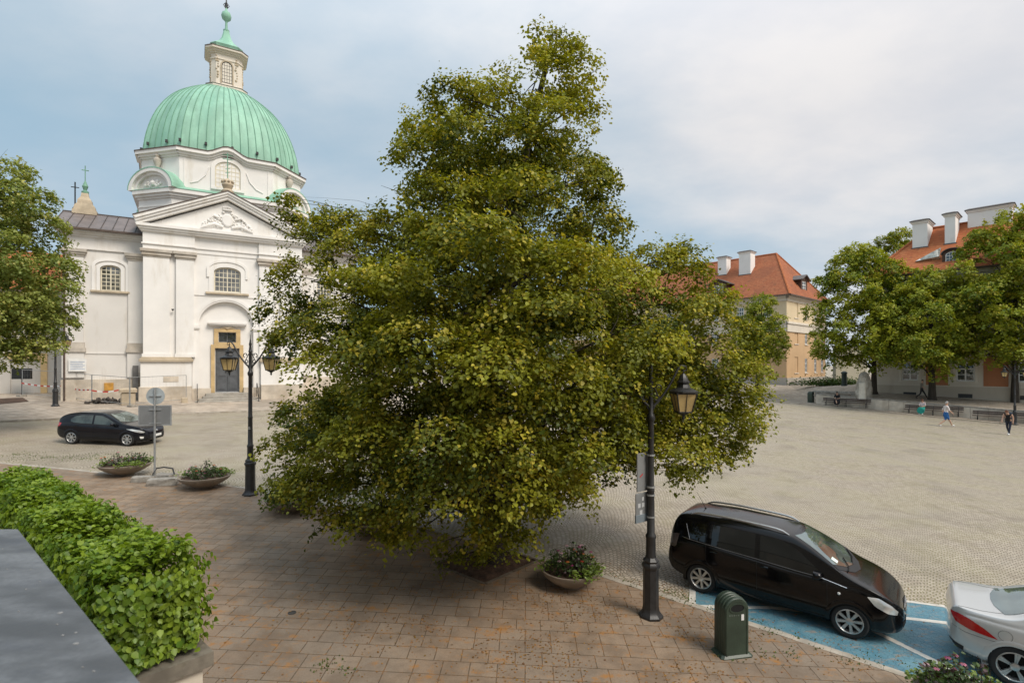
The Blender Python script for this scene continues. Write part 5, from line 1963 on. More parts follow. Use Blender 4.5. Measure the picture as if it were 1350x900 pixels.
class Car:
    def __init__(s, name, label, p, pos, rz, tilt=True):
        s.p = p
        s.root = thing(name, label, 'car', pos, rz)
        if tilt:
            nrm = Vector((.035, -.0344, 1)).normalized()
            q = Vector((0, 0, 1)).rotation_difference(nrm)
            s.root.rotation_euler = (q.to_matrix() @ Matrix.Rotation(rz, 3, 'Z')).to_euler()
        s.root.scale = (p.get('scale', 1.0),) * 3
        s.body()

    def section(s, x):
        p = s.p
        zt, zb, w, bl = (float(cr(*p[k], x)) for k in ('top', 'bot', 'hw', 'belt'))
        bl = min(bl, zt - .03)
        g = zt - bl
        tum = p.get('tum', .30)
        wr = w * .965 - tum * g
        h = bl - zb
        half = [(0, zb), (.55 * w, zb), (.86 * w, zb + .01), (.95 * w, zb + .07), (.985 * w, zb + .22 * h), (w, zb + .45 * h), (.998 * w, zb + .66 * h), (.985 * w, bl - .10 * min(1, h)), (.972 * w, bl - .03), (.955 * w, bl)]
        k = min(1, g / .28)
        half += [(.965 * w - tum * g * .33 - .0 * w, bl + .33 * g), (.965 * w - tum * g * .68, bl + .68 * g), (wr + .02 - .03 * (1 - k), bl + .86 * g), (wr * .955 - .06 * (1 - k), bl + .945 * g), (wr * .8 - .06 * (1 - k), bl + .978 * g), (wr * .45, bl + .995 * g), (0, zt)]
        return half

    def body(s):
        p = s.p
        L0, L1 = p['top'][0][0], p['top'][0][-1]
        e = .5 * (1 - np.cos(np.linspace(0, math.pi, 41)))
        xs = np.unique(np.concatenate([np.linspace(L0, L1, 84), L0 + .25 * e[:12], L1 - .25 * e[:12]]))
        rows = []
        for x in xs:
            h = s.section(x)
            t = np.linspace(0, 1, len(h))
            tt = np.linspace(0, 1, 40)
            hy, hz = cr(t, [a for a, b in h], tt), cr(t, [b for a, b in h], tt)
            rows.append([(x, y, z) for y, z in zip(hy, hz)] + [(x, -y, z) for y, z in zip(hy[-2:0:-1], hz[-2:0:-1])])
        V = [q for r in rows for q in r]
        n = len(rows[0])
        Fs = [(i * n + j, i * n + (j + 1) % n, (i + 1) * n + (j + 1) % n, (i + 1) * n + j) for i in range(len(rows) - 1) for j in range(n)]
        Fs += [tuple(range(n))[::-1], tuple((len(rows) - 1) * n + j for j in range(n))]
        s.bvh = BVHTree.FromPolygons([Vector(v) for v in V], Fs)
        keep, Ra = [], p['arch']
        for f in Fs:
            c = sum((Vector(V[i]) for i in f), Vector()) / len(f)
            if len(f) == 4 and abs(c.y) > .45 and any((c.x - wx) ** 2 + (c.z - p['wr']) ** 2 < Ra * Ra for wx in p['wheels']):
                continue
            keep.append(f)
        m = MB()
        m.add(V, keep)
        o = m.build('body', [p['paint']], s.root, True, 50)
        # wheel housings and arch lips
        for wx in p['wheels']:
            for sd in (-1, 1):
                m = MB()
                nn = 28
                ring = []
                for i in range(nn + 1):
                    a = math.pi * (-.12 + 1.24 * i / nn)
                    q = []
                    for rr, dy in ((Ra + .055, .004), (Ra + .02, .016), (Ra - .03, .004), (Ra - .035, -.08)):
                        x, z = wx + rr * math.cos(a), p['wr'] + rr * math.sin(a)
                        hit = s.bvh.ray_cast(Vector((x, sd * 3, max(z, .2))), Vector((0, -sd, 0)))
                        y = hit[0].y if hit[0] else sd * .8
                        q.append((x, y + sd * dy, z))
                    ring.append(q)
                m.rings(ring, False, False, False)
                m.build('wheel_arch', [p['paint']], s.root, True, 60)
        m = MB()
        hw = max(p['hw'][1])
        for wx in p['wheels']:
            for sd in (-1, 1):
                nn = 20
                ys = (sd * (hw - .09), sd * (hw - .38))
                rs = [[(wx + (Ra - .01) * math.cos(math.pi * (-.1 + 1.2 * i / nn)), y, p['wr'] + (Ra - .01) * math.sin(math.pi * (-.1 + 1.2 * i / nn))) for i in range(nn + 1)] for y in ys]
                m.rings(rs, False, False, True)
        m.box(p['wheels'][0] - .3, p['wheels'][1] + .3, -.5, .5, .17, .4)
        m.build('wheel_housing', UNDER, s.root)
        for wx in p['wheels']:
            for sd in (-1, 1):
                s.wheel(wx, sd)

    def wheel(s, wx, sd):
        p = s.p
        r, hw = p['wr'], max(p['hw'][1]) - p.get('wheel_in', .035)
        W = thing('wheel', None, None, (wx, sd * hw, r), 0 if sd < 0 else math.pi)
        W.parent = s.root
        # outer face towards -y
        def ring(rr, y, n=36):
            return [(rr * math.cos(2 * math.pi * i / n), y, rr * math.sin(2 * math.pi * i / n)) for i in range(n)]
        rim = p.get('rim', .215)
        m = MB()
        m.rings([ring(rim, .03), ring(rim, .004), ring(rim + .012, -.004), ring(r - .03, -.006), ring(r - .008, .012), ring(r, .035), ring(r, .17), ring(r - .02, .2), ring(rim, .2)], True, False, False)
        for y in (.06, .1, .145):
            m.rings([ring(r + .003, y), ring(r + .003, y + .025)], True, False, False)
        m.build('tyre', RUBBER, W, True, 40)
        m = MB()
        m.rings([ring(rim + .004, .0), ring(rim - .012, -.006), ring(rim - .02, .004), ring(rim - .03, .05), ring(rim - .04, .15)], True, False, False)
        ns = p.get('spokes', 7)
        for k in range(ns):
            a = 2 * math.pi * k / ns + .2
            for off in ((-.05, .05) if p.get('twin') else (0,)):
                w0, w1 = (.02, .018) if not p.get('twin') else (.014, .012)
                ca, sa = math.cos(a), math.sin(a)
                cb_, sb = math.cos(a + off * 2), math.sin(a + off * 2)
                i0, i1 = Vector((.045 * ca, 0, .045 * sa)), Vector(((rim - .015) * cb_, 0, (rim - .015) * sb))
                t_ = Vector((-sa, 0, ca))
                f0, f1, b = Vector((0, .012, 0)), Vector((0, .0, 0)), Vector((0, .05, 0))
                m.add([i0 - t_ * w0 + f0, i0 + t_ * w0 + f0, i1 + t_ * w1 * 1.5 + f1, i1 - t_ * w1 * 1.5 + f1, i0 - t_ * w0 + b, i0 + t_ * w0 + b, i1 + t_ * w1 * 1.5 + b, i1 - t_ * w1 * 1.5 + b],
                      [(0, 1, 2, 3), (0, 3, 7, 4), (1, 5, 6, 2), (4, 7, 6, 5)])
        m.rings([ring(.065, .04, 16), ring(.062, .006, 16), ring(.03, -.002, 16)])
        m.build('rim', ALLOY, W, True, 30)
        m = MB()
        m.rings([ring(rim - .035, .085), ring(.02, .08)], True, False, True)
        m.build('brake_disc', UNDER, W)

    def patch(s, name, m_, top, bot, axis='side', sides=(1, -1), off=.004, na=28, nb=8, parent=None, smooth=True, rim=None):
        """a panel lying on the body: 2D outline (a,b) given by its upper and lower edge, cast onto the skin.
        axis 'side': a=x, b=z; 'top': a=y, b=x (cast downwards); 'front'/'rear': a=y, b=z"""
        res = []
        for sd in sides:
            rows = []
            ta, tb = np.array(top, float).T
            ba, bb = np.array(bot, float).T
            tp = np.linspace(0, 1, len(ta))
            bp = np.linspace(0, 1, len(ba))
            for j in range(nb + 1):
                row = []
                for i in range(na + 1):
                    u = i / na
                    a = np.interp(u, bp, ba) * (1 - j / nb) + np.interp(u, tp, ta) * j / nb
                    b = np.interp(u, bp, bb) * (1 - j / nb) + np.interp(u, tp, tb) * j / nb
                    if axis == 'side':
                        o, d = Vector((a, sd * 3, b)), Vector((0, -sd, 0))
                    elif axis == 'top':
                        o, d = Vector((b, a * sd, 4)), Vector((0, 0, -1))
                    elif axis == 'front':
                        o, d = Vector((5, a * sd, b)), Vector((-1, 0, 0))
                    elif axis == 'rear':
                        o, d = Vector((-5, a * sd, b)), Vector((1, 0, 0))
                    h = s.bvh.ray_cast(o, d)
                    if h[0] is None:
                        h = s.bvh.find_nearest(o + d * 2.2)
                    nn = h[1] if h[1].dot(d) < 0 else -h[1]
                    row.append(tuple(h[0] + nn * off))
                rows.append(row)
            m = MB()
            m.rings(rows, False, False, False)
            o = m.build(name, m_, parent or s.root, smooth, 180)
            res.append(o)
        return res

    def ribbon(s, m, pts, axis='side', sd=1, w=.006, off=.003):
        """thin gap line along the skin, added to mesh builder m"""
        P_ = []
        for (a0, b0), (a1, b1) in zip(pts[:-1], pts[1:]):
            n = max(1, int(math.hypot(a1 - a0, b1 - b0) / .05))
            for k in range(n + 1):
                a, b = a0 + (a1 - a0) * k / n, b0 + (b1 - b0) * k / n
                if axis == 'side':
                    o, d = Vector((a, sd * 3, b)), Vector((0, -sd, 0))
                else:
                    o, d = Vector((b, a, 4)), Vector((0, 0, -1))
                h = s.bvh.ray_cast(o, d)
                if h[0] is not None:
                    P_.append(h[0] + (h[1] if h[1].dot(d) < 0 else -h[1]) * off)
        if len(P_) > 1:
            m.tube(P_, w, 4)

    def mirror(s, x, z, y=None):
        hw = max(s.p['hw'][1])
        for sd in (-1, 1):
            m = MB()
            y0 = hw * .93
            rs = []
            for t, k in ((0, .35), (.2, .85), (.5, 1), (.8, .92), (1, .5)):
                yy = sd * (y0 + .04 + .2 * t)
                rs.append([(x - .02 - .05 * k + 0 * t, yy, z - .075 * k), (x + .06 * k, yy, z - .06 * k), (x + .09 * k, yy, z + .02), (x + .05 * k, yy, z + .075 * k), (x - .07 * k, yy, z + .08 * k)])
            m.rings(rs)
            m.tube([(x + .03, sd * (y0 - .06), z - .05), (x + .02, sd * (y0 + .08), z - .03)], .03, 6)
            m.build('wing_mirror', s.p['paint'], s.root, True, 60)


# ---- black minivan
van_p = dict(
    top=([-2.19, -2.165, -2.10, -1.97, -1.5, -.9, -.2, .25, .55, .95, 1.25, 1.42, 1.75, 2.02, 2.12, 2.18], [.80, 1.10, 1.40, 1.575, 1.63, 1.66, 1.655, 1.62, 1.52, 1.31, 1.14, 1.065, .95, .80, .70, .55]),
    bot=([-2.19, -2.1, -1.8, -1.2, 1.2, 1.8, 2.1, 2.18], [.5, .34, .24, .19, .19, .2, .24, .34]),
    hw=([-2.19, -2.15, -2.05, -1.7, -1.0, 0, 1.0, 1.55, 1.85, 2.05, 2.14, 2.18], [.70, .78, .83, .868, .885, .885, .88, .855, .79, .66, .5, .30]),
    belt=([-2.19, -2.05, -1.6, -.5, .5, 1.1, 1.45, 1.8, 2.05, 2.18], [.72, 1.02, 1.09, 1.03, .98, .97, .96, .85, .70, .48]),
    wheels=(-1.40, 1.35), wr=.316, arch=.352, rim=.222, spokes=8, paint=BLACKP, tum=.33, scale=.968)
vR, vF = gp(926, 781.5), gp(1115, 839.5)
dv = (vF - vR)
dv.z = 0
dv.normalize()
rzv = math.atan2(dv.y, dv.x)
right = Vector((dv.y, -dv.x, 0))
midv = (vR + vF) / 2 - right * .80
cen = midv + dv * .025
cen.z = gz(cen.x, cen.y) + .005
van = Car('minivan', 'black minivan with roof rails parked on the blue bay beside the green litter bin', van_p, cen, rzv)
c = van
c.patch('windscreen', SCREEN, [(-.50, .32), (-.25, .40), (0, .43), (.25, .40), (.50, .32)], [(-.70, 1.02), (-.35, 1.22), (0, 1.29), (.35, 1.22), (.70, 1.02)], 'top', (1,), .006, 24, 12)
c.patch('cowl', TRIM, [(-.70, 1.03), (-.35, 1.23), (0, 1.30), (.35, 1.23), (.70, 1.03)], [(-.74, 1.12), (-.36, 1.36), (0, 1.43), (.36, 1.36), (.74, 1.12)], 'top', (1,), .005, 24, 3)
c.patch('front_window', SIDEG, [(-.28, 1.50), (.1, 1.50), (.40, 1.40), (.86, 1.08)], [(-.25, 1.055), (.1, 1.04), (.5, 1.02), (.90, 1.02)], 'side', (1, -1), .004)
c.patch('rear_window', SIDEG, [(-1.30, 1.49), (-.9, 1.515), (-.37, 1.51)], [(-1.30, 1.105), (-.9, 1.09), (-.35, 1.065)], 'side', (1, -1), .004)
c.patch('quarter_window', SIDEG, [(-1.80, 1.40), (-1.6, 1.46), (-1.36, 1.485)], [(-1.70, 1.13), (-1.5, 1.125), (-1.36, 1.115)], 'side', (1, -1), .004)
c.patch('tailgate_window', SIDEG, [(-.52, 1.48), (0, 1.50), (.52, 1.48)], [(-.62, 1.12), (0, 1.10), (.62, 1.12)], 'rear', (1,), .004)
for sd in (1, -1):
    m = MB()
    for off_, w in ((-.30, .008), (.95, .005)):
        c.ribbon(m, [(off_, 1.03), (off_ + .02, .7), (off_ + .05, .3)], sd=sd, w=.004)
    c.ribbon(m, [(-1.33, 1.1), (-1.30, .75), (-1.12, .55), (-1.02, .3)], sd=sd, w=.004)
    c.ribbon(m, [(-1.02, .29), (1.0, .29)], sd=sd, w=.004)
    m.build('door_gap', UNDER, c.root)
    m = MB()
    c.ribbon(m, [(-1.72, 1.105), (-1.3, 1.085), (-.3, 1.045), (.4, 1.01), (.88, 1.0)], sd=sd, w=.006, off=.004)
    m.build('window_trim', TRIMG, c.root)
    m = MB()
    c.ribbon(m, [(-1.86, 1.12), (-1.68, 1.10), (-1.80, 1.40)], sd=sd, w=.006, off=.004)
    c.ribbon(m, [(.86, .995), (1.28, .93)], sd=sd, w=.007, off=.003)
    m.build('chrome_strip', CHROME, c.root)
    for x0, z0 in ((-.22, .93), (-1.22, .97)):
        m = MB()
        c.ribbon(m, [(x0, z0), (x0 + .07, z0 + .008), (x0 + .15, z0 + .005)], sd=sd, w=.016, off=.02)
        m.build('door_handle', BLACKP, c.root, True)
    # roof rail
    m = MB()
    pts = []
    for k in range(17):
        x = -1.75 + 1.98 * k / 16
        h = c.bvh.ray_cast(Vector((x, sd * .575, 4)), Vector((0, 0, -1)))
        lift = .05 * min(1, 4 * math.sin(math.pi * k / 16) + .02)
        pts.append(h[0] + Vector((0, 0, lift)))
    m.tube(pts, [.012] + [.022] * 15 + [.012], 8)
    m.build('roof_rail', ALLOY, c.root, True)
    m = MB()
    h = c.bvh.ray_cast(Vector((1.16, sd * 3, .80)), Vector((0, -sd, 0)))
    m.ball(tuple(h[0]), .028, 8)
    m.build('side_indicator', HEADL, c.root, True)
c.patch('headlight', HEADL, [(1.62, .865), (1.78, .865), (1.96, .76), (2.06, .66)], [(1.60, .86), (1.72, .72), (1.92, .62), (2.05, .60)], 'side', (1, -1), .008, 16, 6)
c.patch('tail_light', TAILD, [(-2.115, 1.12), (-2.0, 1.16), (-1.93, 1.16)], [(-2.13, .88), (-2.03, .86), (-1.97, .90)], 'side', (1, -1), .008, 10, 6)
c.patch('grille', TRIM, [(-.34, .66), (0, .70), (.34, .66)], [(-.26, .56), (0, .54), (.26, .56)], 'front', (1,), .006, 14, 5)
m = MB()
for z in (.60, .645):
    pts = []
    for k in range(11):
        y = -.3 + .6 * k / 10
        h = c.bvh.ray_cast(Vector((5, y, z)), Vector((-1, 0, 0)))
        pts.append(h[0] + Vector((.012, 0, 0)))
    m.tube(pts, .008, 5)
n = 14
h = c.bvh.ray_cast(Vector((5, 0, .64)), Vector((-1, 0, 0)))[0]
m.tube([(h.x + .022, .055 * math.cos(2 * math.pi * i / n), .645 + .04 * math.sin(2 * math.pi * i / n)) for i in range(n + 1)], .008, 5)
m.build('grille_bars', CHROME, c.root, True)
c.patch('lower_intake', UNDER, [(-.5, .44), (0, .46), (.5, .44)], [(-.46, .32), (0, .31), (.46, .32)], 'front', (1,), .005, 14, 4)
c.patch('number_plate', PLATE, [(-.26, .50), (.26, .50)], [(-.26, .395), (.26, .395)], 'front', (1,), .02, 4, 2)
c.mirror(.80, 1.06)
m = MB()
for y0, y1, x1 in ((-.55, -.05, .98), (.1, .6, 1.0)):
    a = [c.bvh.ray_cast(Vector((x, y, 4)), Vector((0, 0, -1)))[0] + Vector((.01, 0, .018)) for x, y in ((1.26, y0), (1.24, (y0 + y1) / 2), (1.12, y1))]
    m.tube(a, .01, 5)
m.build('wiper', UNDER, c.root)
m = MB()
h = c.bvh.ray_cast(Vector((1.02, -.46, 4)), Vector((0, 0, -1)))
nrm = h[1] if h[1].z > 0 else -h[1]
ax = Vector((0, 1, 0)).cross(nrm).normalized()
o_ = h[0] + nrm * .01
m.add([tuple(o_ + Vector((0, 1, 0)) * sy * .08 + ax * sx * .06) for sx, sy in ((-1, -1), (1, -1), (1, 1), (-1, 1))], [(0, 1, 2, 3)])
m.build('parking_permit', PAPER, c.root)
m = MB()
h = c.bvh.ray_cast(Vector((-1.62, 0, 4)), Vector((0, 0, -1)))[0]
m.tube([h, h + Vector((-.22, 0, .34))], [.006, .003], 5)
m.ball(tuple(h), .025, 7)
m.build('aerial', UNDER, c.root)

# ---- dark hatchback in the street
hat_p = dict(
    top=([-2.13, -2.1, -2.0, -1.8, -1.45, -.9, -.3, .15, .5, .9, 1.12, 1.3, 1.7, 1.98, 2.09, 2.14], [.72, .98, 1.16, 1.33, 1.43, 1.49, 1.495, 1.44, 1.30, 1.11, 1.02, .985, .90, .76, .66, .5]),
    bot=([-2.13, -2.0, -1.7, -1.2, 1.2, 1.8, 2.05, 2.14], [.5, .3, .22, .18, .18, .2, .24, .34]),
    hw=([-2.13, -2.08, -1.95, -1.6, -1.0, 0, 1.0, 1.5, 1.8, 2.0, 2.1, 2.14], [.62, .74, .81, .87, .905, .905, .90, .87, .80, .68, .52, .32]),
    belt=([-2.13, -1.95, -1.5, -.5, .5, 1.0, 1.3, 1.7, 2.0, 2.14], [.66, .93, .985, .955, .91, .90, .88, .80, .66, .44]),
    wheels=(-1.305, 1.305), wr=.316, arch=.348, rim=.225, spokes=7, paint=NAVYP, tum=.36, scale=.96)
hR, hF = gp(95.8, 585.6), gp(164.8, 588.2)
dh = hF - hR
dh.z = 0
dh.normalize()
rgt = Vector((dh.y, -dh.x, 0))
ch_ = (hR + hF) / 2 - rgt * .84
ch_.z = gz(ch_.x, ch_.y) + .005
hat = Car('hatchback', 'blue-black five-door hatchback driving along the cobbled street in front of the church', hat_p, ch_, math.atan2(dh.y, dh.x))
c = hat
c.patch('windscreen', SCREEN, [(-.48, .22), (0, .30), (.48, .22)], [(-.70, .86), (-.35, 1.02), (0, 1.06), (.35, 1.02), (.70, .86)], 'top', (1,), .006, 18, 8)
c.patch('front_window', SIDEL, [(-.28, 1.36), (.05, 1.35), (.35, 1.24), (.78, 1.0)], [(-.26, .98), (.1, .965), (.5, .95), (.82, .955)], 'side', (1, -1), .004)
c.patch('rear_window', SIDEL, [(-1.38, 1.16), (-1.2, 1.30), (-.9, 1.36), (-.37, 1.37)], [(-1.36, 1.06), (-1.2, 1.02), (-.9, 1.0), (-.35, .985)], 'side', (1, -1), .004)
c.patch('tailgate_window', SIDEG, [(-.5, 1.36), (0, 1.37), (.5, 1.36)], [(-.6, 1.08), (0, 1.06), (.6, 1.08)], 'rear', (1,), .004)
c.patch('headlight', HEADL, [(1.28, .80), (1.55, .80), (1.85, .74), (2.0, .67)], [(1.3, .79), (1.6, .70), (1.85, .63), (1.98, .62)], 'side', (1, -1), .007, 16, 5)
c.patch('fog_light', HEADL, [(1.84, .46), (1.98, .45)], [(1.86, .36), (1.96, .36)], 'side', (1, -1), .007, 5, 4)
c.patch('tail_light', TAILL, [(-2.10, .97), (-1.95, 1.0), (-1.80, .96)], [(-2.10, .80), (-1.98, .80), (-1.86, .86)], 'side', (1, -1), .007, 10, 5)
c.patch('grille', TRIM, [(-.5, .52), (0, .55), (.5, .52)], [(-.44, .30), (0, .28), (.44, .30)], 'front', (1,), .006, 14, 5)
c.patch('number_plate', PLATE, [(-.26, .50), (.26, .50)], [(-.26, .39), (.26, .39)], 'front', (1,), .016, 4, 2)
m = MB()
h = c.bvh.ray_cast(Vector((5, 0, .66)), Vector((-1, 0, 0)))[0]
m.ball(tuple(h), .05, 8)
m.build('bonnet_badge', CHROME, c.root, True)
for sd in (1, -1):
    m = MB()
    for off_ in (-.30, .9):
        c.ribbon(m, [(off_, .95), (off_ + .02, .6), (off_ + .05, .26)], sd=sd, w=.004)
    c.ribbon(m, [(-1.3, 1.0), (-1.2, .72), (-1.0, .5), (-.95, .26)], sd=sd, w=.004)
    m.build('door_gap', UNDER, c.root)
    m = MB()
    c.ribbon(m, [(-1.4, 1.05), (-1.2, 1.0), (-.3, .96), (.82, .935)], sd=sd, w=.008, off=.004)
    m.build('window_trim', TRIM, c.root)
    m = MB()
    c.ribbon(m, [(-1.0, .42), (.9, .40)], sd=sd, w=.014, off=.004)
    m.build('rubbing_strip', NAVYP, c.root)
    for x0, z0 in ((-.2, .86), (-1.12, .88)):
        m = MB()
        c.ribbon(m, [(x0, z0), (x0 + .15, z0 + .01)], sd=sd, w=.016, off=.018)
        m.build('door_handle', NAVYP, c.root, True)
c.mirror(.70, 1.0)

# ---- silver saloon at the right edge
sed_p = dict(
    top=([-2.31, -2.27, -2.2, -2.0, -1.75, -1.55, -1.2, -.8, -.3, .1, .5, 1.0, 1.3, 1.8, 2.15, 2.27, 2.31], [.80, .98, 1.04, 1.045, 1.055, 1.08, 1.24, 1.39, 1.46, 1.46, 1.37, 1.12, 1.02, .93, .76, .64, .5]),
    bot=([-2.31, -2.2, -1.9, -1.3, 1.3, 1.9, 2.2, 2.31], [.44, .30, .24, .19, .19, .2, .24, .34]),
    hw=([-2.31, -2.28, -2.18, -1.95, -1.5, -.8, 0, 1.0, 1.6, 1.95, 2.15, 2.27, 2.31], [.52, .64, .76, .85, .91, .93, .93, .92, .88, .80, .68, .50, .32]),
    belt=([-2.31, -2.2, -1.9, -1.4, -.6, .5, 1.1, 1.4, 1.8, 2.1, 2.31], [.74, .93, .965, .965, .95, .90, .88, .87, .80, .66, .42]),
    wheels=(-1.46, 1.45), wr=.33, arch=.366, rim=.235, spokes=5, twin=True, paint=SILVP, tum=.42, scale=.955)
sR = gp(1336, 906)
ds = Vector((.80, -.60, 0)).normalized()
rgt = Vector((ds.y, -ds.x, 0))
cs = sR - rgt * .87 + ds * 1.40
cs.z = gz(cs.x, cs.y) + .005
sed = Car('saloon_car', 'silver saloon car with a long red tail light, parked on the blue bay', sed_p, cs, math.atan2(ds.y, ds.x))
c = sed
c.patch('rear_screen', SCREEN, [(-.50, -.86), (0, -.80), (.50, -.86)], [(-.66, -1.60), (-.3, -1.70), (0, -1.72), (.3, -1.70), (.66, -1.60)], 'top', (1,), .006, 22, 10)
c.patch('windscreen', SCREEN, [(-.5, .3), (0, .4), (.5, .3)], [(-.70, .98), (0, 1.16), (.70, .98)], 'top', (1,), .006, 18, 8)
c.patch('rear_window', SIDEG, [(-1.22, 1.12), (-.95, 1.27), (-.5, 1.36), (-.3, 1.36)], [(-1.2, 1.05), (-.9, 1.02), (-.3, 1.0)], 'side', (1, -1), .004)
c.patch('front_window', SIDEG, [(-.22, 1.37), (.1, 1.36), (.4, 1.26), (.85, 1.0)], [(-.22, .99), (.3, .96), (.88, .95)], 'side', (1, -1), .004)
c.patch('tail_light', TAILL, [(-2.285, .905), (-2.2, .93), (-2.05, .905), (-1.86, .82), (-1.70, .715)], [(-2.285, .87), (-2.22, .78), (-2.05, .735), (-1.86, .715), (-1.69, .705)], 'side', (1, -1), .007, 20, 6)
GAPG = mat('panel_gap_grey', (.10, .10, .10), .8)
for y in (-.62, .62):
    m = MB()
    c.ribbon(m, [(y, -1.58), (y * 1.09, -1.9), (y * 1.06, -2.2)], 'top', w=.004, off=.001)
    m.build('boot_gap', GAPG, c.root)
for sd in (1, -1):
    m = MB()
    c.ribbon(m, [(-.95, .9), (-.97, .7), (-.9, .3)], sd=sd, w=.004)
    m.build('door_gap', GAPG, c.root)
    m = MB()
    c.ribbon(m, [(-2.27, .70), (-2.1, .66), (-1.69, .66)], sd=sd, w=.004, off=.001)
    m.build('bumper_gap', GAPG, c.root)
    m = MB()
    pts = [(-1.60 + .09 * math.cos(a), .80 + .085 * math.sin(a)) for a in [2 * math.pi * i / 16 for i in range(17)]]
    c.ribbon(m, pts, sd=sd, w=.003, off=.001)
    m.build('fuel_flap', GAPG, c.root)
c.patch('bumper_insert', TRIM, [(-2.29, .43), (-2.1, .40)], [(-2.27, .33), (-2.1, .31)], 'side', (1, -1), .006, 8, 3)
for sd in (1, -1):
    m = MB()
    c.ribbon(m, [(-1.26, 1.03), (-.9, .995), (.9, .935)], sd=sd, w=.007, off=.004)
    m.build('chrome_strip', CHROME, c.root)
    for x0 in (-.85, .15):
        m = MB()
        c.ribbon(m, [(x0, .86), (x0 + .16, .865)], sd=sd, w=.016, off=.018)
        m.build('door_handle', SILVP, c.root, True)
c.patch('headlight', HEADL, [(1.5, .80), (1.8, .78), (2.15, .66)], [(1.6, .74), (1.9, .64), (2.14, .60)], 'side', (1, -1), .007, 12, 5)
c.mirror(.75, 1.0)
# ------------------------------------------------------------------ street lamps
AMBER = mat('amber_lamp_glass', (.50, .36, .15), .25, .25, 3, 12, spec=.5, coat=.3)
REDST = mat('red_sticker', (.45, .03, .03), .5, .2)
WHST = mat('white_sticker', (.7, .7, .68), .5, .08)


def lantern(parent, x, z, d=1.0):
    """hanging four-sided lantern; (x, z) is its hook, y = 0"""
    g = thing('lantern', None, None)
    g.parent = parent
    def sq(h, zz, n=8, rot=R(22.5)):
        return [(x + h * math.cos(rot + 2 * math.pi * i / n), h * math.sin(rot + 2 * math.pi * i / n), zz) for i in range(n)]
    m = MB()
    m.tube([(x, 0, z + .06), (x, 0, z - .1)], .014, 6)
    m.rings([sq(.03, z - .06), sq(.06, z - .10), sq(.085, z - .15), sq(.10, z - .2), sq(.13, z - .215), sq(.13, z - .235), sq(.10, z - .26), sq(.13, z - .33), sq(.255, z - .385), sq(.275, z - .40), sq(.275, z - .42), sq(.235, z - .44), sq(.21, z - .445)])
    m.build('lamp_roof', IRON, g, True, 30)
    m = MB()
    a, b, za, zb = .195, .125, z - .44, z - .80
    def q4(h, zz, k=1):
        return [(x + sx * h, sy * h, zz) for sx, sy in ((-1, -1), (1, -1), (1, 1), (-1, 1))]
    for i in range(4):
        p0, p1 = q4(a, za)[i], q4(b, zb)[i]
        m.tube([p0, p1], .012, 4)
        j = (i + 1) % 4
        mid0 = tuple((u + v) / 2 for u, v in zip(q4(a, za)[i], q4(a, za)[j]))
        mid1 = tuple((u + v) / 2 for u, v in zip(q4(b, zb)[i], q4(b, zb)[j]))
        m.tube([mid0, mid1], .007, 4)
        m.tube([q4(b, zb)[i], q4(b, zb)[j]], .014, 4)
        m.tube([q4(a, za)[i], q4(a, za)[j]], .014, 4)
    m.rings([sq(.13, zb, 8), sq(.11, zb - .03), sq(.05, zb - .06), sq(.022, zb - .09), sq(.03, zb - .12), sq(.006, zb - .17)])
    m.build('lamp_frame', IRON, g)
    m = MB()
    m.rings([q4(a - .008, za - .005), q4(b - .006, zb + .01)])
    m.build('lamp_glass', AMBER, g)


def make_lamp(label, reach=.64):
    t = thing('street_lamp', label, 'street lamp', group='cast-iron lamps round the square')
    m = MB()
    def oc(r, z):
        return [(r * math.cos(R(22.5) + 2 * math.pi * i / 8), r * math.sin(R(22.5) + 2 * math.pi * i / 8), z) for i in range(8)]
    m.rings([oc(.235, -.3), oc(.235, .04), oc(.20, .07), oc(.165, .12), oc(.15, .2), oc(.145, .92), oc(.165, .95), oc(.175, .985), oc(.165, 1.02), oc(.14, 1.05), oc(.155, 1.09), oc(.10, 1.15)])
    m.build('pedestal', IRON, t, True, 30)
    m = MB()
    m.lathe([(.095, 1.1), (.10, 1.16), (.092, 1.2), (.09, 1.5), (.10, 1.53), (.10, 1.57), (.075, 1.6), (.066, 2.4), (.072, 2.42), (.072, 2.46), (.062, 2.48), (.056, 3.75), (.075, 3.78), (.085, 3.83), (.075, 3.88), (.05, 3.92), (.045, 4.5), (.06, 4.53), (.045, 4.58), (.03, 4.7), (.045, 4.76), (.03, 4.82), (.012, 4.95), (.003, 5.08)], 14)
    m.build('pole', IRON, t, True, 40)
    m = MB()
    for s in (-1, 1):
        pts = [(s * .04, 0, 4.05), (s * .12, 0, 4.12), (s * .28, 0, 4.32), (s * .42, 0, 4.55), (s * .52, 0, 4.75), (s * (reach - .04), 0, 4.84), (s * (reach + .05), 0, 4.82), (s * (reach + .07), 0, 4.75), (s * (reach + .0), 0, 4.73)]
        m.tube(pts, [.03, .028, .025, .024, .022, .02, .018, .014, .012], 7)
        # scrolls
        for cx, cz, r, a0, a1 in ((.14, 4.42, .085, -1.2, 4.2), (.12, 4.2, .07, 1.2, 6.4)):
            m.tube([(s * (cx + r * (1 - .06 * k) * math.cos(a0 + (a1 - a0) * k / 14)), 0, cz + r * (1 - .06 * k) * math.sin(a0 + (a1 - a0) * k / 14)) for k in range(15)], .014, 5)
        m.tube([(s * .05, 0, 4.0), (s * .16, 0, 4.22), (s * .05, 0, 4.46)], .014, 5)
    m.build('bracket', IRON, t, True, 60)
    for s in (-1, 1):
        lantern(t, s * reach, 4.74)
    return t


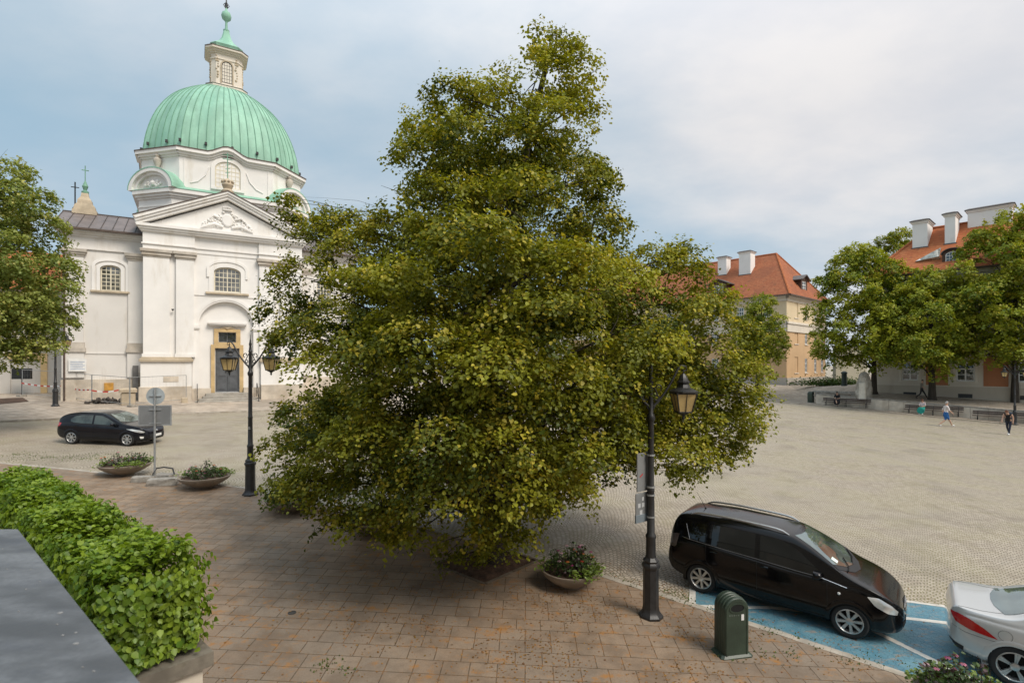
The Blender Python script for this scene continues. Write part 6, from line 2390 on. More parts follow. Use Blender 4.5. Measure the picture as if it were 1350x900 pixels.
lampA = make_lamp('black cast-iron lamp with two lanterns and a red sticker, before the church door')
q = gp(330, 655)
lampA.location = (q.x, q.y, q.z + KT - .005)
lampA.rotation_euler = (0, 0, R(4))
for nm, px, py, rz, lab, dz in (('b', 858, 817, 4, 'black cast-iron lamp carrying two grey signs, rising beside the big linden and minivan', KT),
                                ('c', 73, 537, 12, 'far small two-lantern lamp beside the red and white barrier tape under the left tree', .09),
                                ('d', 1338, 560, -40, 'slender far lamp at the right edge behind the person in dark clothes', .05)):
    q = gp(px, py, 0)
    c = copy_tree(lampA, (q.x, q.y, q.z + dz - .005), R(rz), lab)
    if nm == 'b':
        lampN = c
        c.scale = (.98, .98, .975)
m = MB()
m.lathe([(.0665, 2.06), (.0675, 2.065), (.067, 2.2), (.066, 2.205)], 14)
st = m.build('sticker', REDST, lampA)
m = MB()
m.box(-.045, .03, -.0695, -.066, 2.09, 2.105)
m.box(-.04, .02, -.0695, -.066, 2.13, 2.145)
m.build('sticker_lettering', WHST, st)
# sign plates strapped to the near lamp post
for (z0, z1, w0, w1, lab, mk) in ((2.36, 3.08, -.30, .17, 'upper, taller grey sign plate strapped to the near lamp post', 0), (1.80, 2.33, -.33, .15, 'lower grey sign plate with pale pictograms strapped to the near lamp post', 1)):
    t = thing('sign_plate', lab, 'sign', lampN.location, R(38 if mk == 0 else 36), 'plates on the lamp post')
    m = MB()
    m.cbox(w0, w1, .075, .10, z0, z1, .008)
    pl_ = m.build('plate', SIGNBK, t)
    m = MB()
    for z in (z0 + .06, z1 - .06):
        m.lathe([(.072, z), (.078, z), (.078, z + .03), (.072, z + .03)], 14)
    m.build('strap', GALV, t)
    m = MB()
    if mk == 0:
        for a, b in (((-.26, 2.62), (-.12, 2.72)),):
            m.add([(-.23, .0735, 2.62), (-.14, .0735, 2.67), (-.14, .0735, 2.70), (-.23, .0735, 2.65)], [(0, 1, 2, 3)])
        m.build('sticker', REDST, pl_)
    else:
        for x, z in ((-.24, 2.1), (-.13, 2.1), (-.19, 1.97)):
            m.box(x - .035, x + .035, .0725, .0745, z - .04, z + .04)
        m.box(-.16, -.11, .0725, .0745, 2.18, 2.25)
        m.build('pictogram', mat('faded_pictogram', (.42, .43, .43), .6), pl_)
        m = MB()
        m.cbox(w0 - .005, w1 + .005, .070, .105, z0 - .02, z0 + .13, .006)
        m.build('blue_grey_strip', mat('blue_grey_paint', (.16, .19, .21), .5, .1), pl_)

# ------------------------------------------------------------------ road sign seen from behind
q = gp(204, 636)
RS = thing('road_sign', 'back of a road sign, grey disc over grey plate, between two flower bowls', 'sign', (q.x, q.y, q.z + KT), R(8))
m = MB()
m.tube([(0, 0, 0), (0, 0, 3.15)], .032, 10)
m.build('pole', GALV, RS, True)
m = MB()
n = 28
m.rings([[(.285 * math.cos(2 * math.pi * i / n) * k, y, 2.86 + .285 * math.sin(2 * math.pi * i / n) * k) for i in range(n)] for k, y in ((1, .045), (1.02, .04), (1.02, .065), (1, .07))])
m.build('disc', mat('pale_blue_grey_sign_back', (.40, .44, .45), .5, .1, metal=.2), RS)
m = MB()
m.cbox(-.53, .50, .042, .064, 1.86, 2.54, .02)
rp = m.build('rectangular_plate', SIGNBK, RS)
m = MB()
m.strip(outline(-.535, .505, 1.855, 2.545, 0), outline(-.50, .47, 1.89, 2.51, 0), .036, .07, close=True)
m.build('plate_edge', GALV, rp)
for z in (1.93, 2.40, 2.86):
    m = MB()
    m.box(-.19, .19, .012, .042, z - .018, z + .018)
    m.lathe([(.036, z - .025), (.04, z - .025), (.04, z + .025), (.036, z + .025)], 10)
    m.build('clamp', GALV, RS)
for k, (dx, dy, rz, L, W, H, lab) in enumerate(((-.28, -.16, 14, .62, .36, .17, 'rough grey concrete block left of the road sign foot'), (.28, .12, -12, .7, .4, .2, 'rough grey concrete block against the right of the road sign foot'), (.62, -.52, 12, .85, .28, .22, 'pale kerb stone lying loose in front of the road sign foot'))):
    b = thing('concrete_block', lab, 'block', (q.x + dx, q.y + dy, gz(q.x + dx, q.y + dy) + KT), R(rz), 'loose blocks at the road sign')
    rn = random.Random(k)
    m = MB()
    def rg(z, s):
        return [(x * s + rn.uniform(-.02, .02), y * s + rn.uniform(-.02, .02), z + rn.uniform(-.012, .012) * (z > 0)) for x, y in ((-L / 2, -W / 2), (-L / 6, -W / 2), (L / 6, -W / 2), (L / 2, -W / 2), (L / 2, 0), (L / 2, W / 2), (L / 6, W / 2), (-L / 6, W / 2), (-L / 2, W / 2), (-L / 2, 0))]
    m.rings([rg(0, 1), rg(H * .4, 1.02), rg(H * .85, 1.0), rg(H, .94)])
    m.build('block_stone', CONC, b)
ho = thing('steel_loop', 'bent dark steel loop lying on the blocks at the road sign foot', 'loop', (q.x + .25, q.y + .0, q.z + KT + .2))
m = MB()
m.tube([(-.25, -.1, .03), (-.22, .05, .2), (0, .1, .23), (.35, .02, .2), (.45, -.05, .02)], .025, 7)
m.build('bent_bar', IRON, ho, True)

# ------------------------------------------------------------------ flower bowls
FLP = leaf_mat('flower_leaf', .3, .05)


def planter(px, py, rad, seed, label, yaw=0., tall=1.0, d_up=KT, bright=1.0):
    q = gp(px, py, 0)
    rn = np.random.default_rng(seed)
    t = thing('flower_bowl', label, 'planter', (q.x, q.y, gz(q.x, q.y) + d_up), R(yaw), 'concrete flower bowls along the kerb')
    k = rad / .75
    m = MB()
    m.lathe([(.24 * k, -.05), (.26 * k, .02), (.34 * k, .06), (.52 * k, .15), (.68 * k, .26), (.745 * k, .345), (.75 * k, .375), (.735 * k, .385), (.70 * k, .375), (.66 * k, .33), (.5 * k, .3)], 40)
    m.build('bowl', BOWL, t, True, 50)
    m = MB()
    m.lathe([(.69 * k, .325), (.5 * k, .35), (.2 * k, .37), (.01, .375)], 24)
    m.build('soil', SOIL, t, True)
    C, N, D, S, T = [], [], [], [], []
    m = MB()
    def addl(c, n, d, s, col):
        C.append(c); N.append(n); D.append(d); S.append(s); T.append(col)
    fl = []
    for i in range(46):
        a, r = rn.uniform(0, 6.28), .58 * k * math.sqrt(rn.random())
        h = rn.uniform(.15, .62) * tall * (1.15 - .7 * r / (.6 * k))
        x, y = r * math.cos(a), r * math.sin(a)
        lx, ly = x + rn.normal(0, .06), y + rn.normal(0, .06)
        m.tube([(x, y, .34), ((x + lx) / 2, (y + ly) / 2, .36 + h * .5), (lx, ly, .36 + h)], [.006, .005, .003], 4)
        dark = rn.random() < .35
        for j in range(int(16 + 14 * h)):
            u = rn.uniform(.05, 1)
            g = rn.uniform(.6, 1.2)
            col = (.075 * g, .035 * g, .045 * g) if dark and rn.random() < .6 else (.055 * g, .10 * g, .022 * g)
            addl((x + (lx - x) * u + rn.normal(0, .05), y + (ly - y) * u + rn.normal(0, .05), .36 + h * u), rn.normal(0, .6, 3) + np.array([0, 0, 1]), rn.normal(0, 1, 3) + np.array([0, 0, .3]), rn.uniform(.03, .075), col)
        if rn.random() < .3:
            fl.append((lx, ly, .37 + h))
    for i in range(14):   # yellow-green trailing leaves along the rim
        a = rn.uniform(0, 6.28) if i > 4 else rn.normal(-.4, .5)
        for j in range(36):
            r = k * rn.uniform(.5, .84)
            g = rn.uniform(.7, 1.2) * bright
            addl(((r * math.cos(a + rn.normal(0, .12))), r * math.sin(a + rn.normal(0, .12)), .40 + rn.uniform(-.01, .13) - max(0, r / k - .74) * .8), rn.normal(0, .5, 3) + np.array([0, 0, 1]), rn.normal(0, 1, 3), rn.uniform(.04, .08), (.17 * g, .24 * g, .035 * g))
    m.build('stems', LEAFH and BARK, t)
    leaf_mesh('foliage', np.array(C), np.array(N), np.array(D), np.array(S), np.array(T), FLP, t, True)
    C, N, D, S, T = [], [], [], [], []
    for x, y, z in fl:
        col = [(.45, .06, .03), (.5, .16, .25), (.55, .35, .42), (.5, .14, .03), (.3, .05, .16)][rn.integers(5)]
        C, N, D, S, T = [], [], [], [], []
        for j in range(7):
            b = 2 * math.pi * j / 7
            addl((x + .026 * math.cos(b), y + .026 * math.sin(b), z), np.array([math.cos(b) * .5, math.sin(b) * .5, 1.]), np.array([math.cos(b), math.sin(b), .2]), .042, np.array(col) * rn.uniform(.8, 1.2))
        leaf_mesh('flower', np.array(C), np.array(N), np.array(D), np.array(S), np.array(T), FLP, t, True)
    return t


planter(165, 628, .80, 1, 'flower bowl farthest left, just left of the road sign, with dark red flowers', 20, .95)
planter(270, 645, .78, 2, 'flower bowl right of the road sign, beside the loose kerb stone', 70, .85)
planter(385, 676, .74, 3, 'flower bowl half hidden under the left drooping branches of the linden', 10, .5)
planter(492, 705, .74, 4, 'flower bowl in deep shade under the linden, between its drooping branches', 130, .7)
planter(752, 777, .62, 5, 'flower bowl with orange flowers beside the square tree pit', -30, 1.0)
planter(1275, 962, .60, 6, 'flower bowl with pink and orange flowers in front of the silver saloon', 60, 1.1)

# ------------------------------------------------------------------ litter bins
BING = mat('dark_green_bin', (.035, .052, .036), .4, .2, 3, 40, spec=.45)


def make_bin(label):
    t = thing('litter_bin', label, 'litter bin', group='green round-topped litter bins')
    m = MB()
    m.cbox(-.30, .30, -.22, .22, -.05, .05, .04)
    m.build('base', BING, t)
    hw, H, dp = .225, 1.0, .19
    def prof(w, h, n=18):
        pts = [(-w, .05), (w, .05)]
        r = w
        return pts + [(r * math.cos(math.pi * i / n), h - r + r * math.sin(math.pi * i / n)) for i in range(n + 1)]
    m = MB()
    # ribbed shell: alternating ridges around the body
    ys = [(-dp, .93), (-dp + .02, 1.0), (-.11, 1.0), (-.10, 1.05), (-.07, 1.05), (-.06, 1.0), (-.03, 1.0), (-.02, 1.05), (.01, 1.05), (.02, 1.0), (.05, 1.0), (.06, 1.05), (.09, 1.05), (.1, 1.0), (dp - .02, 1.0), (dp, .93)]
    rs = []
    for y, k in ys:
        rs.append([(x * k, y, z if z < .06 else .05 + (z - .05) * (1 + (k - 1) * .25)) for x, z in prof(hw, H)])
    m.rings(rs)
    m.build('shell', BING, t, True, 40)
    m = MB()
    n = 20
    for y0, y1, a, b, cz in ((-dp - .012, -dp + .03, .15, .085, .83),):
        o = [(a * math.cos(2 * math.pi * i / n), cz + b * math.sin(2 * math.pi * i / n)) for i in range(n)]
        i_ = [((a - .022) * math.cos(2 * math.pi * i / n), cz + (b - .02) * math.sin(2 * math.pi * i / n)) for i in range(n)]
        m.strip(o, i_, y0, y1, close=True)
    m.strip(prof(.205, .965)[1:] + [(-.205, .05)], prof(.175, .93)[1:] + [(-.175, .05)], -dp - .008, -dp + .02)
    m.build('front_panel', BING, t, True, 40)
    m = MB()
    m.add([((.13) * math.cos(2 * math.pi * i / n), -dp - .003, .83 + .068 * math.sin(2 * math.pi * i / n)) for i in range(n)], [tuple(range(n))])
    m.build('opening', UNDER, t)
    m = MB()
    m.box(.075, .125, -dp - .006, -dp - .003, .62, .72)
    m.build('label_sticker', WHST, t)
    m = MB()
    for x in (-.14, -.10, -.06, -.02, .02):
        m.box(x - .012, x + .012, -dp - .006, -dp - .003, .70, .73 - .01 * (x > -.05))
    m.build('embossed_mark', mat('faded_green_mark', (.09, .11, .09), .6), t)
    return t


binA = make_bin('dark green round-topped litter bin on the pavement in front of the black minivan')
q = gp(964, 866)
binA.location = (q.x, q.y, q.z + KT)
binA.rotation_euler = (0, 0, R(12))
binA.scale = (.98, .85, .98)
q = gp(1069, 531)
b2 = copy_tree(binA, (q.x, q.y, q.z + .05), R(35), 'small far green litter bin left of the end of the stone wall')
b2.scale = (1.25, 1.25, 1.2)

# ------------------------------------------------------------------ benches
WOOD = mat('dark_brown_bench_wood', (.085, .06, .048), .7, .25, 4, 30)


def make_bench(label):
    t = thing('bench', label, 'bench', group='long benches along the stone wall')
    L = 4.3
    for part, slats in (('seat', [(-.42, -.30, .44), (-.28, -.16, .445), (-.14, -.02, .45)]), ('backrest', [(.0, .035, .58), (.03, .065, .74)])):
        m = MB()
        for a, b, z in slats:
            if part == 'seat':
                m.cbox(-L / 2, L / 2, a, b, z, z + .04, .008)
            else:
                m.cbox(-L / 2, L / 2, a, b, z, z + .13, .008)
        m.build(part, WOOD, t)
    for x in (-L / 2 + .35, 0, L / 2 - .35):
        m = MB()
        m.tube([(x, -.38, 0), (x, -.36, .43)], .03, 6)
        m.tube([(x, .05, 0), (x, -.02, .43), (x, .06, .88)], .028, 6)
        m.tube([(x, -.40, .42), (x, .0, .42)], .025, 6)
        m.build('leg', IRON, t)
    return t


brz = math.atan2(-.739, .674)     # local x along the wall (towards the right), local -y towards the square
bench_lab = ['long dark bench with the black-dressed person, nearest the stone boulder', 'middle long dark bench, with the teal-skirted person', 'long empty dark bench at the right, nearest the slender lamp']
b0 = make_bench(bench_lab[1])
benches = []
for k, s in enumerate((7.05, 0.0, -4.9)):
    p = wl(s, -.42)
    if k == 0:
        o = copy_tree(b0)
        o['label'] = bench_lab[0]
    elif k == 1:
        o = b0
    else:
        o = copy_tree(b0)
        o['label'] = bench_lab[2]
    o.location = (p.x, p.y, gz(*p) + .05)
    o.rotation_euler = (0, 0, brz)
    benches.append(p)

# ------------------------------------------------------------------ boulder-like monument and small things on the terrace
p = wl(7.2 - 1.35, .95)
mo = thing('stone_monument', 'rough pale boulder monument standing on the terrace behind the first bench', 'monument', (p.x, p.y, gz(*p) + 1.1), .7)
m = MB()
rn = random.Random(4)
rs = []
for k, (z, w, d, dx) in enumerate(((-.2, 1.15, .7, 0), (.35, 1.2, .75, -.02), (.9, 1.1, .7, .0), (1.4, 1.05, .62, .05), (1.9, .92, .5, .1), (2.3, .7, .4, .1), (2.55, .4, .25, .1), (2.62, .1, .08, .1))):
    rs.append([(dx + w * math.cos(2 * math.pi * i / 18) * rn.uniform(.86, 1.08), d * math.sin(2 * math.pi * i / 18) * rn.uniform(.86, 1.08), z * .98 + rn.uniform(-.06, .06)) for i in range(18)])
m.rings(rs)
m.build('boulder', mat('rough_boulder_stone', (.40, .36, .30), .9, .3, 2.2, 14, stain=(.2, .17, .13), stain_amt=.6, bump=.04), mo)
m = MB()
m.cbox(-1.25, -.95, -.5, .1, -.2, 1.5, .06)
m.build('pale_slab', mat('pale_monument_stone', (.6, .55, .46), .85, .15, 2), mo)
p = at(1113, 508, 68)
po = thing('dark_post', 'dark green advertising post beyond the alley between the two houses', 'post', (p.x, p.y, p.z), 0)
m = MB()
m.lathe([(.35, -1.2), (.35, .1), (.3, .15), (.3, 1.5), (.38, 1.55), (.34, 1.7), (.1, 1.85)], 14)
m.build('column', mat('dark_green_paint', (.02, .035, .03), .5), po, True)
p = wl(8.6, 1.6)
fb = thing('stone_slab_seat', 'flat pale stone slab lying on the terrace left of the boulder', 'slab', (p.x, p.y, gz(*p) + 1.12), brz)
m = MB()
m.cbox(-2.2, 2.2, -.35, .35, .12, .34, .05)
m.cbox(-1.9, -1.5, -.3, .3, -.3, .12, .02)
m.cbox(1.5, 1.9, -.3, .3, -.3, .12, .02)
m.build('slab', CONC, fb)
# hedge strip / low green beyond the alley
p = at(1100, 505, 72)
g = thing('low_shrub', 'low dark green shrubs at the foot of the alley wall beyond the boulder', 'shrub', p)
n = 2500
C = np.stack([rng.normal(0, 2.2, n), rng.normal(0, .8, n), np.abs(rng.normal(.1, .45, n)) - .3], 1)
leaf_mesh('foliage', C, rng.normal(0, .5, (n, 3)) + np.array([0, 0, 1]), rng.normal(size=(n, 3)), rng.uniform(.15, .35, n), np.array([.05, .085, .02]) * rng.uniform(.6, 1.3, (n, 1)), LEAF, g, False)
# alley back wall
p = at(1105, 500, 76)
aw = thing('alley_wall', 'mossy grey wall closing the alley between the ochre house and the orange-roofed house', 'wall', (p.x, p.y, p.z - 1.5), math.atan2(.674, .739))
m = MB()
m.box(-1, 14, 0, .4, -1, 6.2)
m.build('wall_face', plaster('mossy_grey_wall', (.30, .28, .215), (.2, .19, .12), .5), aw)
m = MB()
m.box(-1.05, 14.05, -.06, .46, 6.2, 6.35)
m.build('coping', CONC, aw)

# ------------------------------------------------------------------ building-site fence before the church
MESH = mat('galvanised_wire', (.33, .33, .32), .5, .1, metal=.4)
pp = [gp(29, 524), gp(88, 528), gp(121, 533), gp(171, 538), gp(246, 531)]
pp2 = [gp(338, 527), gp(368, 524)]
labs = ['wire mesh site fence panel farthest left, under the left tree', 'wire mesh site fence panel right of the far two-lantern lamp', 'wire mesh site fence panel in front of the rubble heap', 'wide wire mesh site fence panel before the white church front']
fence_n = 0
for a, b in list(zip(pp[:-1], pp[1:])) + [(pp2[0], pp2[1])]:
    d = b - a
    L = d.xy.length
    lab = labs[fence_n] if fence_n < 4 else 'wire mesh site fence panel right of the church steps, beside the lamp'
    t = thing('fence_panel', lab, 'fence', (a.x, a.y, a.z + .09), math.atan2(d.y, d.x), 'wire mesh panels of the building site')
    dz = d.z
    m = MB()
    for x, s in ((.03, 0), (L - .03, dz)):
        m.tube([(x, 0, .1 + s), (x, 0, 1.98 + s)], .021, 6)
    m.tube([(.03, 0, 1.97), (L - .03, 0, 1.97 + dz)], .019, 6)
    m.tube([(.03, 0, .2), (L - .03, 0, .2 + dz)], .019, 6)
    m.build('frame', GALV, t)
    m = MB()
    nn = int(L / .25)
    for k in range(1, nn):
        x = L * k / nn
        z = dz * k / nn
        m.tube([(x, 0, .2 + z), (x, 0, 1.97 + z)], .0022, 3, False)
    for z in (.7, 1.2, 1.6):
        m.tube([(0, 0, z), (L, 0, z + dz)], .0022, 3, False)
    m.build('wire_mesh', MESH, t)
    m = MB()
    m.cbox(-.12, .32, -.33, .12, -.02, .13, .02)
    m.build('concrete_foot', CONC, t)
    fence_n += 1
# red and white tape between the posts
RED = mat('red_tape', (.45, .045, .03), .5, .1)
tp = [gp(29, 524), gp(88, 528), gp(121, 533), gp(158, 532)]
for k in range(3):
    a, b = tp[k], tp[k + 1]
    t = thing('barrier_tape', ['red and white barrier tape running from the dark box to the second fence post', 'short red and white barrier tape on the middle fence panel', 'red and white barrier tape in front of the rubble heap'][k], 'tape', (a.x, a.y, a.z), 0, 'red and white barrier tapes')
    n = int((b - a).length / .28)
    ms = MB()
    for j in range(n):
        q0, q1 = (b - a) * (j / n), (b - a) * ((j + 1) / n)
        s0, s1 = -.12 * math.sin(math.pi * j / n), -.12 * math.sin(math.pi * (j + 1) / n)
        z = .98 + (.05, .0, -.05)[k]
        ms.add([(q0.x, q0.y - .05, q0.z + z + s0), (q1.x, q1.y - .05, q1.z + z + s1), (q1.x, q1.y - .05, q1.z + z + .10 + s1), (q0.x, q0.y - .05, q0.z + z + .10 + s0)], [(0, 1, 2, 3)], j % 2)
    ms.build('tape', [RED, WHST], t)
# heap of rubble, black electric box, stone trough, dirt, poles
q = gp(143, 533)
hp = thing('rubble_heap', 'dark heap of rubble behind the barrier tape at the church wall', 'heap', (q.x, q.y, q.z + .09), .5)
m = MB()
rn = random.Random(8)
for k in range(60):
    x, y = rn.gauss(0, .75), rn.gauss(0, .4)
    z = max(0, .55 * (1 - (x / 1.9) ** 2) * rn.random())
    r = rn.uniform(.08, .22)
    m.M = Matrix.Translation((x, y, z)) @ Matrix.Rotation(rn.uniform(0, 3), 4, (rn.random(), rn.random(), rn.random() + .1))
    m.cbox(-r, r, -r * .7, r * .7, -r * .5, r * .5, r * .2)
hp.scale = (.7, .7, .7)
m.build('rubble', mat('dark_rubble', (.075, .065, .058), .95, .4, 3), hp)
q = gp(29, 522)
eb = thing('control_box', 'black site control box on a post at the left end of the barrier tape', 'box', (q.x, q.y, q.z + .09), .4)
m = MB()
m.tube([(0, 0, 0), (0, 0, 1.3)], .04, 6)
m.build('post', IRON, eb)
m = MB()
m.cbox(-.55, .55, -.22, .22, 1.2, 2.0, .03)
m.build('box', TRIM, eb)
q = gp(169, 535)
tr = thing('stone_trough', 'yellowish carved stone fragment standing in the corner between church wing and front', 'stone', (q.x, q.y, q.z + .09), .5)
m = MB()
m.cbox(-.4, .4, -.3, .3, 0, .85, .08)
m.cbox(-.5, .5, -.36, .36, .85, 1.15, .1)
m.build('fragment', SAND, tr)
q = gp(8, 531)
so = flat_poly('soil_bed', [tuple(gp(-60, 540).xy), tuple(gp(38, 531).xy), tuple(gp(30, 526).xy), tuple(gp(-60, 530).xy)], SOIL, .12)
# small round drain cover in the pavement
q = gp(385, 813)
dr = thing('drain_cover', 'small round iron drain cover in the pavement slabs', 'drain cover', (q.x, q.y, gz(q.x, q.y) + KT))
m = MB()
m.lathe([(.075, -.02), (.075, .006), (.06, .008), (.058, .003), (.01, .003)], 18)
m.build('cover', mat('dark_iron_cover', (.05, .045, .04), .6, .2), dr, True)

# ------------------------------------------------------------------ people
SKIN = mat('skin', (.50, .30, .21), .6, .08, bump=0)
HAIRD = mat('dark_hair', (.03, .02, .015), .6, .2)
HAIRR = mat('reddish_hair', (.16, .06, .03), .6, .2)
HAIRG = mat('grey_hair', (.35, .32, .29), .6, .2)


def cloth(name, c):
    return mat(name, c, .85, .2, 6, 60)


def person(label, pos, rz, J, cols, hair, extra=None, scale=1.0, long_hair=False):
    """J: joints by name; cols: materials for torso, arm (upper), legs, shoes; one continuous body grown with the Skin modifier"""
    t = thing('person', label, 'person', pos, rz)
    names = ['pelvis', 'waist', 'chest', 'neck', 'head0', 'head1', 'shl', 'ell', 'wrl', 'hal', 'shr', 'elr', 'wrr', 'har', 'hil', 'knl', 'anl', 'tol', 'hir', 'knr', 'anr', 'tor']
    rad = dict(pelvis=.135, waist=.12, chest=.145, neck=.055, head0=.075, head1=.085, shl=.065, shr=.065, ell=.045, elr=.045, wrl=.032, wrr=.032, hal=.03, har=.03, hil=.095, hir=.095, knl=.062, knr=.062, anl=.042, anr=.042, tol=.04, tor=.04)
    ed = [('pelvis', 'waist'), ('waist', 'chest'), ('chest', 'neck'), ('neck', 'head0'), ('head0', 'head1'), ('chest', 'shl'), ('shl', 'ell'), ('ell', 'wrl'), ('wrl', 'hal'), ('chest', 'shr'), ('shr', 'elr'), ('elr', 'wrr'), ('wrr', 'har'),
          ('pelvis', 'hil'), ('hil', 'knl'), ('knl', 'anl'), ('anl', 'tol'), ('pelvis', 'hir'), ('hir', 'knr'), ('knr', 'anr'), ('anr', 'tor')]
    P_ = {k: Vector(J[k]) * scale for k in names}
    verts = [P_[k] for k in names]
    edges = [(names.index(a), names.index(b)) for a, b in ed]
    rads = [rad[k] * scale for k in names]
    # five fingers per hand
    for s in 'lr':
        w, h = P_['wr' + s], P_['ha' + s]
        d = (h - w).normalized()
        sdv = d.cross(Vector((1, 0, 0))) if abs(d.x) < .9 else d.cross(Vector((0, 0, 1)))
        sdv.normalize()
        nv = d.cross(sdv)
        for k in range(5):
            off = (-.03 + .02 * k) if k < 4 else .035
            ln = (.055, .068, .063, .05)[k] if k < 4 else .045
            st_ = h if k < 4 else w.lerp(h, .5)
            dirn = d if k < 4 else (d + sdv * .9).normalized()
            a = st_ + (sdv * off + dirn * .02) * scale
            b = a + (dirn * ln * .6 + nv * .01) * scale
            c_ = b + (dirn * ln * .5 + nv * .025) * scale
            i0 = len(verts)
            verts += [a, b, c_]
            rads += [.0095 * scale, .009 * scale, .0075 * scale]
            edges += [(names.index('ha' + s) if k < 4 else names.index('wr' + s), i0), (i0, i0 + 1), (i0 + 1, i0 + 2)]
    me = bpy.data.meshes.new('skeleton')
    me.from_pydata(verts, edges, [])
    o = bpy.data.objects.new('skeleton', me)
    COL.objects.link(o)
    md = o.modifiers.new('Skin', 'SKIN')
    me.skin_vertices[0].data[0].use_root = True
    for i, r in enumerate(rads):
        me.skin_vertices[0].data[i].radius = (r, r)
        me.skin_vertices[0].data[i].use_loose = False
    o.modifiers.new('Subdivision', 'SUBSURF').levels = 2
    dg = bpy.context.evaluated_depsgraph_get()
    dg.update()
    nm = bpy.data.meshes.new_from_object(o.evaluated_get(dg))
    bpy.data.objects.remove(o)
    nm.name = 'body'
    mats = [SKIN, cols['top'], cols['arm'], cols['leg'], cols['shin'], cols['shoe']]
    nm.materials.clear()
    for k in mats:
        nm.materials.append(k)
    bone = {('pelvis', 'waist'): 1, ('waist', 'chest'): 1, ('chest', 'shl'): 1, ('chest', 'shr'): 1, ('shl', 'ell'): 2, ('shr', 'elr'): 2, ('pelvis', 'hil'): 3, ('pelvis', 'hir'): 3, ('hil', 'knl'): 3, ('hir', 'knr'): 3, ('knl', 'anl'): 4, ('knr', 'anr'): 4, ('anl', 'tol'): 5, ('anr', 'tor'): 5, ('chest', 'neck'): 1}
    segs = [(P_[a], P_[b], bone.get((a, b), 0)) for a, b in ed]
    idx = []
    for f in nm.polygons:
        c_ = Vector(f.center)
        best, bi = 9, 0
        for a, b, k in segs:
            ab = b - a
            u = max(0, min(1, (c_ - a).dot(ab) / ab.length_squared))
            dd = (c_ - a - ab * u).length
            if k == 1 and u > .75 and (a - P_['chest']).length < 1e-6 and (b - P_['neck']).length < 1e-6:
                kk = 0
            else:
                kk = k
            if dd < best:
                best, bi = dd, kk
        idx.append(bi)
    nm.polygons.foreach_set('material_index', idx)
    nm.polygons.foreach_set('use_smooth', [True] * len(nm.polygons))
    b = bpy.data.objects.new('body', nm)
    COL.objects.link(b)
    b.parent = t
    hc = (P_['head0'] + P_['head1']) / 2
    up = (P_['head1'] - P_['head0']).normalized()
    fw = Vector(J.get('face', (1, 0, 0)))
    fw = (fw - up * fw.dot(up)).normalized()
    sdv = up.cross(fw)
    def hp_(a, u, s):
        return hc + (fw * a + up * u + sdv * s) * scale
    m = MB()
    rs = []
    for k in range(7):
        th = math.pi * .5 * (k / 6)
        rs.append([tuple(hp_((-.018 if long_hair else -.012) + .102 * math.cos(th) * math.cos(2 * math.pi * i / 14) * (.92), .035 + .11 * math.sin(th) - (.05 if math.cos(2 * math.pi * i / 14) < -.1 else 0) * math.cos(th) * (3.0 if long_hair else 1), .1 * math.cos(th) * math.sin(2 * math.pi * i / 14))) for i in range(14)])
    m.rings(rs)
    m.build('hair', hair, t, True, 80)
    m = MB()
    m.tube([tuple(hp_(.08, .02, 0)), tuple(hp_(.112, -.015, 0)), tuple(hp_(.085, -.022, 0))], [.008, .013, .01], 5)
    for s in (-1, 1):
        m.ball(tuple(hp_(-.0, 0, s * .094)), .02, 6)
    m.build('nose_and_ears', SKIN, t, True)
    m = MB()
    for s in (-1, 1):
        m.ball(tuple(hp_(.08, .018, s * .032)), .011, 6)
    m.tube([tuple(hp_(.085, -.055, -.02)), tuple(hp_(.09, -.056, 0)), tuple(hp_(.085, -.055, .02))], .006, 4)
    m.build('eyes_and_mouth', HAIRD, t, True)
    if extra:
        extra(t, P_, scale)
    return t


def walk(step=.34, lean=.03, swing=.25):
    return dict(pelvis=(0, 0, .93), waist=(lean * .5, 0, 1.1), chest=(lean, 0, 1.33), neck=(lean * 1.3, 0, 1.5), head0=(lean * 1.6 + .01, 0, 1.6), head1=(lean * 1.6 + .015, 0, 1.7),
                shl=(lean, .19, 1.42), ell=(lean - swing * .5, .25, 1.14), wrl=(lean - swing * .3, .25, .92), hal=(lean - swing * .2, .25, .84), shr=(lean, -.19, 1.42), elr=(lean + swing * .3, -.25, 1.14), wrr=(lean + swing, -.24, .97), har=(lean + swing * 1.25, -.23, .92),
                hil=(.0, .1, .88), knl=(step * .55, .1, .5), anl=(step, .1, .09), tol=(step + .17, .11, .05), hir=(0, -.1, .88), knr=(-step * .2, -.1, .47), anr=(-step * 1.1, -.1, .14), tor=(-step * 1.1 + .15, -.11, .045))


def sit(cross=False):
    j = dict(pelvis=(0, 0, .56), waist=(.01, 0, .74), chest=(.05, 0, .97), neck=(.09, 0, 1.13), head0=(.12, 0, 1.22), head1=(.14, 0, 1.32),
             shl=(.05, .18, 1.06), ell=(.14, .22, .80), wrl=(.34, .12, .74), hal=(.42, .08, .73), shr=(.05, -.18, 1.06), elr=(.14, -.22, .80), wrr=(.34, -.12, .76), har=(.42, -.08, .76),
             hil=(.02, .1, .55), knl=(.46, .12, .56), anl=(.50, .12, .09), tol=(.66, .13, .05), hir=(.02, -.1, .55), knr=(.46, -.12, .57), anr=(.42, -.12, .10), tor=(.58, -.13, .05))
    if cross:
        j.update(knr=(.48, -.02, .66), anr=(.74, .08, .30), tor=(.88, .1, .26))
    return j


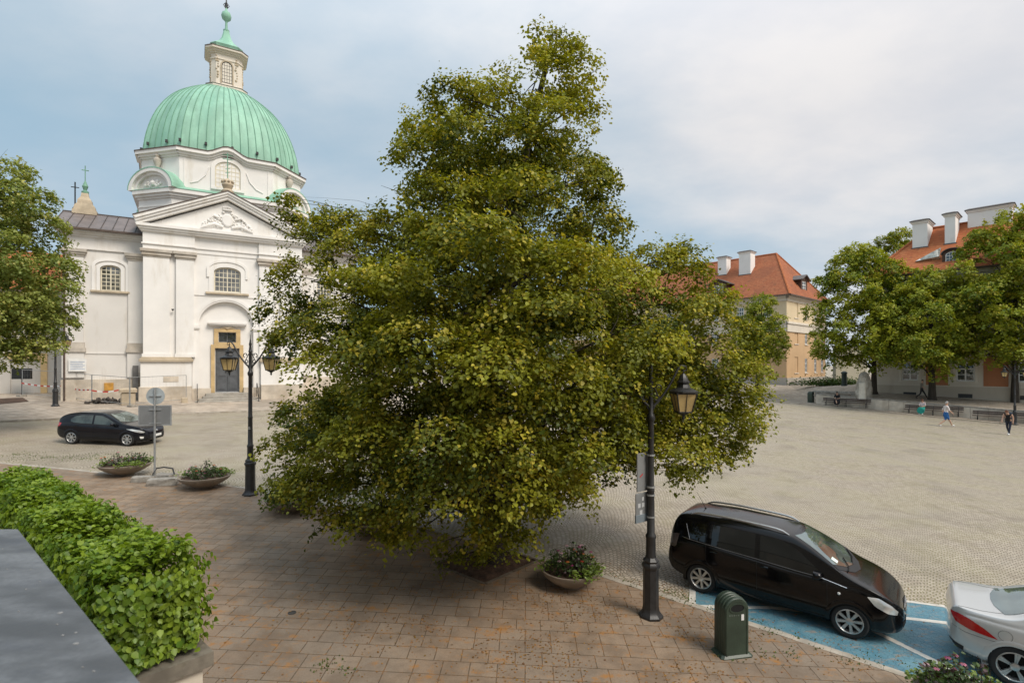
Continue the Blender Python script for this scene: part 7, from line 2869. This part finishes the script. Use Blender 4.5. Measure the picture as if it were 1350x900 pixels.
def skirt(col, name='skirt', top=.62, sitting=True):
    def f(t, P_, sc):
        m = MB()
        a = P_['pelvis'] + Vector((-.02, 0, .08))
        b = (P_['knl'] + P_['knr']) / 2 + Vector((.05, 0, -.02))
        rs = []
        for u, w, h in ((0, .19, .15), (.35, .24, .14), (.7, .27, .15), (1.0, .30, .2), (1.12, .30, .26)):
            c_ = a.lerp(b, u) - Vector((0, 0, .09 * max(0, u - .9) * 10 if sitting else 0))
            rs.append([tuple(c_ + Vector((.03 * math.cos(q * 2 * math.pi / 14), w * math.cos(q * 2 * math.pi / 14), h * math.sin(q * 2 * math.pi / 14)))) for q in range(14)])
        m.rings(rs)
        m.build(name, col, t, True)
    return f


BLK = cloth('black_cloth', (.012, .012, .014))
TEAL = cloth('teal_cloth', (.02, .26, .21))
PINKW = cloth('pale_pink_white_cloth', (.62, .52, .52))
WHT = cloth('off_white_cloth', (.62, .56, .53))
BLU = cloth('blue_shorts_cloth', (.02, .10, .28))
NAV = cloth('navy_cloth', (.018, .022, .04))
GRY = cloth('grey_brown_cloth', (.17, .15, .13))
SHW = cloth('white_shoes', (.7, .7, .68))
SHD = cloth('dark_shoes', (.02, .018, .018))


def on_bench(k, along):
    s = (7.05, 0.0, -4.9)[k] + along
    p = wl(s, -.58)
    return (p.x, p.y, gz(*p) + .05)


sq_dir = math.atan2(-.674, -.739)    # facing the square
person('person in black clothes sitting with crossed legs on the bench by the boulder', on_bench(0, .75), sq_dir + .1, sit(True), dict(top=BLK, arm=BLK, leg=BLK, shin=SKIN, shoe=SHD), HAIRD, skirt(BLK, 'dress'), 1.08, True)
person('person in a white top and teal skirt sitting on the middle bench', on_bench(1, .75), sq_dir - .1, sit(), dict(top=PINKW, arm=PINKW, leg=TEAL, shin=SKIN, shoe=SHW), HAIRR, skirt(TEAL), 1.02, True)
q = gp(1247, 562)


def belt_bag(t, P_, sc):
    m = MB()
    c_ = P_['pelvis']
    rs = []
    for z, w in ((.12, .15), (.0, .175), (-.12, .2), (-.34, .2)):
        rs.append([tuple(c_ + Vector((w * .85 * math.cos(2 * math.pi * k / 14) + .06 * (z < -.2), w * 1.1 * math.sin(2 * math.pi * k / 14), z)) * 1) for k in range(14)])
    m.rings(rs)
    m.build('shorts', BLU, t, True)


person('person in a white shirt and blue shorts striding across the square', (q.x, q.y, gz(q.x, q.y)), R(-15), walk(.42), dict(top=WHT, arm=WHT, leg=BLU, shin=SKIN, shoe=SHW), HAIRG, belt_bag, 1.10)


def backpack(t, P_, sc):
    m = MB()
    c_ = P_['chest']
    m.M = Matrix.Translation(c_ + Vector((-.2, 0, -.02))) @ Matrix.Rotation(R(-24), 4, 'Y')
    m.cbox(-.11, .1, -.17, .17, -.26, .24, .06)
    m.M = Matrix.Identity(4)
    m.build('backpack', cloth('dark_blue_backpack_cloth', (.02, .035, .06)), t)


bend = walk(.3, .16, .2)
bend.update(head0=(.34, 0, 1.52), head1=(.39, 0, 1.61), neck=(.26, 0, 1.45), face=(1, 0, -.4))
q = gp(1330, 573)
person('person in dark clothes, white trainers and a backpack, leaning forward near the right edge', (q.x, q.y, gz(q.x, q.y)), R(-150), bend, dict(top=BLK, arm=SKIN, leg=NAV, shin=NAV, shoe=SHW), HAIRR, backpack, 1.05)
p = wl(1.5, 3.2)
person('person in grey top and dark trousers walking on the terrace beside a tree trunk', (p.x, p.y, gz(*p) + 1.25), R(-45), walk(.4), dict(top=GRY, arm=GRY, leg=SHD, shin=SHD, shoe=SHD), HAIRD, None, 1.08)
# ------------------------------------------------------------------ light, sky, camera
SUN_EL, SUN_AZ = R(48), math.atan2(-.55, .70)       # direction to the sun, world xy
sd = bpy.data.lights.new('sun', 'SUN')
sd.energy = 1.5
sd.angle = R(24)
sd.color = (1, .92, .81)
so_ = bpy.data.objects.new('sun', sd)
COL.objects.link(so_)
dvec = Vector((math.cos(SUN_AZ) * math.cos(SUN_EL), math.sin(SUN_AZ) * math.cos(SUN_EL), math.sin(SUN_EL)))
so_.rotation_euler = dvec.to_track_quat('Z', 'Y').to_euler()
so_.location = dvec * 60

w = bpy.data.worlds.new('World')
scene.world = w
w.use_nodes = True
nt = w.node_tree
for n in list(nt.nodes):
    nt.nodes.remove(n)
t = NT(nt)
out = t.n('ShaderNodeOutputWorld')
bg = t.n('ShaderNodeBackground')
t.l(bg.outputs[0], out.inputs[0])
sky = t.n('ShaderNodeTexSky', sky_type='NISHITA')
sky.sun_disc = False
sky.sun_elevation = SUN_EL
sky.sun_rotation = math.pi / 2 - SUN_AZ
sky.dust_density = 2.0
tc = t.n('ShaderNodeTexCoord').outputs['Generated']
sp = t.n('ShaderNodeSeparateXYZ')
t.l(tc, sp.inputs[0])
z = sp.outputs[2]
zz = t.math('ADD', t.math('MAXIMUM', z, 0.0), .22)
cb = t.n('ShaderNodeCombineXYZ')
t.l(t.math('DIVIDE', sp.outputs[0], zz), cb.inputs[0])
t.l(t.math('DIVIDE', sp.outputs[1], zz), cb.inputs[1])
cl1 = t.noise(t.mapping(cb.outputs[0], loc=(3.1, 1.7, 0)), .6, 4, .5)
cl2 = t.noise(t.mapping(cb.outputs[0], loc=(7.7, 2.2, 0), scale=(1, 1.3, 1)), 2.1, 6, .55)
# cloud cover thickens upwards and to the right of the church
cov = t.math('ADD', t.math('MULTIPLY', t.ramp(z, .02, .5), .19), t.math('MULTIPLY', t.ramp(sp.outputs[0], -.1, .6), .24))
cov = t.math('ADD', cov, t.math('MULTIPLY', t.math('ABSOLUTE', sp.outputs[0]), .10))
f = t.math('ADD', t.math('ADD', t.math('MULTIPLY', cl1, .75), t.math('MULTIPLY', cl2, .22)), cov)
fac = t.ramp(f, .50, .96)
blue = t.mix(.86, sky.outputs[0], (3.3, 4.75, 5.85))
cloud = t.mix(t.ramp(cl2, .3, .7), (6.0, 6.1, 6.45), (7.1, 6.95, 6.95))
c = t.mix(fac, blue, cloud)
bright = t.math('ADD', 1.0, t.math('MULTIPLY', t.ramp(z, .35, 1.0), .9))
vm = t.n('ShaderNodeVectorMath', operation='SCALE')
t.l(c, vm.inputs[0])
t.l(bright, vm.inputs['Scale'])
t.l(vm.outputs[0], bg.inputs[0])
bg.inputs[1].default_value = .06

cam = bpy.data.cameras.new('camera')
co = bpy.data.objects.new('camera', cam)
COL.objects.link(co)
co.location = (0, 0, CAMZ)
co.rotation_euler = (R(90), 0, 0)
cam.sensor_width = 36
cam.lens = F / 1350 * 36
cam.shift_y = (HZ - 450) / 1350
cam.clip_start = .05
cam.clip_end = 3000
cam.dof.use_dof = True
cam.dof.focus_distance = 16
cam.dof.aperture_fstop = 3.2
scene.camera = co
scene.render.resolution_x, scene.render.resolution_y = 1024, 682
vs = scene.view_settings
vs.view_transform = 'Standard'
vs.look = 'None'
vs.exposure = .97
vs.gamma = 1
scene.cycles.max_bounces = 6
scene.cycles.diffuse_bounces = 3
scene.cycles.glossy_bounces = 3
scene.cycles.transmission_bounces = 3
scene.cycles.use_denoising = True
bpy.context.view_layer.update()
